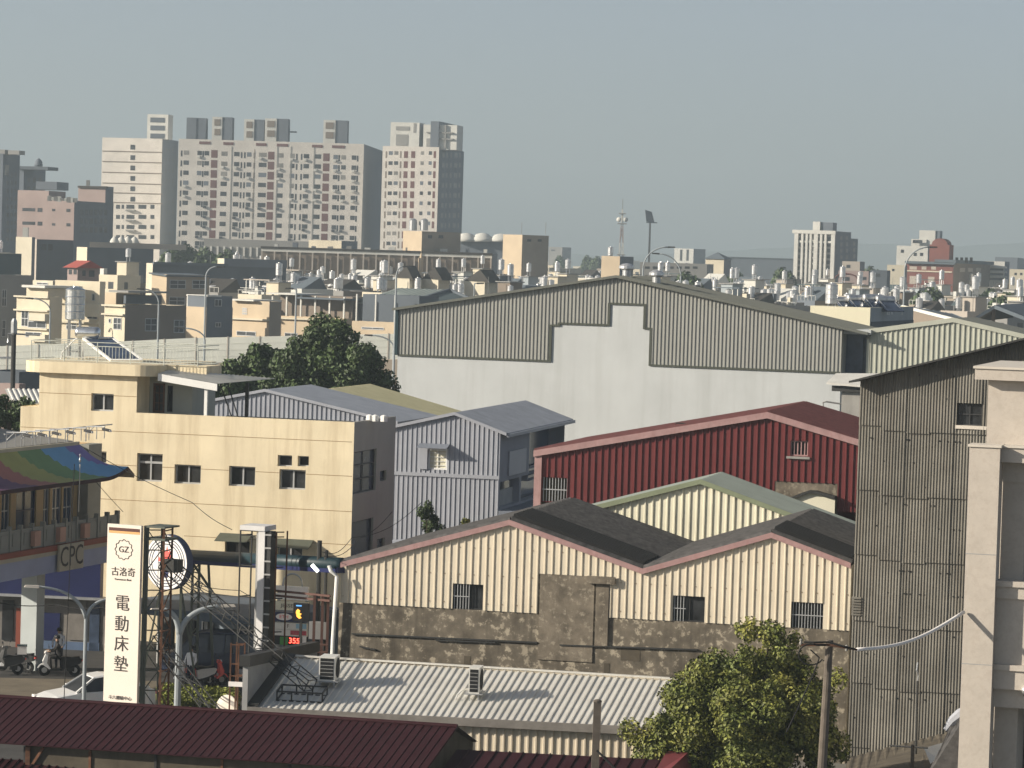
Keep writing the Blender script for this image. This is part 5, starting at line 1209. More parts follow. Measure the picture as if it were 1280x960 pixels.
def lattice_boom(a, b, w, h, name, mt, parent, n=10, r=.045):
    a, b = Vector(a), Vector(b); d = (b - a).normalized(); x = d.cross(Vector((0, 0, 1))).normalized() * w / 2; y = x.normalized().cross(d) * h / 2
    C4 = [-x - y, x - y, x + y, -x + y]; m = MB()
    for c in C4: m.beam(a + c, b + c, r)
    for k in range(n + 1):
        p = a.lerp(b, k / n)
        for i in range(4): m.beam(p + C4[i], p + C4[(i + 1) % 4], r * .8)
        if k < n:
            p2 = a.lerp(b, (k + 1) / n); i = k % 2; m.beam(p + C4[i], p2 + C4[1 - i], r * .7); m.beam(p + C4[2 + i], p2 + C4[3 - i], r * .7)
    return m.build(name, mt, parent)
bE = ray_slope(Bp, zeB, kB, 388, 866)
lattice_boom(at(206, 703, 112.4), bE + Vector((0, 0, .25)), .42, .42, 'stay_boom', M['dark_steel'], ts, 9, .03)
lattice_boom(at(196, 800, 112.8), at(268, 892, 107.5), .34, .34, 'stay_boom', M['dark_steel'], ts, 7, .03)
fb = thing('steel_anchor', 'black steel anchor frame on the white ribbed roof at the foot of the sign stay', 'frame', bE)
pl = Plane(ray_slope(Bp, zeB, kB, 346, 876), Bp.e); z0 = ray_slope(Bp, zeB, kB, 346, 876).z + .02
m = MB()
for v in (0, .8):
    for z in (z0, z0 + .3): m.beam(pl.P(0, z + v * .15, v), pl.P(1.55, z + v * .15, v), .05)
    for u in (0, .5, 1.05, 1.55): m.beam(pl.P(u, z0 + v * .15, v), pl.P(u, z0 + .3 + v * .15, v), .05)
for u in (0, 1.55):
    for z in (z0, z0 + .3): m.beam(pl.P(u, z, 0), pl.P(u, z + .12, .8), .05)
m.build('steel_frame', M['dark_steel'], fb)

# ================================================================== round emblem sign
rc = at(208, 703, 119.5); nn = Vector((-.56, -.83, 0)).normalized(); rs = thing('round_sign', 'round white illuminated sign with blue rings and a red flame', 'sign', (rc.x, rc.y, 0))
Rr = 1.045; m = MB(); m.lathe(rc - nn * .34, [(Rr * .96, 0), (Rr, .03), (Rr, .34), (Rr * .985, .36)], 48, axis=nn); m.build('drum', mat('drum_blue_grey', hexl('#4a5064'), var=.1), rs)
m = MB(); m.lathe(rc + nn * .021, [(Rr * .97, 0), (Rr * .97, .01)], 48, axis=nn); fc = m.build('face', M['white_enamel'], rs)
ex = Vector((-nn.y, nn.x, 0)); ex = ex if ex.x > 0 else -ex; ey = Vector((0, 0, 1))
for r in (.86, .76, .66):
    m = MB()
    for i in range(64):
        a0, a1 = 2 * PI * i / 64, 2 * PI * (i + 1) / 64; P = lambda a, q: rc + nn * .035 + ex * (q * Rr * math.cos(a)) + ey * (q * Rr * math.sin(a))
        m.quad(P(a0, r - .018), P(a1, r - .018), P(a1, r + .018), P(a0, r + .018))
    m.build('ring', mat('ring_slate', hexl('#3f4a5a'), var=0) if r == .86 else bpy.data.materials['ring_slate'], fc)
m = MB(); fl = [(-.36, .02), (-.33, .2), (-.26, .12), (-.22, .34), (-.14, .24), (-.10, .52), (-.02, .36), (.04, .62), (.10, .36), (.16, .5), (.22, .26), (.28, .36), (.33, .12), (.34, .02)]
m.poly([rc + nn * .036 + ex * (x * Rr) + ey * (y * Rr - .0) for x, y in fl[::-1]]); m.build('flame', M['logo_red'], fc)
m = MB(); m.poly([rc + nn * .036 + ex * (x * Rr) + ey * (y * Rr) for x, y in [(-.36, -.01), (.34, -.01), (.2, -.12), (.1, -.55), (-.1, -.55), (-.2, -.12)][::-1]]); m.build('torch', M['navy'], fc)
pb = rc - nn * .3
for s in (-.5, .5):
    m = MB(); q = pb + ex * s; m.beam((q.x, q.y, 0), (q.x, q.y, rc.z - .9), .1); m.build('post', M['green_steel'], rs)
for s, k in ((.55, 1.0), (-.55, -1.0)):
    m = MB(); q = pb + ex * s * .9; m.beam((q.x + k * .9, q.y + .3, 0), (q.x, q.y, rc.z - .95), .07); m.build('brace', M['green_steel'], rs)

# ================================================================== dark canopy beam on steel trestles
b0, b1 = at(226, 694.5, 133), at(427, 706, 119)
cbm = thing('canopy_beam', 'long dark teal rounded canopy beam crossing in front of the yellow house', 'canopy', ((b0.x + b1.x) / 2, (b0.y + b1.y) / 2, 0))
m = MB(); m.tube([b0, b1], .27, 14); m.build('beam', M['teal'], cbm, smooth=True)
m = MB(); d_ = (b1 - b0).normalized(); off = Vector((0, 0, -.14)) - Vector((-d_.y, d_.x, 0)) * -.0; m.beam(b0 + Vector((0, -.12, -.2)), b1 + Vector((0, -.12, -.2)), .32, .2); m.build('fascia', M['navy'], cbm)
for px in (243, 252, 264):
    f = (px - 226) / 201; q = b0.lerp(b1, f); m = MB(); x2 = q.x + (.35 if px == 264 else 0); m.beam((q.x, q.y, q.z - .2), (x2, q.y, 0), .1); m.build('trestle_leg', M['green_steel'], cbm)
q = b0.lerp(b1, .085); m = MB(); m.beam((q.x, q.y, q.z - .3), (q.x + .9, q.y - .6, q.z - 1.4), .08)
for k in range(7): a = b0.lerp(b1, (243 - 226) / 201); b = b0.lerp(b1, (252 - 226) / 201); z = .6 + k * .65; m.beam((a.x, a.y, z), (b.x, b.y, z + .4), .04); m.beam((a.x, a.y, z), (b.x, b.y, z), .04)
m.build('trestle_brace', M['green_steel'], cbm)
for px in (402, 410):
    f = (px - 226) / 201; q = b0.lerp(b1, f); m = MB(); m.tube([(q.x, q.y - .3, 0), (q.x, q.y - .3, q.z + (.9 if px < 405 else .55))], .09 if px < 405 else .07, 8); m.build('column', M['dark_steel'], cbm)
m = MB(); q = at(393, 710, 118.5); m.tube([q + Vector((-.1, 0, .12)), q + Vector((.14, 0, -.13))], .07, 8); m.build('tube_lamp', mat('tube_lamp_lit', (.8, .8, .8), var=0, emit=((1, .97, .9), 1.6)), cbm)

# low station canopy behind
c0, c1 = at(176, 760, 137), at(330, 768, 133); cp = Plane(c0, c1 - c0); Lc = (c1 - c0).length
ca = thing('station_canopy', 'low dark blue-grey flat canopy over the van and scooters', 'canopy', cp.P(3, 0, 3))
m = MB(); m.pbox(cp, -1.5, Lc, c0.z - .16, c0.z + .2, -.6, 5.5); m.build('roof', mat('canopy_slate', hexl('#56616d'), var=.12), ca)
m = MB(); wall(m, cp, -1.5, Lc + 3, c0.z - .17, 0, v=5.0); m.build('back_wall', mat('wall_slate', hexl('#6d7780'), var=.12), ca)
for k in range(3): m = MB(); u = Lc * (k + .3) / 2.6; m.pbox(cp, u - .1, u + .1, 0, c0.z - .17, .3, .5); m.build('post', M['grey_trim'], ca)
b5 = cp.back(5.0); r = rect(b5, 254, 776, 268, 791); window(b5, (r[0], r[1], r[2], r[3]), ca, M['window_frame'], M['glass_dark'], -.06, .06, (1, 0))
for px in (200, 226): m = MB(); u = b5.uz(px, 800)[0]; m.pbox(cp, u, u + .9, 0, 2.2, 4.86, 4.98); m.build('shutter', M['dark_steel'], ca)

# double arm street lamps
def double_lamp(label, base, h, arms, r=.07):
    t = thing('street_lamp', label, 'street lamp', base, 'grey double arm street lamps by the filling station')
    m = MB(); m.tube([base, base + Vector((0, 0, h))], [r * 1.15, r], 10); m.build('pole', M['lamp_grey'], t)
    for (tx, ty_, tzz) in arms:
        m = MB(); pts = []; P0 = base + Vector((0, 0, h - .05)); P1 = P0 + Vector((tx * .12, ty_ * .12, tzz * .72)); P2 = P0 + Vector((tx * .5, ty_ * .5, tzz * .93)); P3 = P0 + Vector((tx, ty_, tzz))
        for k in range(13):
            s = k / 12; pts.append(P0 * (1 - s) ** 3 + P1 * 3 * s * (1 - s) ** 2 + P2 * 3 * s * s * (1 - s) + P3 * s ** 3)
        m.tube(pts, [r * (1 - .35 * k / 12) for k in range(13)], 8); am = m.build('arm', M['lamp_grey'], t, smooth=True)
        dr = Vector((tx, ty_, 0)).normalized(); sd = Vector((-dr.y, dr.x, 0)); hp = P3
        k = MB(); k.hexa([hp - sd * .09 - Vector((0, 0, .05)), hp + sd * .09 - Vector((0, 0, .05)), hp + dr * .55 + sd * .1 - Vector((0, 0, .02)), hp + dr * .55 - sd * .1 - Vector((0, 0, .02)), hp - sd * .07 + Vector((0, 0, .05)), hp + sd * .07 + Vector((0, 0, .05)), hp + dr * .5 + sd * .06 + Vector((0, 0, .06)), hp + dr * .5 - sd * .06 + Vector((0, 0, .06))]); k.build('lamp_head', M['granite_trim'], am)
    return t
g1 = atz(104, 890, 0); base = at(105, 870, 120); base = Vector((base.x, base.y, 0)); sp1 = at(106.5, 772, 120)
double_lamp('grey double arm street lamp rising left of the tall white sign', base, sp1.z, [(-1.75, -.35, 1.2), (.85, .3, .75)])
base = at(222, 870, 119); base = Vector((base.x, base.y, 0)); sp1 = at(224, 792, 119)
double_lamp('thick grey double arm street lamp under the round sign', base, sp1.z, [(-.55, -.2, .95), (1.5, .3, 1.1)], .12)

# ================================================================== silver edge-on signboard
e0 = at(319, 812, 121); ep = Plane(Vector((e0.x, e0.y, 0)), Vector((math.cos(R_(20)), -math.sin(R_(20)), 0)))
zz = lambda py: at(322, py, 121).z
es = thing('signboard', 'tall silver signboard seen edge-on inside a pipe frame', 'sign', ep.P(.2, 0, .7))
m = MB(); m.pbox(ep, 0, .27, zz(812), zz(662), 0, .5); m.build('board', M['silver_paint'], es)
m = MB(); m.pbox(ep, .271, .5, zz(812), zz(664), .05, .5)
m.build('board_side', M['dark_steel'], es)
m = MB()
for k in range(9): z = zz(800) + (zz(668) - zz(800)) * k / 8; m.pbox(ep, .27, .53, z - .03, z + .03, 0, .049)
m.build('side_rib', M['grey_trim'], es)
m = MB(); m.pbox(ep, -.12, -.002, zz(812), zz(666), .1, .5); m.build('board_edge', M['grey_trim'], es)
m = MB(); m.pbox(ep, -.75, .28, zz(663.5), zz(657.5), -.05, 1.0); m.build('cap_plate', M['silver_paint'], es)
for u, v in ((-.88, .3), (-.68, .9), (.62, .3), (.8, .9)):
    m = MB(); m.tube([ep.P(u, 0, v), ep.P(u, zz(664), v)], .035, 6); m.build('frame_post', M['rust'] if u > 0 else M['dark_steel'], es)
m = MB()
for py in (665, 671, 709, 748, 790):
    m.tube([ep.P(-.88, zz(py), .3), ep.P(0, zz(py), .3)], .025, 6); m.tube([ep.P(.5, zz(py), .3), ep.P(.8, zz(py), .6)], .025, 6); m.tube([ep.P(-.88, zz(py), .3), ep.P(-.68, zz(py), .9)], .025, 6)
m.build('frame_rung', M['dark_steel'], es)
# rusty sign frame and the round cream disc
r0_ = at(294, 880, 107.5); rp = Plane(Vector((r0_.x, r0_.y, 0)), Bp.e)
rf = thing('steel_rack', 'rusty upright steel sign frame left of the grey end wall', 'frame', rp.P(0, 0, .2)); ztop = at(295, 804, 107.5).z
for u, v in ((-.2, 0), (-.07, .3), (.07, 0), (.21, .3)): m = MB(); m.beam(rp.P(u, 0, v), rp.P(u, ztop, v), .05); m.build('upright', M['rust'], rf)
m = MB(); m.pbox(rp, -.24, .25, at(295, 858, 107.5).z, at(295, 852, 107.5).z, -.06, -.03); m.build('white_band', M['white_enamel'], rf)
m = MB()
for py in (806, 830, 845): z = at(295, py, 107.5).z; m.beam(rp.P(-.2, z, 0), rp.P(.21, z, 0), .035); m.beam(rp.P(-.07, z, .3), rp.P(.21, z, .3), .035)
m.build('crossbar', M['rust'], rf)
dd = at(284, 883, 109); rd_ = thing('round_disc', 'round cream disc standing behind the rusty sign frame', 'disc sign', (dd.x, dd.y, 0))
m = MB(); m.lathe(dd, [(.38, 0), (.40, .02), (.38, .05), (.2, .075), (.01, .08)], 28, axis=(-.35, -.93, .1)); m.build('disc', M['sign_white'], rd_, smooth=False)
m = MB(); m.beam((dd.x + .02, dd.y + .05, 0), (dd.x + .02, dd.y + .05, dd.z), .06); m.build('post', M['rust'], rd_)
pp_ = thing('marker_post', 'short white marker post at the foot of the rusty lattice', 'post', at(184, 878, 113)); q = at(184, 878, 113); m = MB(); m.beam((q.x, q.y, 0), (q.x, q.y, at(184, 859, 113).z), .1); m.build('post', M['white_frame'], pp_)
m = MB(); m.lathe((q.x, q.y, at(184, 859, 113).z), [(.07, 0), (.06, .04), (.01, .06)], 8); m.build('post_cap', M['white_frame'], pp_)

# ================================================================== price board
k0 = at(343, 745, 128); kp = Plane(Vector((k0.x, k0.y, 0)), Vector((math.cos(R_(12)), -math.sin(R_(12)), 0))); kk = lambda px, py: kp.uz(px, py)
pb_ = thing('price_board', 'stacked price and logo board with red digits 355', 'price board', kp.P(.7, 0, .1))
u0, u1 = kk(343, 770)[0], kk(384, 770)[0]
rows_ = [(733, 741, 'white_enamel'), (742, 750, 'white_enamel'), (752, 763, 'pale_cream_metal'), (766, 777, 'navy'), (779, 787, 'ac_white'), (787.5, 795, 'ac_white'), (795.5, 806.5, 'black_plastic')]
for y0, y1, mt in rows_:
    m = MB(); z0, z1 = kk(363, y1)[1], kk(363, y0)[1]; m.pbox(kp, u0, u1, z0, z1, 0, .2); f = m.build('board_panel', M[mt], pb_)
    zc_ = (z0 + z1) / 2
    if y0 == 795.5:
        text_mesh('355', .30, 'digits', mat('led_red', (.6, .02, .02), var=0, emit=((1, .05, .03), 6)), f, kp.P(kk(368, 801)[0], zc_, -.01), kp.e, (0, 0, 1), sx=1.05)
        k = MB(); r = rect(kp, 350, 796, 360, 806); k.pbox(kp, *r, -.012, -.001); k.build('green_square', mat('board_green', hexl('#4f8a4a'), var=.05), f)
        k = MB(); r = rect(kp, 378, 796, 383, 806); k.pbox(kp, *r, -.012, -.001); k.build('white_square', M['white_enamel'], f)
    elif y0 == 766:
        k = MB()
        for i in range(24): a0, a1 = 2 * PI * i / 24, 2 * PI * (i + 1) / 24; c_ = kp.P(kk(355, 771)[0], zc_, -.006); k.poly([c_, c_ + kp.e * .34 * math.cos(a1) + Vector((0, 0, .14 * math.sin(a1))), c_ + kp.e * .34 * math.cos(a0) + Vector((0, 0, .14 * math.sin(a0)))])
        k.build('oval', M['white_enamel'], f); text_mesh('ETH', .19, 'lettering', M['logo_red'], f, kp.P(kk(355, 771)[0], zc_, -.012), kp.e, (0, 0, 1), sx=1.1)
    elif y0 == 752: text_mesh('JESSET', .2, 'lettering', M['sign_ink'], f, kp.P(kk(361, 757)[0], zc_, -.006), kp.e, (0, 0, 1), sx=1.2)
    elif y0 == 779: text_mesh('F', .22, 'lettering', M['sign_brown'], f, kp.P(kk(360, 783)[0], zc_, -.006), kp.e, (0, 0, 1)); k = MB(); r = rect(kp, 370, 780, 383, 786); k.pbox(kp, *r, -.008, -.001); k.build('blue_patch', mat('board_cyan', hexl('#8fb3c4'), var=.1), f)
    elif y0 == 787.5:
        k = MB(); r = rect(kp, 363, 788.5, 383, 794); k.pbox(kp, *r, -.008, -.001); k.build('red_patch', mat('board_red', hexl('#b2505a'), var=.3, scale=8), f)
for u in (u0 + .1, u1 - .1): m = MB(); m.pbox(kp, u - .06, u + .06, 0, kk(363, 735)[1], .21, .33); m.build('post', M['lamp_grey'], pb_)
ho_ = thing('pipe_hoop', 'thin chrome pipe hoop standing over the price board', 'hoop', kp.P(.6, kk(363, 735)[1], .1)); m = MB(); cx_, r_ = kk(365, 730)[0], .40; zc_ = kk(365, 730)[1]
m.tube([kp.P(cx_ - r_, zc_ - .35, .1)] + [kp.P(cx_ - r_ * math.cos(PI * k / 14), zc_ + r_ * math.sin(PI * k / 14), .1) for k in range(15)] + [kp.P(cx_ + r_, zc_ - .3, .1)], .035, 8); m.build('hoop', M['galvanised'], ho_, smooth=True)
l0 = at(366, 765, 123); lp2 = Plane(Vector((l0.x, l0.y, 0)), kp.e); ls = thing('led_screen', 'black outdoor screen showing an orange shape in front of the price board', 'screen', lp2.P(.3, 0, .1)); ll2 = lambda px, py: lp2.uz(px, py)
r = rect(lp2, 366.5, 754, 386, 777); m = MB(); m.pbox(lp2, *r, 0, .12); m.build('casing', M['black_plastic'], ls)
m = MB(); cu, czz = ll2(373.5, 767); m.poly([lp2.P(cu + x, czz + z, -.006) for x, z in [(-.12, .04), (-.08, -.12), (.02, -.2), (.12, -.16), (.05, -.08), (.12, -.0), (.03, .02), (.05, .12), (-.04, .18), (-.1, .12)]]); m.build('screen_image', mat('screen_orange', (.8, .35, .05), var=0, emit=((1, .42, .06), 1.0)), ls)
m = MB(); cu2, cz2 = ll2(374, 757); m.pbox(lp2, cu2 - .12, cu2 + .1, cz2 - .03, cz2 + .02, -.006, 0); m.build('screen_text', mat('screen_blue', (.1, .3, .6), var=0, emit=((.1, .35, .8), .6)), ls)
m = MB(); m.pbox(lp2, r[0] + .25, r[0] + .35, 0, r[2], .03, .1); m.build('post', M['dark_steel'], ls)
# brown stair rail and cabinets right of the price board
br = thing('steel_stair', 'brown steel landing and stair posts beside the cream shed', 'stair', at(400, 800, 119.5)); s0, s1 = at(340, 738, 121.5), at(413, 745, 119)
m = MB()
for dz_ in (0, -.18): m.beam(s0 + Vector((0, 0, dz_)), s1 + Vector((0, 0, dz_)), .08)
m.build('rail', mat('brown_steel', hexl('#5a4038'), var=.2), br)
for px in (392, 402, 409):
    m = MB(); q = at(px, 800, 119.5); m.beam((q.x, q.y, 0), (q.x, q.y, at(px, 744, 119.5).z), .1); m.build('post', bpy.data.materials['brown_steel'], br)
m = MB(); a, b = at(386, 778, 119.6), at(408, 800, 119.6); m.box(((a.x + b.x) / 2, 119.9, (a.z + b.z) / 2), abs(b.x - a.x), .3, abs(a.z - b.z)); m.build('cabinet', M['grey_trim'], br)
for k in range(4): m = MB(); q = at(400, 806 + k * 9, 119.2); m.box((q.x, q.y, q.z), .55, .25, .05); m.build('step', bpy.data.materials['brown_steel'], br)

# ================================================================== poles at the right and the thick white cable
pb1 = at(1024, 960, 92.0); up1 = at(1037, 800, 92.0); pu = thing('utility_pole', 'old round concrete utility pole in front of the leafy tree', 'utility pole', (pb1.x + .0, 92, 0))
m = MB(); m.tube([(pb1.x, 92, 0), (up1.x, 92.0, up1.z)], [.17, .11], 12); m.build('pole', M['concrete_pole'], pu)
q1, q2, q3 = at(1001, 806, 91.8), at(1036, 806, 91.8), at(1071, 812, 91.8)
m = MB(); m.beam(q1, q2, .07); m.beam(q2, q3, .06); m.build('crossarm', M['rust'], pu)
m = MB(); m.lathe(q3 - Vector((.3, 0, .05)), [(.03, 0), (.05, .05), (.03, .1), (.05, .15), (.01, .18)], 8); m.lathe(q1, [(.03, 0), (.05, .05), (.03, .1), (.05, .15), (.01, .18)], 8); m.build('insulator', M['concrete'], pu)
cbl = thing('cable_loop', 'black cable loop hanging from the crossarm of the round concrete pole', 'cable', q1)
m = MB(); c_ = at(1014, 818, 91.7); m.tube([q2] + [c_ + Vector((.36 * math.cos(t_), 0, .30 * math.sin(t_))) for t_ in [PI * .35 + k * PI * 1.5 / 16 for k in range(17)]] + [at(1030, 826, 91.7)], .022, 6); m.build('loop', M['rubber'], cbl)
m = MB(); m.tube([q1 + Vector((.1, 0, .08)), at(1018, 803, 91.7), q2 + Vector((0, 0, .08)), at(1055, 808, 91.7), q3], .03, 6); m.tube([at(1013, 812, 91.7), at(1024, 822, 91.7), at(1020, 835, 91.7), at(1000, 880, 91.5), at(983, 915, 91.4)], .022, 6); m.build('drop_cable', M['rubber'], cbl)
wc = thing('white_cable', 'thick white sleeved cable rising from the pole to the beige column', 'cable', q3); c1_ = at(1205, 765, 94.9)
m = MB(); m.tube([q3.lerp(c1_, k / 12) + Vector((0, 0, -.3 * math.sin(PI * k / 12))) for k in range(13)], .055, 8); m.build('sleeve', M['white_enamel'], wc, smooth=True)
cpst = at(745, 960, 88); tpst = at(747, 877, 88); pc_ = thing('concrete_post', 'grey square concrete post standing in front of the white ribbed roof', 'post', (cpst.x, 88, 0))
m = MB(); m.beam((cpst.x - .05, 88, 0), (tpst.x, 88, tpst.z), .21, up=(0, 1, 0)); m.build('post', M['concrete_pole'], pc_)
m = MB(); m.lathe((tpst.x, 88, tpst.z), [(.12, -.02), (.12, .03), (.06, .06), (.01, .07)], 10); m.build('post_cap', M['concrete_pole'], pc_)
m = MB(); m.tube([at(746, 938, 87.8), at(768, 960, 87.6), at(790, 990, 87)], .03, 6); m.build('stay_wire', M['rubber'], pc_)
p3 = at(1145, 955, 104); t3 = at(1147, 851, 104); pt = thing('thin_pole', 'thin dark rusty pole against the brown corrugated building', 'pole', (p3.x, 104, 0))
m = MB(); m.tube([(p3.x, 104, 0), (t3.x, 104, t3.z)], .045, 8); m.build('pole', M['dark_steel'], pt)
m = MB(); m.tube([(t3.x, 104, t3.z), (t3.x + .02, 104, t3.z + .18), (t3.x - .05, 103.95, t3.z + .35), (t3.x - .02, 104, t3.z + .6)], .03, 6); m.build('wire_tip', M['galvanised'], pt)
an1 = at(1140, 960, 99); a0, a1, a2 = at(1112, 932, 99), at(1141, 934, 99), at(1160, 935, 99); at_ = thing('tv_antenna', 'T-shaped pale pipe antenna at the foot of the corrugated building', 'antenna', (an1.x, 99, 0))
m = MB(); m.tube([(an1.x, 99, 0), (a1.x, 99, a1.z + .08)], .06, 8); m.build('mast', M['concrete_pole'], at_)
m = MB(); m.tube([a0, a1, a2], .03, 6); m.build('boom', M['concrete'], at_)
# low brown roof and the tiled roof next to the beige column
lr = thing('low_roof', 'low weathered brown roof at the foot of the corrugated building', 'roof', at(1120, 955, 103)); 
m = MB(); A_, B_, C_, D_ = at(1060, 948, 109), at(1190, 915, 109), at(1200, 960, 98), at(1050, 985, 98); sheet(m, A_, B_, C_, D_, .3, SINE(.05, 6), thick=.05); m.build('roof', M['dirty_wall'], lr)
m = MB(); m.quad(Vector((D_.x, D_.y, 0)), Vector((C_.x, C_.y, 0)), C_, D_); m.build('wall', M['dirty_wall'], lr)
tr = thing('tiled_roof', 'steep black ribbed roof with a grey curved ridge beside the beige column', 'roof', at(1190, 950, 96.5)); A_, B_, C_, D_ = at(1188, 910, 98.5), at(1216, 880, 98.5), at(1206, 985, 95.8), at(1150, 985, 95.8)
m = MB(); sheet(m, A_, B_, C_, D_, .3, SINE(.1, 6), thick=.05); m.build('roof', M['black_roof'], tr)
m = MB(); m.tube([at(1182, 913, 98.4), at(1190, 902, 98.4), at(1200, 894, 98.4), at(1216, 886, 98.4)], [.08, .16, .2, .22], 8); m.build('ridge', M['grey_metal'], tr)
m = MB(); m.quad(Vector((A_.x, A_.y, 0)), Vector((D_.x, D_.y, 0)), D_, A_); m.quad(Vector((D_.x, D_.y, 0)), Vector((C_.x, C_.y, 0)), C_, D_); m.build('wall', M['dirty_wall'], tr)
m = MB(); m.quad(at(1155, 935, 100), at(1183, 927, 100), at(1172, 948, 99), at(1163, 955, 99)); m.build('torn_sheet', M['white_roof'], tr)
# thin overhead wires
def wire(label, pts, r=.014, sag=.3):
    t = thing('overhead_wire', label, 'wire', pts[0])
    for a, b in zip(pts, pts[1:]):
        m = MB(); m.tube([Vector(a).lerp(Vector(b), k / 10) + Vector((0, 0, -sag * math.sin(PI * k / 10))) for k in range(11)], r, 5); m.build('wire', M['rubber'], t)
wire('thin wire sloping from the rainbow roof tip to the silver signboard', [at(107, 560, 134), at(240, 628, 128), at(290, 662, 121.5)], .014, .1)
wire('thin black wire running level below the round sign', [at(-10, 752, 124), at(70, 756, 123), at(130, 759, 121)], .02, .1)
wire('slanting wire from the station eaves to the balcony end', [at(118, 600, 132), at(154, 640, 132)], .012, .02)
wire('pair of thin wires crossing the yellow wall below the canopy beam', [at(230, 726, 131), at(300, 738, 124), at(340, 752, 121)], .014, .1)
wire('thin wire drooping from the beam column to the grey house wall', [at(403, 690, 118.6), at(440, 672, 135), at(490, 640, 146)], .014, .3)
wire('second wire drooping lower to the grey metal house', [at(405, 695, 118.6), at(450, 672, 135), at(527, 628, 147)], .014, .3)
wire('vertical thin black wire crossing the station letters', [at(93, 580, 119), at(80, 875, 119)], .016, 0)
# ================================================================== trees
def px_blob(px, py, D, rpx, rpy, rd):
    c = at(px, py, D); s = F / D; return (c.x, c.y, c.z, rpx / s, rd, rpy / s)
def tree(label, base, blobs, n, size, lm, seed, tr=.22, group=None, name='leafy_tree'):
    t = thing(name, label, 'tree', base, group); rnd = random.Random(seed)
    # sub-clumps around each lobe give an uneven outline with gaps
    cl = []
    for b in blobs:
        k = max(7, int(13 * (b[3] * b[5]) ** .5))
        for _ in range(k):
            d = Vector((rnd.gauss(0, 1), rnd.gauss(0, 1), rnd.gauss(0, 1))).normalized(); q = rnd.uniform(.35, .92); f = rnd.uniform(.24, .46)
            cl.append((b[0] + d.x * b[3] * q, b[1] + d.y * b[4] * q, b[2] + d.z * b[5] * q, b[3] * f, b[4] * f, b[5] * f))
    leaf_cloud('crown', cl, n, size, lm, t, seed, .55)
    m = MB(); bx = sum(b[0] for b in blobs) / len(blobs); by = sum(b[1] for b in blobs) / len(blobs); zz0 = min(b[2] - b[5] for b in blobs); top = max(b[2] for b in blobs)
    m.tube([base, (base[0], base[1], max(.6, zz0 * .6)), (bx, by, (zz0 + top) / 2), (bx + .1, by, top)], [tr * 1.3, tr, tr * .7, tr * .2], 10); m.build('trunk', M['bark'], t)
    for b in blobs:
        m = MB(); s = Vector((base[0] * .5 + bx * .5, base[1] * .5 + by * .5, max(.6, zz0 * .8))); e_ = Vector((b[0], b[1], b[2] + b[5] * .3)); m.tube([s, s.lerp(e_, .5) + Vector((0, 0, .3)), e_], [tr * .55, tr * .35, tr * .1], 7); m.build('limb', M['bark'], t)
    return t
fb_ = at(930, 960, 98.5)
tree('bushy yellow-green tree in front of the stone wall, by the utility pole', (fb_.x, 99, 0),
     [px_blob(960, 820, 99, 48, 42, 1.5), px_blob(905, 845, 99, 55, 45, 1.6), px_blob(1005, 860, 98.5, 50, 55, 1.5), px_blob(865, 895, 98.5, 62, 55, 1.7), px_blob(940, 910, 97.5, 75, 65, 1.9), px_blob(1020, 930, 98, 42, 60, 1.3), px_blob(815, 930, 98.5, 42, 42, 1.2), px_blob(900, 985, 98, 110, 60, 2.0), px_blob(835, 950, 98, 60, 50, 1.6), px_blob(985, 900, 98, 60, 60, 1.6), px_blob(900, 870, 99, 60, 50, 1.6)], 120000, .068, M['leaf'], 21)
mb_ = at(410, 500, 206)
tree('large dark round tree left of the white warehouse', (mb_.x, 206, 0),
     [px_blob(408, 425, 206, 42, 32, 2.2), px_blob(385, 465, 206, 52, 36, 2.6), px_blob(440, 455, 205, 45, 38, 2.4), px_blob(470, 478, 205, 34, 26, 1.8), px_blob(425, 495, 205, 60, 30, 2.4), px_blob(360, 490, 205, 40, 28, 2)], 46000, .14, M['leaf_dark'], 22, .3)
b2 = at(325, 500, 210)
tree('smaller dark tree standing left of the large round tree', (b2.x, 212, 0), [px_blob(327, 443, 212, 26, 22, 1.5), px_blob(312, 468, 212, 34, 26, 1.8), px_blob(335, 485, 212, 34, 22, 1.6)], 9000, .19, M['leaf_dark'], 23, .22)
b3 = at(260, 500, 204)
tree('dark tree partly hidden behind the yellow house terrace', (b3.x, 204, 0), [px_blob(250, 495, 204, 34, 22, 1.8), px_blob(282, 482, 204, 30, 22, 1.6), px_blob(305, 495, 204, 25, 20, 1.5)], 9000, .19, M['leaf_dark'], 24, .22)
b4 = at(15, 530, 168)
tree('dark tree at the left edge in front of the corrugated low roof', (b4.x, 168, 0), [px_blob(8, 512, 168, 30, 22, 1.4), px_blob(34, 508, 168, 16, 16, .9), px_blob(25, 528, 168, 32, 24, 1.4), px_blob(-20, 520, 168, 30, 26, 1.4)], 8000, .13, M['leaf_dark'], 25, .18)
b5_ = at(535, 690, 141)
tree('narrow ivy-covered stump tree against the grey metal house', (b5_.x, 141, 0), [px_blob(533, 645, 141, 14, 18, .5), px_blob(540, 662, 141, 16, 22, .55), px_blob(533, 680, 141, 16, 22, .55)], 3500, .07, M['leaf_dark'], 26, .09)
b6_ = at(582, 670, 139)
tree('small round green shrub peeking over the pink roof edge', (b6_.x, 139, 0), [px_blob(582, 656, 139, 11, 9, .4), px_blob(580, 668, 139, 14, 14, .45)], 1500, .06, M['leaf'], 27, .05)
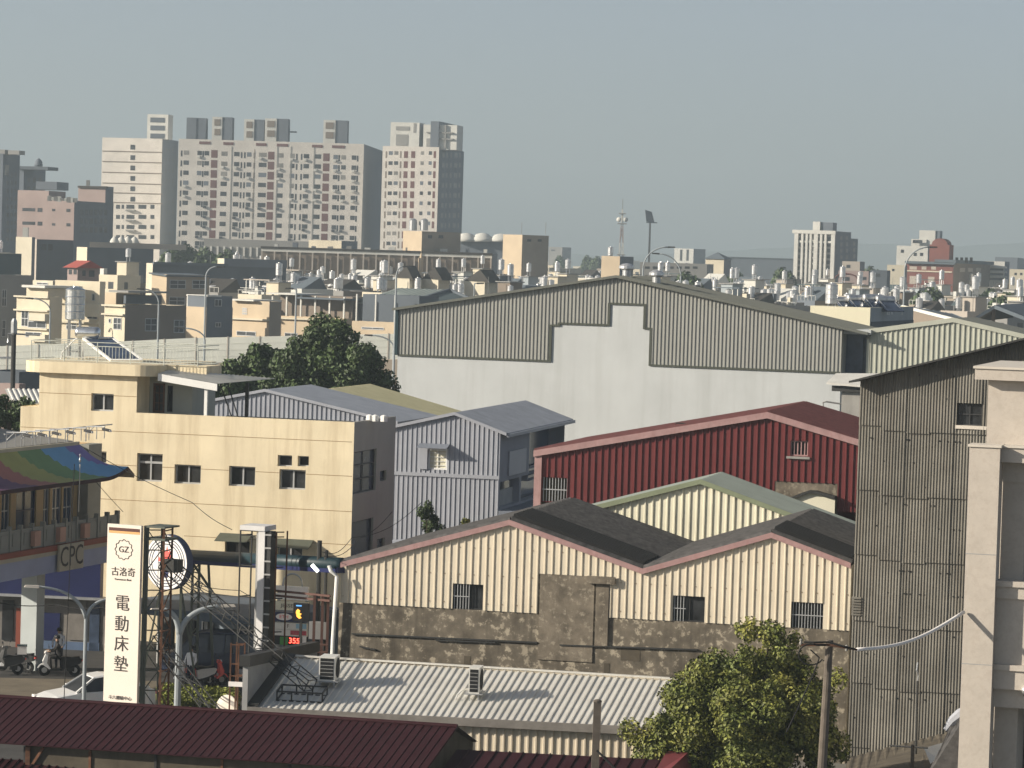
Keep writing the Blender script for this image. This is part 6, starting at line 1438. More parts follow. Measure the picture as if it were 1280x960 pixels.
# ================================================================== the town behind
def tc(n_, h, **kw): M[n_] = mat(n_, hexl(h), **{**dict(rough=.85, var=.1, scale=.25), **kw}); return M[n_]
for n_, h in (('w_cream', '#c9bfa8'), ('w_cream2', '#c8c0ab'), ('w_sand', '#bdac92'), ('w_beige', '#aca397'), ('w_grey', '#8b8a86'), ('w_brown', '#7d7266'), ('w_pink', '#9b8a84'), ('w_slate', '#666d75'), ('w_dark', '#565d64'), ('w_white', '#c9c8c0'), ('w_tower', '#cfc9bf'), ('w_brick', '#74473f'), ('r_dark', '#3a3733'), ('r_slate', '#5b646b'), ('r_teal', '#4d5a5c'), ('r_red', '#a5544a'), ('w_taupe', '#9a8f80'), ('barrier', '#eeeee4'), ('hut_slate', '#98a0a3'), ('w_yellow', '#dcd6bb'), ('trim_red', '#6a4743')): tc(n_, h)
FARW = mat('far_glass', (.045, .05, .055), rough=.3, var=.5, scale=.3)
LIGHTW = mat('far_glass_light', (.22, .21, .19), rough=.4, var=.4, scale=.4)
WCOUNT = {}
def winbox(t, pl, r, mt=None, v=-.03, name='window', d=.06):
    """a window as one part; beyond a hundred on one thing the rest gather in one part"""
    k = WCOUNT.setdefault(t.name, [0, None]); k[0] += 1
    if k[0] <= 98 or name == 'air_conditioner' and k[0] <= 130:
        m = MB(); m.pbox(pl, r[0], r[1], r[2], r[3], v, v + d); m.build(name, mt or FARW, t)
    else:
        if k[1] is None: k[1] = (MB(), t)
        k[1][0].pbox(pl, r[0], r[1], r[2], r[3], v, v + d)
def flush_windows():
    for nm, (n_, q) in WCOUNT.items():
        if q: o = q[0].build('windows', FARW, q[1]); o['kind'] = 'stuff'

class Blk: pass
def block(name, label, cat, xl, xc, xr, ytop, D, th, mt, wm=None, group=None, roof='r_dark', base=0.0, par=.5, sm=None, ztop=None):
    """flat roofed block: lit front between columns xl and xc, flank between xc and xr"""
    K = at(xc, ytop, D); t_ = R_(th); e = Vector((math.cos(t_), -math.sin(t_), 0)); d = Vector((math.sin(t_), math.cos(t_), 0))
    L = line_to_col(K, -e, xl); Dp_ = line_to_col(K, d, xr)
    b = Blk(); b.L, b.W, b.z = L, Dp_, ztop or K.z
    o = Vector((K.x, K.y, 0)) - e * L; b.f = Plane(o, e); b.s = Plane(Vector((K.x, K.y, 0)), d)
    t = b.t = thing(name, label, cat, b.f.P(L / 2, base, Dp_ / 2), group)
    m = MB(); f = b.f; z = b.z; P = f.P
    m.quad(P(0, base, 0), P(L, base, 0), P(L, z, 0), P(0, z, 0)); m.quad(P(L, base, Dp_), P(0, base, Dp_), P(0, z, Dp_), P(L, z, Dp_))
    m.quad(P(0, base, Dp_), P(0, base, 0), P(0, z, 0), P(0, z, Dp_))
    q = .2; zi = z - par
    for a, c in (((0, 0), (L, 0)), ((L, 0), (L, Dp_)), ((L, Dp_), (0, Dp_)), ((0, Dp_), (0, 0))):
        sx = lambda p: (min(max(p[0], q), L - q), min(max(p[1], q), Dp_ - q))
        ai, ci = sx(a), sx(c); m.quad(P(a[0], z, a[1]), P(c[0], z, c[1]), P(ci[0], z, ci[1]), P(ai[0], z, ai[1])); m.quad(P(ai[0], z, ai[1]), P(ci[0], z, ci[1]), P(ci[0], zi, ci[1]), P(ai[0], zi, ai[1]))
    if sm is None: m.quad(P(L, base, 0), P(L, base, Dp_), P(L, z, Dp_), P(L, z, 0))
    m.build('wall', M[mt], t)
    if sm is not None: k = MB(); k.quad(P(L, base, 0), P(L, base, Dp_), P(L, z, Dp_), P(L, z, 0)); k.build('flank_wall', M[sm], t)  # sm: flank colour, mostly darker to carry the flank's shade
    m = MB(); m.quad(P(q, zi, q), P(L - q, zi, q), P(L - q, zi, Dp_ - q), P(q, zi, Dp_ - q)); m.build('roof', M[roof], t)
    return b
def fwin(b, rects, mt=None, side=False, name='window'):
    pl = b.s if side else b.f
    for r in rects: winbox(b.t, pl, rect(pl, *r), mt, name=name)
def add(b, name, mt, u0, u1, z0, z1, v0, v1, side=False):
    m = MB(); m.pbox(b.s if side else b.f, u0, u1, z0, z1, v0, v1); return m.build(name, M[mt] if isinstance(mt, str) else mt, b.t)
def addpx(b, name, mt, x0, y0, x1, y1, v0, v1, side=False):
    r = rect((b.s if side else b.f).back(v0), x0, y0, x1, y1); return add(b, name, mt, *r, v0, v1, side)

# ------------------------------------------------------------------ far left towers
GT = 'dark apartment towers at the left edge'
b = block('apartment_tower', 'dark slate apartment tower with a stepped top, cut by the left edge', 'tower', -30, 4, 25, 192, 800, 14, 'w_slate')
for x0, y0, x1, y1 in ((0, 187, 6, 193), (10, 188, 24, 193)): addpx(b, 'parapet_step', 'w_grey', x0, y0, x1, y1, .3, 4)
for k in range(9): fwin(b, [(8 + 5 * j, 216 + k * 10, 11 + 5 * j, 221 + k * 10) for j in range(3)], side=True)
fwin(b, [(6, 206, 11, 219)], LIGHTW, True)
b = block('apartment_tower', 'dark slate tower with a roof slab and a small dome, left of the pink building', 'tower', 22, 30, 57, 211, 830, 14, 'w_slate')
addpx(b, 'roof_slab', 'w_dark', 22, 208, 60, 212, -1, 6); addpx(b, 'balcony', 'w_slate', 45, 227, 71, 237, -3, 5)
for k in range(8): fwin(b, [(34 + 7 * j, 222 + k * 11, 38 + 7 * j, 228 + k * 11) for j in range(3)], side=True)
c = at(48, 208, 832); m = MB(); m.lathe(c, [(1.1, 0), (1.1, .5), (1.0, 1.2), (.5, 1.9), (.05, 2.1)], 14); m.build('dome', M['w_slate'], b.t, smooth=True)
b = block('office_block', 'dusty pink block with a few small windows, left of the beige tower', 'building', 22, 93, 142, 251, 720, 20, 'w_pink', sm='w_slate')
addpx(b, 'raised_bay', 'w_pink', 22, 238, 61, 251, .02, 8)
fwin(b, [(28, 260, 44, 264), (47, 260, 53, 265), (65, 261, 69, 264), (83, 261, 88, 265), (28, 277, 44, 281), (47, 277, 53, 282), (65, 279, 69, 282), (83, 279, 88, 283)])
for k in range(3): fwin(b, [(100 + 6 * j, 262 + k * 11, 104 + 6 * j, 269 + k * 11) for j in range(6)], side=True)
for k in range(9): c = at(62 + k * 4, 248 + k * .3, 716); m = MB(); m.box((c.x, c.y, c.z), .9, .8, random.uniform(.6, 1.6)); m.build('roof_unit', M['w_white' if k % 2 else 'w_grey'], b.t)
b2_ = block('office_block', 'small pink stair block with a dark cornice behind the pink building', 'building', 98, 132, 142, 233, 760, 20, 'w_pink', sm='w_slate')
addpx(b2_, 'cornice', 'r_dark', 97, 232.5, 133, 235, -.5, .4); c = at(110, 233, 762); m = MB(); m.box((c.x, c.y, c.z + .7), .8, .8, 1.6); m.build('chimney', M['w_grey'], b2_.t)
# beige tower
TD, TT = 990, 12
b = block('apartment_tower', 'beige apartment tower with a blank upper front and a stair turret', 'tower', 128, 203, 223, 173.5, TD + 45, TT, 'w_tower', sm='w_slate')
for y in (189, 202, 215.5, 229, 241, 253): addpx(b, 'band', 'w_brown', 128, y, 203, y + 1.2, -.12, .0)
fwin(b, [(163, 181 + 13 * k, 169, 187 + 13 * k) for k in range(6)])
for k in range(4): fwin(b, [(x0, 256 + 12.6 * k, x1, 261 + 12.6 * k) for x0, x1 in ((145, 150), (152, 155), (158, 168), (173, 183), (188, 193))])
for k in range(4): addpx(b, 'balcony', 'w_grey', 157, 262 + 12.6 * k, 168, 264 + 12.6 * k, -1, -.05)
m = MB(); K_ = b.f; add(b, 'stair_turret', 'w_white', *rect(K_.back(2), 184, 143, 210, 174), 2, 7); 
for y in (147, 157, 167): r = rect(K_.back(2), 188, y, 206, y + 6); add(b, 'turret_opening', 'w_dark', *r, 1.9, 1.99)
fwin(b, [(207 + 4 * j, 185 + 13 * k, 209 + 4 * j, 190 + 13 * k) for k in range(9) for j in range(3)], side=True)
# main slab
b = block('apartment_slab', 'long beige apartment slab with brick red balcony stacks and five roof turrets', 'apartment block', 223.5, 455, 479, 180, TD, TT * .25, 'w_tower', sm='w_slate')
f = b.f
def floors(k): return 188 + 12.55 * k
cols = [(226, 228, 0), (230, 236, 1), (247, 252, 1), (253, 255, 0), (256, 261, 1), (264, 272, 2), (277, 284, 1), (293, 299, 1), (301, 303, 0), (305, 307, 0), (309, 314, 1), (317, 319, 0), (324, 333, 1), (335, 343, 2), (347, 354, 1), (363, 368, 1), (370, 372, 0), (376, 378, 0), (380, 386, 1), (393, 401, 1), (404, 412, 2), (417, 422, 1), (423, 425, 0), (427, 432, 1), (440, 445, 1), (446, 448, 0)]
rb_ = random.Random(9)
for want in (2, 1, 0):
    for k in range(10):
        y = floors(k) - .2
        for x0, x1, kind in cols:
            if kind != want: continue
            dy = (x0 - 223) * .030; lean = -(k * 12.55) * .027
            if kind == 2: r = rect(f, x0 + lean, y - 1.5 + dy, x1 + lean, y + 8.2 + dy); winbox(b.t, f, r, M['trim_red'], name='red_balcony')
            elif kind == 0: r = rect(f, x0 + lean, y + dy, x1 + lean, y + 7.5 + dy); winbox(b.t, f, r, M['w_brown'])
            else: r = rect(f, x0 + lean - .3, y + dy, x1 + lean + .4, y + 5.4 + dy); winbox(b.t, f, r, rb_.choice((FARW, FARW, FARW, LIGHTW, M['w_slate'])))
            if kind == 1 and rb_.random() < .3: winbox(b.t, f, (r[0], r[0] + .9, r[2] - .8, r[2] - .1), M['w_white'], v=-.5, name='air_conditioner', d=.48)
rb_ = random.Random(9)
add(b, 'recess_shade_strip', 'w_taupe', *rect(f, 316, 186, 316.8, 316), -.06, -.001)  # flat darker strips put the shade of recesses into the front's colour
for px in (288, 345, 362, 391): r = rect(f, px, 183, px + 1, 318); add(b, 'recess_shade_strip', 'w_grey', r[0] - .1, r[1], 0, r[3], -.07, -.001)
for x0, y0, x1, y1, dk in ((233, 147, 257, 177, 1), (265, 146, 290, 178, 0), (305, 149, 330, 178, 0), (331, 148, 360, 182, 0), (404, 150, 434, 184, 0)):
    w = x0 + (x1 - x0) * .5; r = rect(f.back(1), x0, y0, w, y1); add(b, 'roof_turret', 'w_white' if not dk else 'w_slate', *r, 1, 6); r2 = rect(f.back(1.2), w, y0 + .5, x1, y1); add(b, 'turret_shade_flank', 'w_slate', *r2, 1.2, 6)  # slate half carries the shade of each turret's flank
    if not dk:
        for yy in (y0 + 3, y0 + 15): r = rect(f.back(1), x0 + 3, yy, w - 2, yy + 8); add(b, 'turret_opening', 'w_brown', *r, .9, .99)
for x0, x1 in ((249, 263), (279, 292), (320, 333), (346, 360), (390, 403), (415, 431)): addpx(b, 'roof_band', 'trim_red', x0, 176 + (x0 - 223) * .03, x1, 179.5 + (x0 - 223) * .03, -.1, -.02)
r = rect(f.back(2), 362, 164, 370, 181); add(b, 'roof_frame', 'w_dark', r[0], r[1], r[3] - .4, r[3], 2, 4)
# right tower
b = block('apartment_tower', 'beige apartment tower with a flank in shade-slate colour, right of the long slab', 'tower', 478.5, 549, 580, 184, TD - 10, TT, 'w_tower', sm='w_slate')
f = b.f
for k in range(10):
    y = 189 + 12.55 * k
    for x0, x1, kind in ((482, 484, 0), (486, 491, 1), (493, 498, 1), (500, 502, 0), (505, 510, 2), (514, 519, 2), (526, 530, 1), (536, 540, 1), (542, 545, 2)):
        lean = -(k * 12.55) * .027; r = rect(f, x0 + lean, y, x1 + lean, y + (4.6 if kind == 1 else 8.5)); winbox(b.t, f, r, rb_.choice((FARW, FARW, LIGHTW, M['w_slate'])) if kind == 1 else M['w_brown'] if kind == 0 else M['trim_red'])
for k in range(10):
    for x0, x1 in ((553, 556), (558, 560), (563, 565), (568, 572), (574, 576)): lean = -(k * 12.55) * .027; fwin(b, [(x0 + lean, 191 + 12.55 * k, x1 + lean, 197 + 12.55 * k)], side=True)
addpx(b, 'roof_house', 'w_white', 488, 153, 524, 185, 1, 8); addpx(b, 'roof_house', 'w_white', 529, 156, 571, 187, 1.5, 9); r = rect(b.s, 571, 157, 580, 190); add(b, 'flank_house', 'w_slate', 0.5, r[1], r[2], r[3], .4, 3, True)
for x0, y0, x1, y1 in ((495, 158, 512, 163), (517, 154, 520, 166), (495, 168, 510, 182), (533, 165, 566, 166.5), (533, 173, 543, 184), (556, 156, 557.5, 185), (548, 173, 566, 174.5)): r = rect(f.back(1), x0, y0, x1, y1); add(b, 'roof_house_opening', 'w_grey', *r, .9, .99 if x0 < 525 else 1.49)

# ------------------------------------------------------------------ landmark blocks
def simple(label, xl, xc, xr, yt, D, th, mt, sm=None, name='building', wins=(), swins=(), roof='r_dark', cat='building', group=None):
    b = block(name, label, cat, xl, xc, xr, yt, D, th, mt, sm=sm, roof=roof, group=group); fwin(b, wins); fwin(b, swins, side=True); return b
b = simple('cream lit roof block with two small flank windows, in front of the right beige tower', 504, 527.5, 576, 289, 700, 40, 'w_sand', 'w_taupe', swins=[(535, 294, 540, 298), (548, 294, 554, 298)])
for px in (516, 530): c = at(px, 288, 704); m = MB(); m.lathe(c, [(.9, 0), (.9, 2.2), (.4, 2.6)], 12); m.build('roof_tank', M['galvanised'], b.t)
b = simple('cream lit roof block standing alone right of the white tent roofs', 629, 653, 686, 293.5, 690, 40, 'w_sand', 'w_taupe', swins=[(659, 299, 664, 302), (672, 299, 677, 302)])
for px in (652, 682): c = at(px, 293, 692); m = MB(); m.tube([c, c + Vector((0, 0, 2.6))], .05, 5); m.build('mast', M['w_grey'], b.t)
# tent roofed hall
hb = block('hall', 'grey hall with three white tent-shaped roofs', 'hall', 560, 634, 650, 300, 900, 5, 'w_slate', roof='w_white')
for k, (x, h) in enumerate(((583, 291), (603, 291), (626, 292))):
    c = at(x, 302, 902); z1 = at(x, h, 902).z; m = MB(); m.lathe(c, [(3.6, 0), (3.2, (z1 - c.z) * .35), (1.8, (z1 - c.z) * .85), (.6, (z1 - c.z) * .97), (.05, z1 - c.z)], 12); m.build('tent_roof', M['w_white'], hb.t, smooth=True)
simple('hazy far tower block pair right of the lone cream block', 686, 703, 714, 309, 1900, 20, 'w_grey', 'w_slate', wins=[(689, 312, 694, 314)])
b = simple('small cream block carrying a single steel tank, left of the lattice mast', 752, 775, 792, 320.5, 640, 25, 'w_sand', 'w_slate')
c = at(763, 320, 643); m = MB(); m.lathe(c, tank_prof(.55, 1.9), 14); m.build('roof_tank', M['stainless'], b.t)
b = simple('white and shade-grey far apartment group with three vertical bays', 843, 867, 882, 311, 1500, 22, 'w_white', 'w_slate', wins=[(850, 312, 853, 326), (858, 312, 861, 326)])
b = simple('cream pavilion with a grey hipped roof, left of the long slate hall', 882, 905, 914, 324, 900, 25, 'w_cream', 'w_slate')
c0 = [b.f.P(-.5, b.z, -.5), b.f.P(b.L + .5, b.z, -.5), b.f.P(b.L + .5, b.z, b.W + .5), b.f.P(-.5, b.z, b.W + .5)]; ap = b.f.P(b.L * .45, b.z + 1.9, b.W / 2); m = MB()
for i in range(4): m.poly([c0[i], c0[(i + 1) % 4], ap])
m.build('hipped_roof', M['r_slate'], b.t)
b = simple('long low slate hall with pale vertical ribs, left of the white hotel', 906, 992, 1000, 324, 1500, 3, 'w_slate', wins=[(910 + 6 * k, 326, 912 + 6 * k, 338) for k in range(13)])
for k in range(4): addpx(b, 'skylight', 'w_white', 915 + 14 * k, 322.5, 922 + 14 * k, 324.5, 2, 5)
b = simple('long low shed with a pale ribbed roof under the two curved lamps', 800, 884, 892, 330, 760, 5, 'w_grey', roof='w_beige', wins=[(806 + 10 * k, 333, 812 + 10 * k, 336) for k in range(7)])
# white hotel
b = block('hotel', 'white hotel block with vertical fins and stacked balconies', 'hotel', 994, 1044, 1064, 289, 900, 20, 'w_grey', sm='w_slate')
r = rect(b.f, 994, 287, 1045, 291); add(b, 'roof_beam', 'w_white', -.6, b.L + .3, b.z - .9, b.z + .1, -.9, .0)
for x in (996.5, 1004, 1009.5, 1014.5, 1021, 1027.5, 1033, 1042.5): u = b.f.uz(x - .2, 292)[0]; w = .55 if x in (996.5, 1021, 1042.5) else .3; add(b, 'fin', 'w_white', u - w, u + w, 0, b.z - .9, -.8, -.001)
for k in range(8):
    y = 301 + 7.3 * k
    for x0, x1 in ((998, 1003), (1005, 1009), (1011, 1014), (1023, 1027), (1029, 1032), (1034, 1041)):
        r = rect(b.f, x0 - k * .2, y - 4.6, x1 - k * .2, y); winbox(b.t, b.f, r, None)
    if k % 1 == 0: r = rect(b.f, 1016, y - 1.2, 1020, y); add(b, 'balcony', 'w_white', *r, -.7, -.002)
addpx(b, 'cornice_band', 'w_white', 997, 301, 1042, 303.5, -.5, -.003)
addpx(b, 'roof_house', 'w_white', 1016, 277, 1025, 289, 1, 4); addpx(b, 'roof_house', 'w_slate', 1025, 278, 1041, 289, 1.5, 6)
fwin(b, [(1050, 295 + 8 * k, 1053, 300 + 8 * k) for k in range(7)] + [(1057, 295 + 8 * k, 1060, 300 + 8 * k) for k in range(7)], side=True)
simple('slate stair tower joined to the back of the white hotel', 1058, 1063, 1072.5, 298, 930, 20, 'w_slate', swins=[(1066, 302 + 8 * k, 1069, 307 + 8 * k) for k in range(5)])
simple('pinkish grey low block at the foot of the hotel', 1053, 1075, 1081, 327, 840, 15, 'w_beige', 'w_slate', wins=[(1058, 331, 1063, 335)])
b = simple('pinkish block with an arched front right of the hotel', 1048, 1086, 1090, 339, 760, 12, 'w_pink', 'w_slate', wins=[(1053, 346, 1062, 351), (1072, 346, 1083, 350)])
m = MB(); cc_ = b.f.uz(1058, 342); m.tube([b.f.P(cc_[0] + 2.6 * math.cos(PI * k / 10), cc_[1] - 1.2 + 1.2 * math.sin(PI * k / 10), -.1) for k in range(11)], .18, 6); m.build('arch_trim', M['trim_red'], b.t)
b = simple('small dark slate block right of the arched pinkish block', 1088, 1109, 1113, 338, 740, 12, 'w_dark', wins=[(1093, 342, 1100, 346)])
simple('pale pink block left of the brick building', 1109, 1131, 1134, 331.5, 800, 12, 'w_cream2', 'w_slate', wins=[(1115, 336, 1118, 339)])
b = simple('white stepped block topped by a penthouse behind the brick gable', 1121, 1160, 1166, 308, 980, 15, 'w_white', 'w_slate', wins=[(1126, 312, 1130, 316), (1142, 316, 1146, 320), (1150, 316, 1154, 320)])
addpx(b, 'upper_block', 'w_white', 1139, 299, 1158, 308, 1, 7); addpx(b, 'penthouse', 'w_white', 1149, 288, 1169, 308, 1.5, 7); addpx(b, 'penthouse_shade_flank', 'w_slate', 1167, 288.5, 1175, 308, 1.8, 7); fwin(b, [(1141, 300, 1153, 304)])  # slate strip carries the shade of the penthouse side
b = block('brick_building', 'red brick building with an arched gable and a dark roof', 'building', 1132, 1192, 1238, 329, 860, 22, 'w_brick', sm='w_brown')
r = rect(b.f, 1161, 303, 1186, 330); g_ = MB(); pts = [(r[0], b.z - 2), (r[1], b.z - 2), (r[1], r[3] - .6)] + [((r[0] + r[1]) / 2 + (r[1] - r[0]) / 2 * math.cos(PI * k / 10) * .8, r[3] - .6 + 1.7 * math.sin(PI * k / 10)) for k in range(11)] + [(r[0], r[3] - .6)]
g_.poly([b.f.P(u, z, .5) for u, z in pts]); g_.poly([b.f.P(u, z, 5) for u, z in pts][::-1])
for i in range(len(pts)): (ua, za), (uc, zc_) = pts[i], pts[(i + 1) % len(pts)]; g_.quad(b.f.P(ua, za, .5), b.f.P(ua, za, 5), b.f.P(uc, zc_, 5), b.f.P(uc, zc_, .5))
g_.build('arched_gable', M['w_brick'], b.t)
fwin(b, [(1137, 333, 1146, 337), (1152, 333, 1158, 337), (1164, 333, 1170, 337), (1137, 345, 1145, 355), (1160, 346, 1168, 355)], M['w_beige']); addpx(b, 'roof_edge', 'r_slate', 1131, 327, 1193, 330, -1, .2); addpx(b, 'string_course', 'w_cream2', 1132, 338.5, 1190, 340, -.2, -.002)
fwin(b, [(1200 + 10 * k, 335, 1206 + 10 * k, 340) for k in range(3)], M['w_beige'], side=True); add(b, 'hipped_roof', 'r_slate', -1, b.W + 1, b.z - .02, b.z + .9, -.8, 5, True)
for k in range(4): c = at(1196 + k * 6, 325, 868); m = MB(); m.box((c.x, c.y, c.z), .7, .7, 1.4); m.build('roof_vent', M['r_dark'], b.t)
b = simple('white tiered block far right, right of the brick building', 1231, 1256, 1262, 327, 900, 14, 'w_white', 'w_slate')
for k in range(3): addpx(b, 'tier', 'w_white', 1230 - 2 * k, 333 + 6 * k, 1258, 335 + 6 * k, -1.2 - .2 * k, 0); r = rect(b.f, 1233, 335.5 + 6 * k, 1254, 338 + 6 * k); winbox(b.t, b.f, r)
simple('slate hall with a flat top behind the white tiered block', 1244, 1272, 1282, 322, 1400, 12, 'w_slate')
simple('pale low block at the right edge beyond the rooftops', 1262, 1285, 1300, 337, 820, 12, 'w_cream2', wins=[(1268, 341, 1271, 344), (1275, 341, 1278, 344)])
# lattice mast and floodlight mast
mb2 = at(776, 330, 1200); mt_ = thing('lattice_mast', 'red and white lattice radio mast with dishes near its top', 'mast', (mb2.x, mb2.y, 0)); zt = at(778.5, 262, 1200).z
for s in range(6):
    za, zb3_ = zt * s / 6, zt * (s + 1) / 6; wa, wb_ = 2.2 * (1 - s / 6.5), 2.2 * (1 - (s + 1) / 6.5); m = MB()
    for i in range(4):
        a = PI / 4 + i * PI / 2; a2 = a + PI / 2; pa_, pb_2 = Vector((mb2.x + wa * math.cos(a), mb2.y + wa * math.sin(a), za)), Vector((mb2.x + wb_ * math.cos(a), mb2.y + wb_ * math.sin(a), zb3_)); m.beam(pa_, pb_2, .32)
        qa, qb = Vector((mb2.x + wa * math.cos(a2), mb2.y + wa * math.sin(a2), za)), Vector((mb2.x + wb_ * math.cos(a2), mb2.y + wb_ * math.sin(a2), zb3_)); m.beam(pa_, qb, .22); m.beam(qa, pb_2, .22); m.beam(pb_2, qb, .22)
    m.build('lattice_section', M['w_white'] if s % 2 else M['w_pink'], mt_)
for z, w in ((zt * .86, 3.4), (zt * .96, 2.6), (zt * .55, 3.0)): m = MB(); m.box((mb2.x, mb2.y, z), w, w, .4); m.build('platform', M['w_grey'], mt_)
for a in (-1, 1): m = MB(); m.lathe((mb2.x + a * 1.2, mb2.y - 1, zt * .9), [(.1, 0), (.9, .2), (.9, .5), (.1, .6)], 10, axis=(a * .4, -1, 0)); m.build('dish', M['w_white'], mt_, smooth=True)
m = MB(); m.beam((mb2.x, mb2.y, zt), (mb2.x, mb2.y, zt + 4), .22); m.build('spike', M['w_grey'], mt_)
fb2 = at(811, 330, 1000); fm_ = thing('floodlight_mast', 'thin stadium floodlight mast with a tilted lamp rack', 'mast', (fb2.x, fb2.y, 0)); zt = at(814, 277, 1000).z
m = MB(); m.tube([(fb2.x, fb2.y, 0), (fb2.x, fb2.y, zt)], [.45, .28], 8); m.build('pole', M['w_grey'], fm_)
m = MB(); m.hexa([(fb2.x - 1.2, fb2.y - .5, zt), (fb2.x + 1.4, fb2.y - .5, zt - .4), (fb2.x + 1.4, fb2.y + .3, zt - .4), (fb2.x - 1.2, fb2.y + .3, zt), (fb2.x - 1.7, fb2.y - .9, zt + 3.6), (fb2.x + .4, fb2.y - .9, zt + 3.0), (fb2.x + .4, fb2.y - .3, zt + 3.0), (fb2.x - 1.7, fb2.y - .3, zt + 3.6)]); m.build('lamp_rack', M['w_slate'], fm_)
m = MB(); m.box((fb2.x + .5, fb2.y, zt - .3), 3.4, 1.2, .35); m.build('platform', M['w_slate'], fm_)

# ------------------------------------------------------------------ noise barrier along the expressway
bm_ = M['barrier']; n__ = bm_.node_tree; pb__ = n__.nodes['Principled BSDF']; tr__ = n__.nodes.new('ShaderNodeBsdfTranslucent'); mx__ = n__.nodes.new('ShaderNodeMixShader')   # milky acrylic panels: light comes through
tr__.inputs[0].default_value = (.80, .83, .76, 1); mx__.inputs[0].default_value = .4; n__.links.new(pb__.outputs[0], mx__.inputs[1]); n__.links.new(tr__.outputs[0], mx__.inputs[2]); n__.links.new(mx__.outputs[0], n__.nodes['Material Output'].inputs[0])
bp = facade_th((235, 422), 392, 9); tops = [bp.uz(-30, 434), bp.uz(180, 425.5), bp.uz(235, 422.5), bp.uz(525, 416.5)]; ftop = pw(tops)
nbt = thing('noise_barrier', 'long pale noise barrier crossing behind the trees and the yellow house', 'barrier', bp.P(0, 0, 0)); k = tops[0][0]; uE_ = tops[-1][0]
while k < uE_:
    z0_, z1_ = ftop(k), ftop(k + 4); hb_ = 3.1; m = MB()
    m.hexa([bp.P(k + .06, z0_ - hb_, 0), bp.P(k + 3.94, z1_ - hb_, 0), bp.P(k + 3.94, z1_ - hb_, .1), bp.P(k + .06, z0_ - hb_, .1), bp.P(k + .06, z0_, 0), bp.P(k + 3.94, z1_, 0), bp.P(k + 3.94, z1_, .1), bp.P(k + .06, z0_, .1)])
    for j in range(1, 4): m.beam(bp.P(k + .06, z0_ - hb_ * j / 4, -.02), bp.P(k + 3.94, z1_ - hb_ * j / 4, -.02), .05)
    m.build('panel', M['barrier'], nbt); m = MB(); m.pbox(bp, k - .06, k + .06, z0_ - hb_ - .2, z0_ + .1, -.06, .16); m.build('post', M['w_beige'], nbt); k += 4
m = MB(); wall(m, bp, tops[0][0], uE_, [(u, z - 3.12) for u, z in tops], 0, v=-.25); m.build('parapet', M['w_taupe'], nbt)

# ------------------------------------------------------------------ front row of townhouses
def house(label, xl, xc, xr, yt, D, th, mt, wins=(), swins=(), group=None, ledges=(), lightw=(), **kw):
    b = block('townhouse', label, 'townhouse', xl, xc, xr, yt, D, th, mt, group=group, **kw)
    for pl_, ws in ((b.f, wins), (b.s, swins)):
        for w in ws: window(pl_, rect(pl_, *w), b.t, M['window_frame'], FARW, -.02, .09, (1 if w[2] - w[0] > 5 else 0, 1 if w[3] - w[1] > 9 else 0), barw=.08)
    for y in ledges: r = rect(b.f, xl, y, xc, y + 2); add(b, 'ledge', 'w_cream2', -.15, b.L + .1, r[2], r[3], -.5, -.002)
    return b
house('grey townhouse flank with two slit windows at the left edge', -40, -18, 41, 343, 470, 40, 'w_grey', swins=[(2, 362, 8, 383), (2, 400, 7, 421)])
b = house('cream townhouse with stacked balconies and a set-back top floor, second from the left', 21, 62, 78, 371, 455, 38, 'w_cream', wins=[(27, 388, 36, 408), (35, 394, 58, 410), (32, 415, 52, 422)], ledges=(370, 387, 410))
addpx(b, 'top_floor', 'w_cream', 33, 360, 60, 372, 1.5, 8); addpx(b, 'roof_slab', 'w_white', 27, 356.5, 56, 359.5, .5, 8)
for y in (392, 418): addpx(b, 'balcony', 'w_cream2', 36, y, 56, y + 9, -.8, -.01)
house('cream upper house with a small chimney above the second townhouse', 41, 66, 78, 351, 490, 38, 'w_cream2', wins=[(46, 353, 60, 356)])
b = house('cream townhouse behind the ribbed roof tank of the yellow house', 69, 125, 131.5, 352, 462, 30, 'w_cream', wins=[(71, 363, 81, 370), (115, 367, 119, 376), (109, 393, 122, 399), (83, 401, 96, 412)], ledges=(378, 402))
addpx(b, 'curved_balcony', 'w_cream2', 106, 380, 124, 396, -.9, -.02)
b = house('cream fronted townhouse with a long shade-brown flank, right of the ribbed tank', 131, 156.5, 233, 381, 440, 44, 'w_cream', swins=[(181, 398, 196, 414), (217, 400, 230, 416)], wins=[(142, 397, 152, 412), (136, 398, 139, 404)], ledges=(381, 392), sm='w_brown')
addpx(b, 'roof_room', 'w_sand', 131, 366, 145, 381, .8, 5); r = rect(b.s, 157, 362, 205, 366); add(b, 'awning_roof', 'w_grey', -.5, r[1], r[2], r[3] - .2, -1.2, 3, True); r = rect(b.s, 160, 369, 205, 380); add(b, 'terrace_shade', 'w_dark', .5, r[1], r[2], r[3], .5, 1.0, True)  # dark slab: the shade under the awning is in its colour
b = house('taupe house with a lit gable end and two dark window bands', 190, 208.5, 262, 343, 480, 44, 'w_sand', swins=[(212, 350, 232, 361), (240, 350, 258, 361), (211, 371, 231, 381)], sm='w_taupe', roof='r_slate')
m = MB(); m.hexa([b.f.P(-.3, b.z, -.4), b.f.P(b.L + .3, b.z - .3, -.4), b.f.P(b.L + .3, b.z - .3, b.W), b.f.P(-.3, b.z, b.W), b.f.P(-.3, b.z + .2, -.4), b.f.P(b.L + .3, b.z - .1, -.4), b.f.P(b.L + .3, b.z - .1, b.W), b.f.P(-.3, b.z + .2, b.W)]); m.build('sloping_roof', M['r_slate'], b.t)
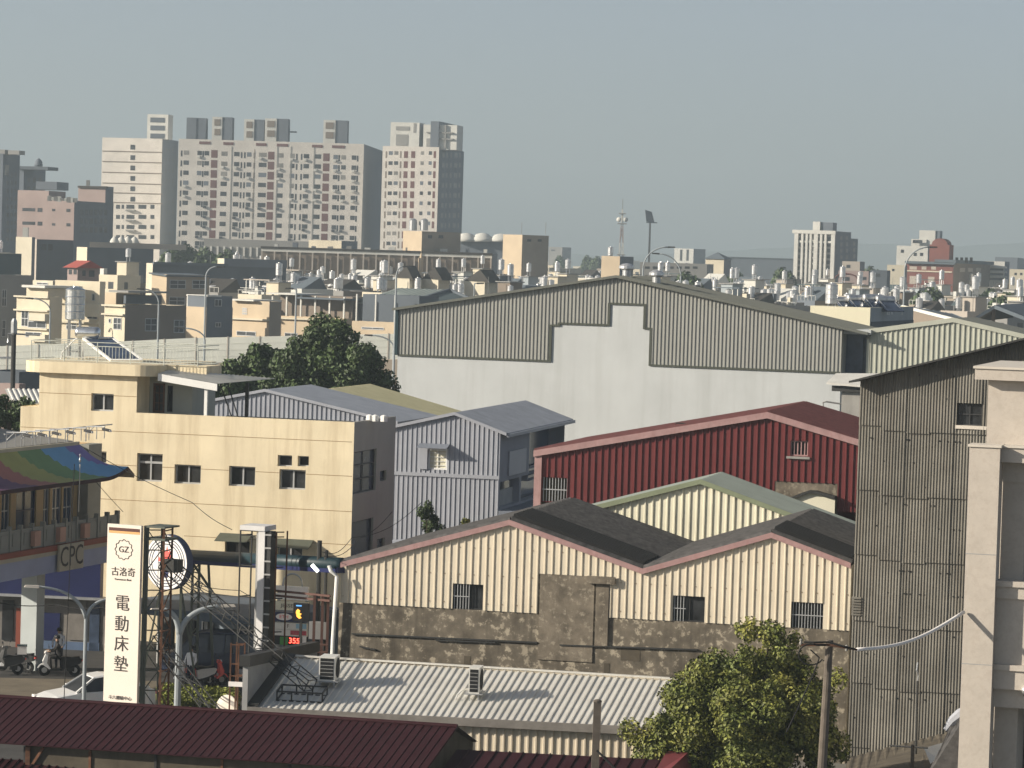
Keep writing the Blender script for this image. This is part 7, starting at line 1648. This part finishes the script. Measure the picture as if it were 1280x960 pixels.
b = house('orange-beige house with a shade-grey flank and a white roof frame', 232, 258, 291, 384, 462, 40, 'w_sand', swins=[(268, 374, 277, 383), (269, 403, 276, 409)], sm='w_slate')
add(b, 'roof_frame', 'w_white', 0, b.L, b.z + 1.5, b.z + 1.75, .1, 3); add(b, 'roof_frame_post', 'w_white', 0.05, .25, b.z, b.z + 1.5, .15, .35); r = rect(b.s, 258, 370, 291, 384); add(b, 'roof_room', 'w_slate', .1, r[1], b.z, r[3], .1, 4, True)
b = house('orange-beige house with a louvred slot and a flat white canopy', 290, 337, 352, 377, 470, 40, 'w_sand', wins=[(303, 385, 309, 387), (303, 388, 309, 390), (303, 391, 309, 393), (296, 414, 320, 420)], sm='w_taupe', ledges=(398,))
addpx(b, 'canopy', 'w_white', 287, 374, 317, 376, -1, 5)
b = house('taupe house row with white posts and a beige parapet, left of the large tree', 337, 430, 440, 398, 478, 30, 'w_sand', wins=[(340, 413, 350, 418), (356, 416, 372, 421)], ledges=(398,))
add(b, 'recessed_floor', 'w_brown', .2, b.L - .2, b.z - .4, b.z + 3.2, 2.5, 8); 
for k in range(6): add(b, 'post', 'w_white', b.L * k / 5.2 + .1, b.L * k / 5.2 + .35, b.z, b.z + 3.2, .3, .5)
add(b, 'roof_slab', 'w_white', -.4, b.L * .38, b.z + 3.2, b.z + 3.45, -.3, 8); add(b, 'roof_slab', 'r_slate', b.L * .38, b.L + .3, b.z + 2.7, b.z + 2.95, -.6, 8)
b = house('beige house with an open dark upper floor, right of the large tree', 440, 512, 520, 404, 470, 30, 'w_sand', wins=[(452, 409, 480, 412)])
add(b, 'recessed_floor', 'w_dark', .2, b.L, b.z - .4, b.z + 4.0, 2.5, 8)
for k in range(3): add(b, 'post', 'w_white', b.L * k / 3 + .4, b.L * k / 3 + .62, b.z, b.z + 4.0, .3, .5)
# pitched grey roof above it
pA, pB, pC, pD = at(444, 378, 482), at(497, 360, 492), at(562, 362, 492), at(504, 380, 476)
b = thing('pitched_roof_house', 'house with a broad pale grey pitched roof left of the white warehouse', 'house', (pD.x, pD.y + 5, 0)); m = MB(); sheet(m, pB, pC, pD, pA, .8, TRAP(.06, .85, .05), thick=.15); m.build('roof', M['r_slate'] if False else tc('r_pale', '#8d9690'), b)
pE = at(590, 374, 486); m = MB(); m.poly([Vector((pD.x, pD.y, 0)), Vector((pE.x, pE.y, 0)), pE - Vector((0, 0, .4)), pC - Vector((0, 0, .1)), pD - Vector((0, 0, .15))]); m.build('gable_wall', M['r_teal'], b); m = MB(); m.beam(pD, pC, .3, .35); m.beam(pC, pE, .3, .35); m.build('gable_edge', M['w_dark'], b)
m = MB(); m.quad(Vector((pA.x, pA.y, 0)), Vector((pD.x, pD.y, 0)), pD - Vector((0, 0, .2)), pA - Vector((0, 0, .2))); m.build('wall', M['w_dark'], b)
# pink roof hut
b = block('roof_hut', 'small pink roof hut with a red pitched roof', 'hut', 84.5, 97, 124, 334, 478, 44, 'w_pink', base=10.0, par=.05); fwin(b, [(86, 337, 90, 343), (92, 337, 96, 343)]); fwin(b, [(103, 338, 107, 345), (111, 338, 118, 346)], side=True)
zr_ = b.z + 1.0; P = b.f.P; q = [P(-.5, b.z - .1, -.6), P(-.5, b.z - .1, b.W + .5), P(b.L + .5, b.z - .1, b.W + .5), P(b.L + .5, b.z - .1, -.6)]; r0a, r1a = P(-.5, zr_, b.W / 2), P(b.L + .5, zr_, b.W / 2)
m = MB(); m.quad(q[0], q[3], r1a, r0a); m.quad(q[1], q[2], r1a, r0a); m.poly([q[3], q[2], r1a]); m.poly([q[0], q[1], r0a]); m.build('pitched_roof', M['r_red'], b.t)
# big dark walls further back
b = simple('wide charcoal factory wall with four white onion tanks on top', 96, 109, 192, 309, 640, 60, 'w_cream', 'w_dark', name='factory')
for k in range(4): c = at(143 + 8.3 * k, 309, 652 + 4 * k); m = MB(); m.lathe(c, [(.4, 0), (.9, .6), (1.0, 1.1), (.7, 1.7), (.25, 2.1), (.02, 2.3)], 14); m.build('onion_tank', M['w_white'], b.t, smooth=True)
m = MB(); m.pbox(b.s, 1, 22, b.z, b.z + 1.1, 1, 1.05); m.build('roof_rail', M['w_beige'], b.t)
b = simple('dark slate shed with a blue-grey roof edge behind the taupe house', 183, 191, 284, 329, 560, 58, 'w_cream2', 'w_dark', name='factory'); r = rect(b.s, 191, 327, 284, 330); add(b, 'roof_edge', 'r_slate', 0, b.W, b.z - .2, b.z + .25, -.4, .1, True)
b = simple('dark slate shed with a banded upper wall right of the taupe house', 272, 280, 358, 323, 590, 58, 'w_cream2', 'w_dark', name='factory'); r = rect(b.s, 280, 323, 358, 334); add(b, 'upper_band', 'w_slate', 0, b.W, r[2], b.z, -.3, -.02, True)
b = simple('grey shed with a low sloping slate roof at the left edge', -40, -14, 27, 316, 540, 48, 'w_cream2', 'r_teal', name='shed', cat='shed')
b = simple('cream block with a small chimney left of the dark recessed house', 20, 40, 44, 296.5, 600, 30, 'w_cream2', 'w_slate'); c = at(32, 296, 604); m = MB(); m.box((c.x, c.y, c.z + .8), 1, 1, 1.9); m.build('chimney', M['w_white'], b.t)
b = simple('dark recessed house beside the cream block below the pink building', 40, 46, 92, 299, 610, 55, 'w_beige', 'w_dark', swins=[(52, 305, 58, 313), (60, 305, 66, 313)])
# long row: wall shade and sunlit fins are put into the colours
b = block('row_building', 'long building row in shade-brown with sunlit-pale fins and a bright top edge', 'building', 328, 614, 622, 317, 700, 2, 'w_brown', sm='w_slate'); add(b, 'top_edge', 'w_white', -.2, b.L + .2, b.z - 1.0, b.z - .4, -.35, -.001); add(b, 'roof_edge', 'r_dark', -.3, b.L + .3, b.z - .39, b.z + .1, -.5, .3)
for k in range(19): u = b.L * k / 18; add(b, 'fin', 'w_beige', u - .16, u + .16, 0, b.z - 1.0, -.9, -.36)
for k in range(12): u = b.L * (k + .5) / 12 + random.uniform(-1, 1); add(b, 'roof_unit', random.choice(['w_white', 'w_grey', 'w_slate']), u, u + random.uniform(.6, 1.6), b.z - .2, b.z + random.uniform(.4, 1.2), 2, 3.5)
b = simple('long grey shed roof with pale posts below the apartment slab', 255, 420, 430, 303, 860, 4, 'w_grey', roof='w_beige')
for k in range(20): add(b, 'post', 'w_white', b.L * k / 20, b.L * k / 20 + .5, b.z - 4.5, b.z - 2, -.4, -.01)
b = simple('cream and shade-slate low block at the foot of the apartment slab', 386, 427, 447, 301, 800, 25, 'w_cream', 'w_slate')
# lit yellow wall behind the warehouse
b = block('building', 'pale yellow lit building with a shade-grey flank behind the warehouse roof', 'building', 1013, 1088, 1142, 384.5, 262, 18, 'w_yellow', sm='hut_slate', par=1.0); fwin(b, [], side=True)
r = rect(b.s, 1089, 401, 1142, 408); add(b, 'shade_strip', 'w_dark', .4, b.W, r[2], r[3], -.05, -.001, True)  # flat dark strip painted for a band of shade on the flank
# open gable shed at the right edge
gA, gB, gC = at(1215, 403, 300), at(1243, 386, 300), at(1300, 408, 296); gd_ = Vector((10, 40, 0))
t = thing('open_shed', 'open shed with a dark grey gable roof at the right edge, before the far rooftops', 'shed', (gB.x, gB.y, 0)); m = MB()
for a, c in ((gA, gB), (gB, gC)): m.hexa([a, c, c + gd_, a + gd_, a + Vector((0, 0, .35)), c + Vector((0, 0, .35)), c + gd_ + Vector((0, 0, .35)), a + gd_ + Vector((0, 0, .35))])
m.build('roof', M['r_slate'], t)
for q in (gA, gB, gC): m = MB(); m.beam((q.x, q.y + .5, 0), (q.x, q.y + .5, q.z), .3); m.build('post', M['w_brown'], t)
m = MB(); m.quad(Vector((gA.x, gA.y + 6, 0)), Vector((gC.x, gC.y + 6, 0)), Vector((gC.x, gC.y + 6, gA.z - 1.2)), Vector((gA.x, gA.y + 6, gA.z - 1.2))); m.build('wall', M['w_sand'], t)
lg = at(1140, 385, 330); l2 = at(1215, 402, 318); m = MB(); t = thing('low_shed', 'low grey shed roof with a white edge behind the olive-green gable', 'shed', (lg.x, lg.y, 0)); sheet(m, at(1100, 377, 352), at(1190, 392, 342), at(1235, 410, 315), at(1128, 383, 328), 1.0, TRAP(.05, .85, .05), thick=.2); m.build('roof', M['r_slate'], t); m = MB(); m.beam(at(1128, 383, 328), at(1235, 410, 315), .25, .3); m.build('white_edge', M['w_white'], t); q = at(1128, 384, 328); q2 = at(1235, 411, 315); m = MB(); m.quad((q.x, q.y, 0), (q2.x, q2.y, 0), q2, q); m.build('wall', M['w_brown'], t)

# ------------------------------------------------------------------ rows of townhouses
tk_m = MB(); tk_m.lathe((0, 0, .9), tank_prof(.56, 2.0, 4), 14)
for k in range(4): a = PI / 4 + k * PI / 2; tk_m.beam((.42 * math.cos(a), .42 * math.sin(a), 0), (.42 * math.cos(a), .42 * math.sin(a), .92), .08)
TANKP = tk_m.build('water_tank', M['stainless']); TANKP.location = (0, -150, -50)
sh_m = MB(); sh_m.lathe((-.9, 0, 1.25), [(.05, 0), (.26, .05), (.3, .2), (.3, 1.6), (.26, 1.75), (.05, 1.8)], 12, axis=(1, 0, 0))
sh_m.hexa([(-.85, -1.7, .25), (.85, -1.7, .25), (.85, -.1, 1.1), (-.85, -.1, 1.1), (-.85, -1.74, .33), (.85, -1.74, .33), (.85, -.14, 1.18), (-.85, -.14, 1.18)], 1)
for x in (-.7, .7): sh_m.beam((x, 0, 0), (x, 0, 1.2), .06); sh_m.beam((x, -1.6, 0), (x, -1.6, .3), .06); sh_m.beam((x, -1.6, .34), (x, -.1, 1.2), .09)
SOLP = sh_m.build('solar_water_heater', [M['stainless'], M['glass_blue']]); SOLP.location = (0, -150, -50)
bt_m = MB(); bt_m.lathe((0, 0, .5), [(.05, 0), (.5, .05), (.62, .3), (.62, .55), (.4, .85), (.05, .95)], 12); bt_m.beam((0, 0, 0), (0, 0, .5), .5); BALLP = bt_m.build('white_tank', M['white_enamel'], smooth=False)
used = {'t': 0, 's': 0, 'w': 0}
def put(proto, key, P_, rz, label, cat, group, sc=1.0):
    if used[key] == 0: o = proto
    else: o = proto.copy(); COL.objects.link(o)
    used[key] += 1; o.location = P_; o.rotation_euler = (0, 0, rz); o.scale = (sc, sc, sc * random.uniform(.9, 1.15)); tag(o, label, cat, group); return o
ZONES = ((330, 'left of the tree'), (500, 'above the tree'), (790, 'above the left warehouse slope'), (1010, 'above the right warehouse slope'), (1130, 'above the yellow building'), (9999, 'below the brick building'))
def zone(px):
    for x, s in ZONES:
        if px < x: return s
def roof_stuff(px, D, P_, th, n=1, dist=''):
    where = zone(px); far = 'near' if D < 600 else 'middle' if D < 800 else 'far'
    if used['t'] < 290: put(TANKP, 't', P_, random.uniform(0, 3), 'ribbed steel water tank on the %s rooftops %s' % (far, where), 'water tank', 'steel water tanks on the townhouse roofs, %s %s' % (far, where), random.uniform(.85, 1.1))
rt = random.Random(77); random.seed(78)
KINDS_ = [('w_cream', 'cream', 4), ('w_cream2', 'pale cream', 3), ('w_grey', 'grey', 4), ('w_brown', 'brown', 3), ('w_taupe', 'taupe', 3), ('w_slate', 'slate', 3), ('w_beige', 'beige', 3), ('w_white', 'white', 2)]
pool = [k for k in KINDS_ for _ in range(k[2])]
count = 0
for D, x0, x1, zlo, zhi, step in ((525, 240, 1330, 10.3, 12.0, 1.3), (562, 300, 1330, 10.6, 12.2, 1.25), (600, 120, 1330, 11.0, 12.6, 1.3), (640, 330, 1330, 11.2, 12.8, 1.3), (690, 130, 1330, 11.4, 13.0, 1.4), (750, -30, 1330, 11.8, 13.4, 1.5), (860, -30, 1330, 12, 14, 1.7)):
    px = x0; s = F / D
    while px < x1 and count < 298:
        w = rt.uniform(4.2, 6.2); wpx = w * s * step; D_ = D + rt.uniform(-18, 18) - (px - 640) * .02
        z = rt.uniform(zlo, zhi); th = rt.choice((36, 40, 44)); mt, cn, _ = rt.choice(pool)
        ytop = yhor(px) + (CAMZ - z) * F / D_
        xc = px + w * .74 * s; xr = xc + rt.uniform(8, 12) * .5 * s
        yw = 999 if px < 485 or px > 1290 else 386 - (px - 497) * .149 if px < 772 else 345 + (px - 772) * .2 if px < 1086 else 402
        if ytop - 17 > yw: px += wpx; continue          # wholly behind the warehouse roof
        where = zone(px); far = 'near' if D < 600 else 'middle' if D < 800 else 'far'
        b = block('townhouse', '%s flat-roofed townhouse in the %s rows %s' % (cn, far, where), 'townhouse', px, xc, xr, ytop, D_, th, mt, group='%s townhouses, %s rows %s' % (cn, far, where), roof=rt.choice(('r_dark', 'r_slate', 'w_grey', 'w_beige')), sm=rt.choice((None, None, 'w_grey', 'w_brown')))
        count += 1; L, Wd, z = b.L, b.W, b.z
        winbox(b.t, b.f, (L * .2, L * .45, z - 2.6, z - 1.3)); winbox(b.t, b.f, (L * .58, L * .82, z - 2.6, z - 1.3))
        if D < 700: winbox(b.t, b.s, (Wd * .3, Wd * .45, z - 2.6, z - 1.3))
        k = rt.random()
        if k < .40:   # stair hut
            u0, v0 = rt.uniform(.2, L * .4), rt.uniform(3, 6); h = rt.uniform(1.8, 2.7); add(b, 'stair_hut', rt.choice((mt, 'w_white', 'w_cream', 'hut_slate')), u0, u0 + 2.6, z - .5, z + h, v0, v0 + 3.2); add(b, 'hut_roof', 'w_grey', u0 - .3, u0 + 2.9, z + h, z + h + .15, v0 - .3, v0 + 3.5); tp_ = (u0 + 1.3, v0 + 1.6, z + h + .15)
        elif k < .62: # dark slanting mansard roof
            m = MB(); P = b.f.P; hh = rt.uniform(1.6, 2.6); Q = [P(0, z, .3), P(L, z, .3), P(L, z + hh, 4.5), P(0, z + hh, 4.5), P(L, z, Wd * .8), P(0, z, Wd * .8)]
            m.quad(Q[0], Q[1], Q[2], Q[3]); m.quad(Q[3], Q[2], Q[4], Q[5]); m.poly([Q[1], Q[4], Q[2]]); m.poly([Q[0], Q[3], Q[5]]); m.build('pitched_roof', M[rt.choice(('r_dark', 'r_slate', 'r_teal', 'r_dark', 'w_white'))], b.t); tp_ = (L * .5, Wd * .9, z - .5)
        elif k < .8: # light metal canopy roof
            hh = rt.uniform(2, 2.6); add(b, 'roof_canopy', rt.choice(('r_slate', 'w_white', 'r_teal', 'w_beige')), -.3, L + .3, z + hh, z + hh + .15, 1, Wd * .7)
            for u in (.1, L - .25):
                for v in (1.2, Wd * .65): add(b, 'canopy_post', 'w_white', u, u + .15, z - .5, z + hh, v, v + .15)
            tp_ = (L * .5, Wd * .85, z - .5)
        else: tp_ = (L * .5, 2.0, z - .5)
        for j in range(rt.choice((1, 2, 2, 3)) if D < 700 else rt.choice((0, 1, 1))):
            u, v, zz2 = tp_ if j == 0 else (rt.uniform(.8, L - .8), rt.uniform(1, 3), z - .5)
            P_ = b.f.P(u, zz2, v)
            roof_stuff(px, D, P_, th)
        if rt.random() < .55:   # thin roof railing with washing poles
            m = MB(); hr = rt.uniform(.5, .9)
            for q in range(7): u = L * q / 6; m.pbox(b.f, u - .03, u + .03, z, z + hr, .05, .11)
            m.pbox(b.f, 0, L, z + hr - .03, z + hr + .03, .04, .12); m.build('roof_railing', M['w_white'], b.t)
        if rt.random() < .5: u = rt.uniform(.4, L - .9); h_ = rt.uniform(.6, 1.5); add(b, 'roof_unit', rt.choice(('w_white', 'w_grey', 'w_dark', 'w_cream2')), u, u + rt.uniform(.4, 1.1), z - .5, z + h_, .3, 1.2)
        if rt.random() < .25: m = MB(); q = b.f.P(rt.uniform(.3, L), z, 1); m.tube([q, q + Vector((0, 0, rt.uniform(2, 4)))], .05, 5); m.build('aerial', M['w_grey'], b.t)
        if rt.random() < .34: put(SOLP, 's', b.f.P(L * .5, z - .3, rt.uniform(1.8, 3.5)), R_(rt.uniform(-30, 50)), 'solar water heater on the %s rooftops %s' % (far, where), 'solar heater', 'solar water heaters, %s rooftops %s' % (far, where), 1.0)
        if rt.random() < .28: put(BALLP, 'w', b.f.P(rt.uniform(.8, L - .8), z - .3, rt.uniform(.8, 2)), 0, 'round white roof tank on the %s rooftops %s' % (far, where), 'roof tank', 'round white tanks, %s rooftops %s' % (far, where), rt.uniform(.7, 1.0))
        px += wpx
# three steep roofs between tree and warehouse; sun and shade put into slope colours
for i_, (xa, xb, xc_, yr, yb_, lab) in enumerate(((494, 512, 524, 332, 348, 'house with a steep sun-white, shade-black roof, leftmost of three above the warehouse slope'), (527, 548, 562, 334, 349, 'house with a steep sun-white, shade-black roof, middle of three above the warehouse slope'), (580, 606, 622, 337, 352, 'house with a steep sun-white, shade-black roof, rightmost of three above the warehouse slope'))):
    b = block('townhouse', lab, 'townhouse', xa, xb, xc_, yb_, 545, 40, 'w_cream2', roof='r_dark'); P = b.f.P; L, Wd, z = b.L, b.W, b.z; hh = at(xb, yr, 550).z - z
    A, B, C, Dq = P(0, z, 0), P(0, z, Wd), P(L * .75, z + hh, Wd), P(L * .75, z + hh, 0); m = MB(); m.quad(A, B, C, Dq); m.build('sunlit_white_slope', M['w_white'], b.t)
    m = MB(); m.quad(Dq, C, P(L * 1.25, z - .2, Wd), P(L * 1.25, z - .2, 0)); m.poly([A, P(L * 1.25, z - .2, 0), Dq]); m.build('shade_dark_slope', M['r_dark'], b.t)
# tanks and solar panels on the pale yellow building
yb_t = [o for o in bpy.data.objects if o.get('label', '').startswith('pale yellow lit building')][0]
q = at(1039, 384, 266); put(TANKP, 't', (q.x, q.y, q.z - .6), 0, 'steel water tank standing at the front of the pale yellow building roof', 'water tank', 'steel water tanks on the townhouse roofs, near', .9); 
for px in (1054, 1070, 1090, 1106): q = at(px, 384, 268); put(SOLP, 's', (q.x, q.y, q.z - .6), R_(25), 'solar water heater in the row on the pale yellow building roof', 'solar heater', 'solar heaters on the pale yellow building', 1.0)
# larger blocks further out, fading into the air
for D, step, zlo, zhi in ((1080, 62, 12, 15.5), (1350, 55, 12.5, 16.5), (1750, 50, 13, 17), (2400, 44, 13, 19)):
    px = -40 + rt.uniform(0, 20)
    while px < 1320:
        w = rt.uniform(.5, 1.0) * step * .8; z = rt.uniform(zlo, zhi); D_ = D + rt.uniform(-60, 60); mt, cn, _ = rt.choice(pool); ytop = yhor(px) + (CAMZ - z) * F / D_
        b = block('far_building', '%s low block on the hazy skyline %s' % (cn, zone(px)), 'building', px, px + w * .6, px + w, ytop, D_, 24, mt, group='%s far blocks on the skyline %s' % (cn, zone(px)), roof='r_slate')
        if D < 1500:
            for k in range(3): winbox(b.t, b.f, (b.L * (.12 + .3 * k), b.L * (.28 + .3 * k), b.z - 2.5, b.z - 1.1))
        px += step * rt.uniform(.8, 1.5)
flush_windows()

# ------------------------------------------------------------------ curved street lamps along the expressway
def lamp(label, px, ytop, D, adx, ady, r=.11, double=None):
    b0_ = at(px, ytop, D); t = thing('street_lamp', label, 'street lamp', (b0_.x, b0_.y, 0), 'curved street lamps along the expressway')
    m = MB(); m.tube([(b0_.x, b0_.y, 0), (b0_.x, b0_.y, b0_.z)], [r * 1.2, r], 8); m.build('pole', M['lamp_grey'], t)
    s = F / D; ex_ = adx / s; ez2 = -ady / s; pts = []
    for k in range(11):
        a = k / 10; pts.append((b0_.x + ex_ * (1 - math.cos(a * PI / 2)) if True else 0, b0_.y, b0_.z + ez2 * math.sin(a * PI / 2)))
    m = MB(); m.tube(pts, r * .8, 7); am = m.build('arm', M['lamp_grey'], t, smooth=True); e_ = Vector(pts[-1]); sg = 1 if adx > 0 else -1
    m = MB(); m.hexa([e_ + Vector((0, -.15, -.12)), e_ + Vector((sg * 1.0, -.15, -.06)), e_ + Vector((sg * 1.0, .15, -.06)), e_ + Vector((0, .15, -.12)), e_ + Vector((0, -.1, .1)), e_ + Vector((sg * .9, -.1, .1)), e_ + Vector((sg * .9, .1, .1)), e_ + Vector((0, .1, .1))]); m.build('lamp_head', M['dark_steel'], am)
    return t
lamp('curved street lamp in front of the shade-brown townhouse flank', 198.5, 380, 386, -18, -18)
lamp('tall street lamp with a right-hand arm above the taupe house', 257.5, 346, 385, 13, -13)
lamp('street lamp with an arm reaching left over the noise barrier', 256, 425, 384, -25, -14)
lamp('plain thin street lamp in front of the taupe house row', 370.5, 362, 388, -4, -1)
lamp('tall street lamp just left of the white warehouse corner', 495.5, 345, 380, 8, -12)
lamp('low street lamp with an arm reaching left beside the warehouse corner', 492, 435, 385, -27, -15)
lamp('curved street lamp with a right-hand arm above the warehouse ridge', 804, 335, 420, 30, -27)
lamp('curved street lamp with a left-hand arm above the warehouse right slope', 851, 345, 430, -28, -27)
lamp('tall curved street lamp in front of the brick building', 1131, 338, 400, 30, -30)
lamp('curved street lamp arching left over the second cream townhouse', 63, 390, 440, -22, -16)
for px, yt_, lab in ((593, 355, 'thin pole on the rooftops left of the warehouse ridge'),):
    lamp(lab, px, yt_, 420, 3, -1, .08)
ub1 = at(16, 490, 200); ut = at(17.5, 412, 200); t = thing('utility_pole', 'dark utility pole with a cross pipe at the left edge, behind the yellow house', 'utility pole', (ub1.x, 200, 0)); m = MB(); m.tube([(ub1.x, 200, 0), (ut.x, 200, ut.z)], .15, 8); m.build('pole', M['dark_steel'], t); m = MB(); m.lathe((ut.x, 200, ut.z - .3), [(.16, 0), (.2, .1), (.2, .8), (.1, 1)], 8); m.build('insulator', M['galvanised'], t)
m = MB(); m.tube([at(10, 428, 200), at(10, 417, 200), at(50, 419, 200)], .06, 6); m.beam(at(-10, 447, 200), at(17, 447, 200), .12); m.build('crossarm', M['galvanised'], t)
# corrugated low roof behind the dark tree at the left edge
A_, B_, C_, D_ = at(6, 486, 190), at(50, 487, 190), at(58, 504, 176), at(14, 503, 176); t = thing('low_roof', 'small corrugated light roof behind the dark tree at the left edge', 'roof', (A_.x, A_.y, 0)); m = MB(); sheet(m, A_, B_, C_, D_, .28, TRAP(.06, .5, .1)); m.build('roof', M['white_roof'], t); m = MB(); m.quad(Vector((D_.x, D_.y, 0)), Vector((C_.x, C_.y, 0)), C_, D_); m.build('wall', M['w_cream2'], t)
b = simple('dark shaded shed left of the yellow house below the noise barrier', -20, 24, 56, 465, 260, 20, 'w_dark', name='shed', cat='shed'); b = simple('small pinkish box building behind the corrugated light roof', -2, 24, 32, 480, 205, 20, 'w_pink', cat='building')
# trees among the far houses
far_trees = [(215, 322, 720), (235, 318, 730), (258, 322, 725), (282, 324, 720), (735, 326, 1500), (745, 327, 1450), (700, 326, 1500), (1090, 343, 900), (1215, 375, 640), (1240, 372, 660), (980, 345, 800), (920, 350, 760), (860, 352, 640), (1160, 372, 560), (1108, 352, 820), (1256, 378, 560)]
ft = None
for px, py, D in far_trees:
    c = at(px, py, D); z = c.z
    if ft is None:
        ft = thing('far_tree', 'dark round tree among the rooftops %s' % zone(px), 'tree', (0, 0, 0), 'trees among the far houses'); OFF[ft.name] = Vector((0, 0, 0))
        leaf_cloud('crown', [(0, 0, 9.5, 3.2, 3.2, 2.6), (2, .5, 8.2, 2.4, 2.4, 2), (-2.2, .3, 8.4, 2.4, 2.2, 2), (.5, -.5, 11, 1.8, 1.8, 1.6)], 2600, .42, M['leaf_dark'], ft, 31, .6)
        m = MB(); m.tube([(0, 0, 0), (.1, 0, 5), (0, 0, 10)], [.35, .28, .08], 8); m.build('trunk', M['bark'], ft); o = ft; ft.location = (c.x, c.y, 0); ft.scale = (1, 1, z / 11)
    else: copy_tree(ft, (c.x, c.y, 0), random.uniform(0, 6), 'dark round tree among the rooftops %s' % zone(px), scale=(1, 1, z / 11))
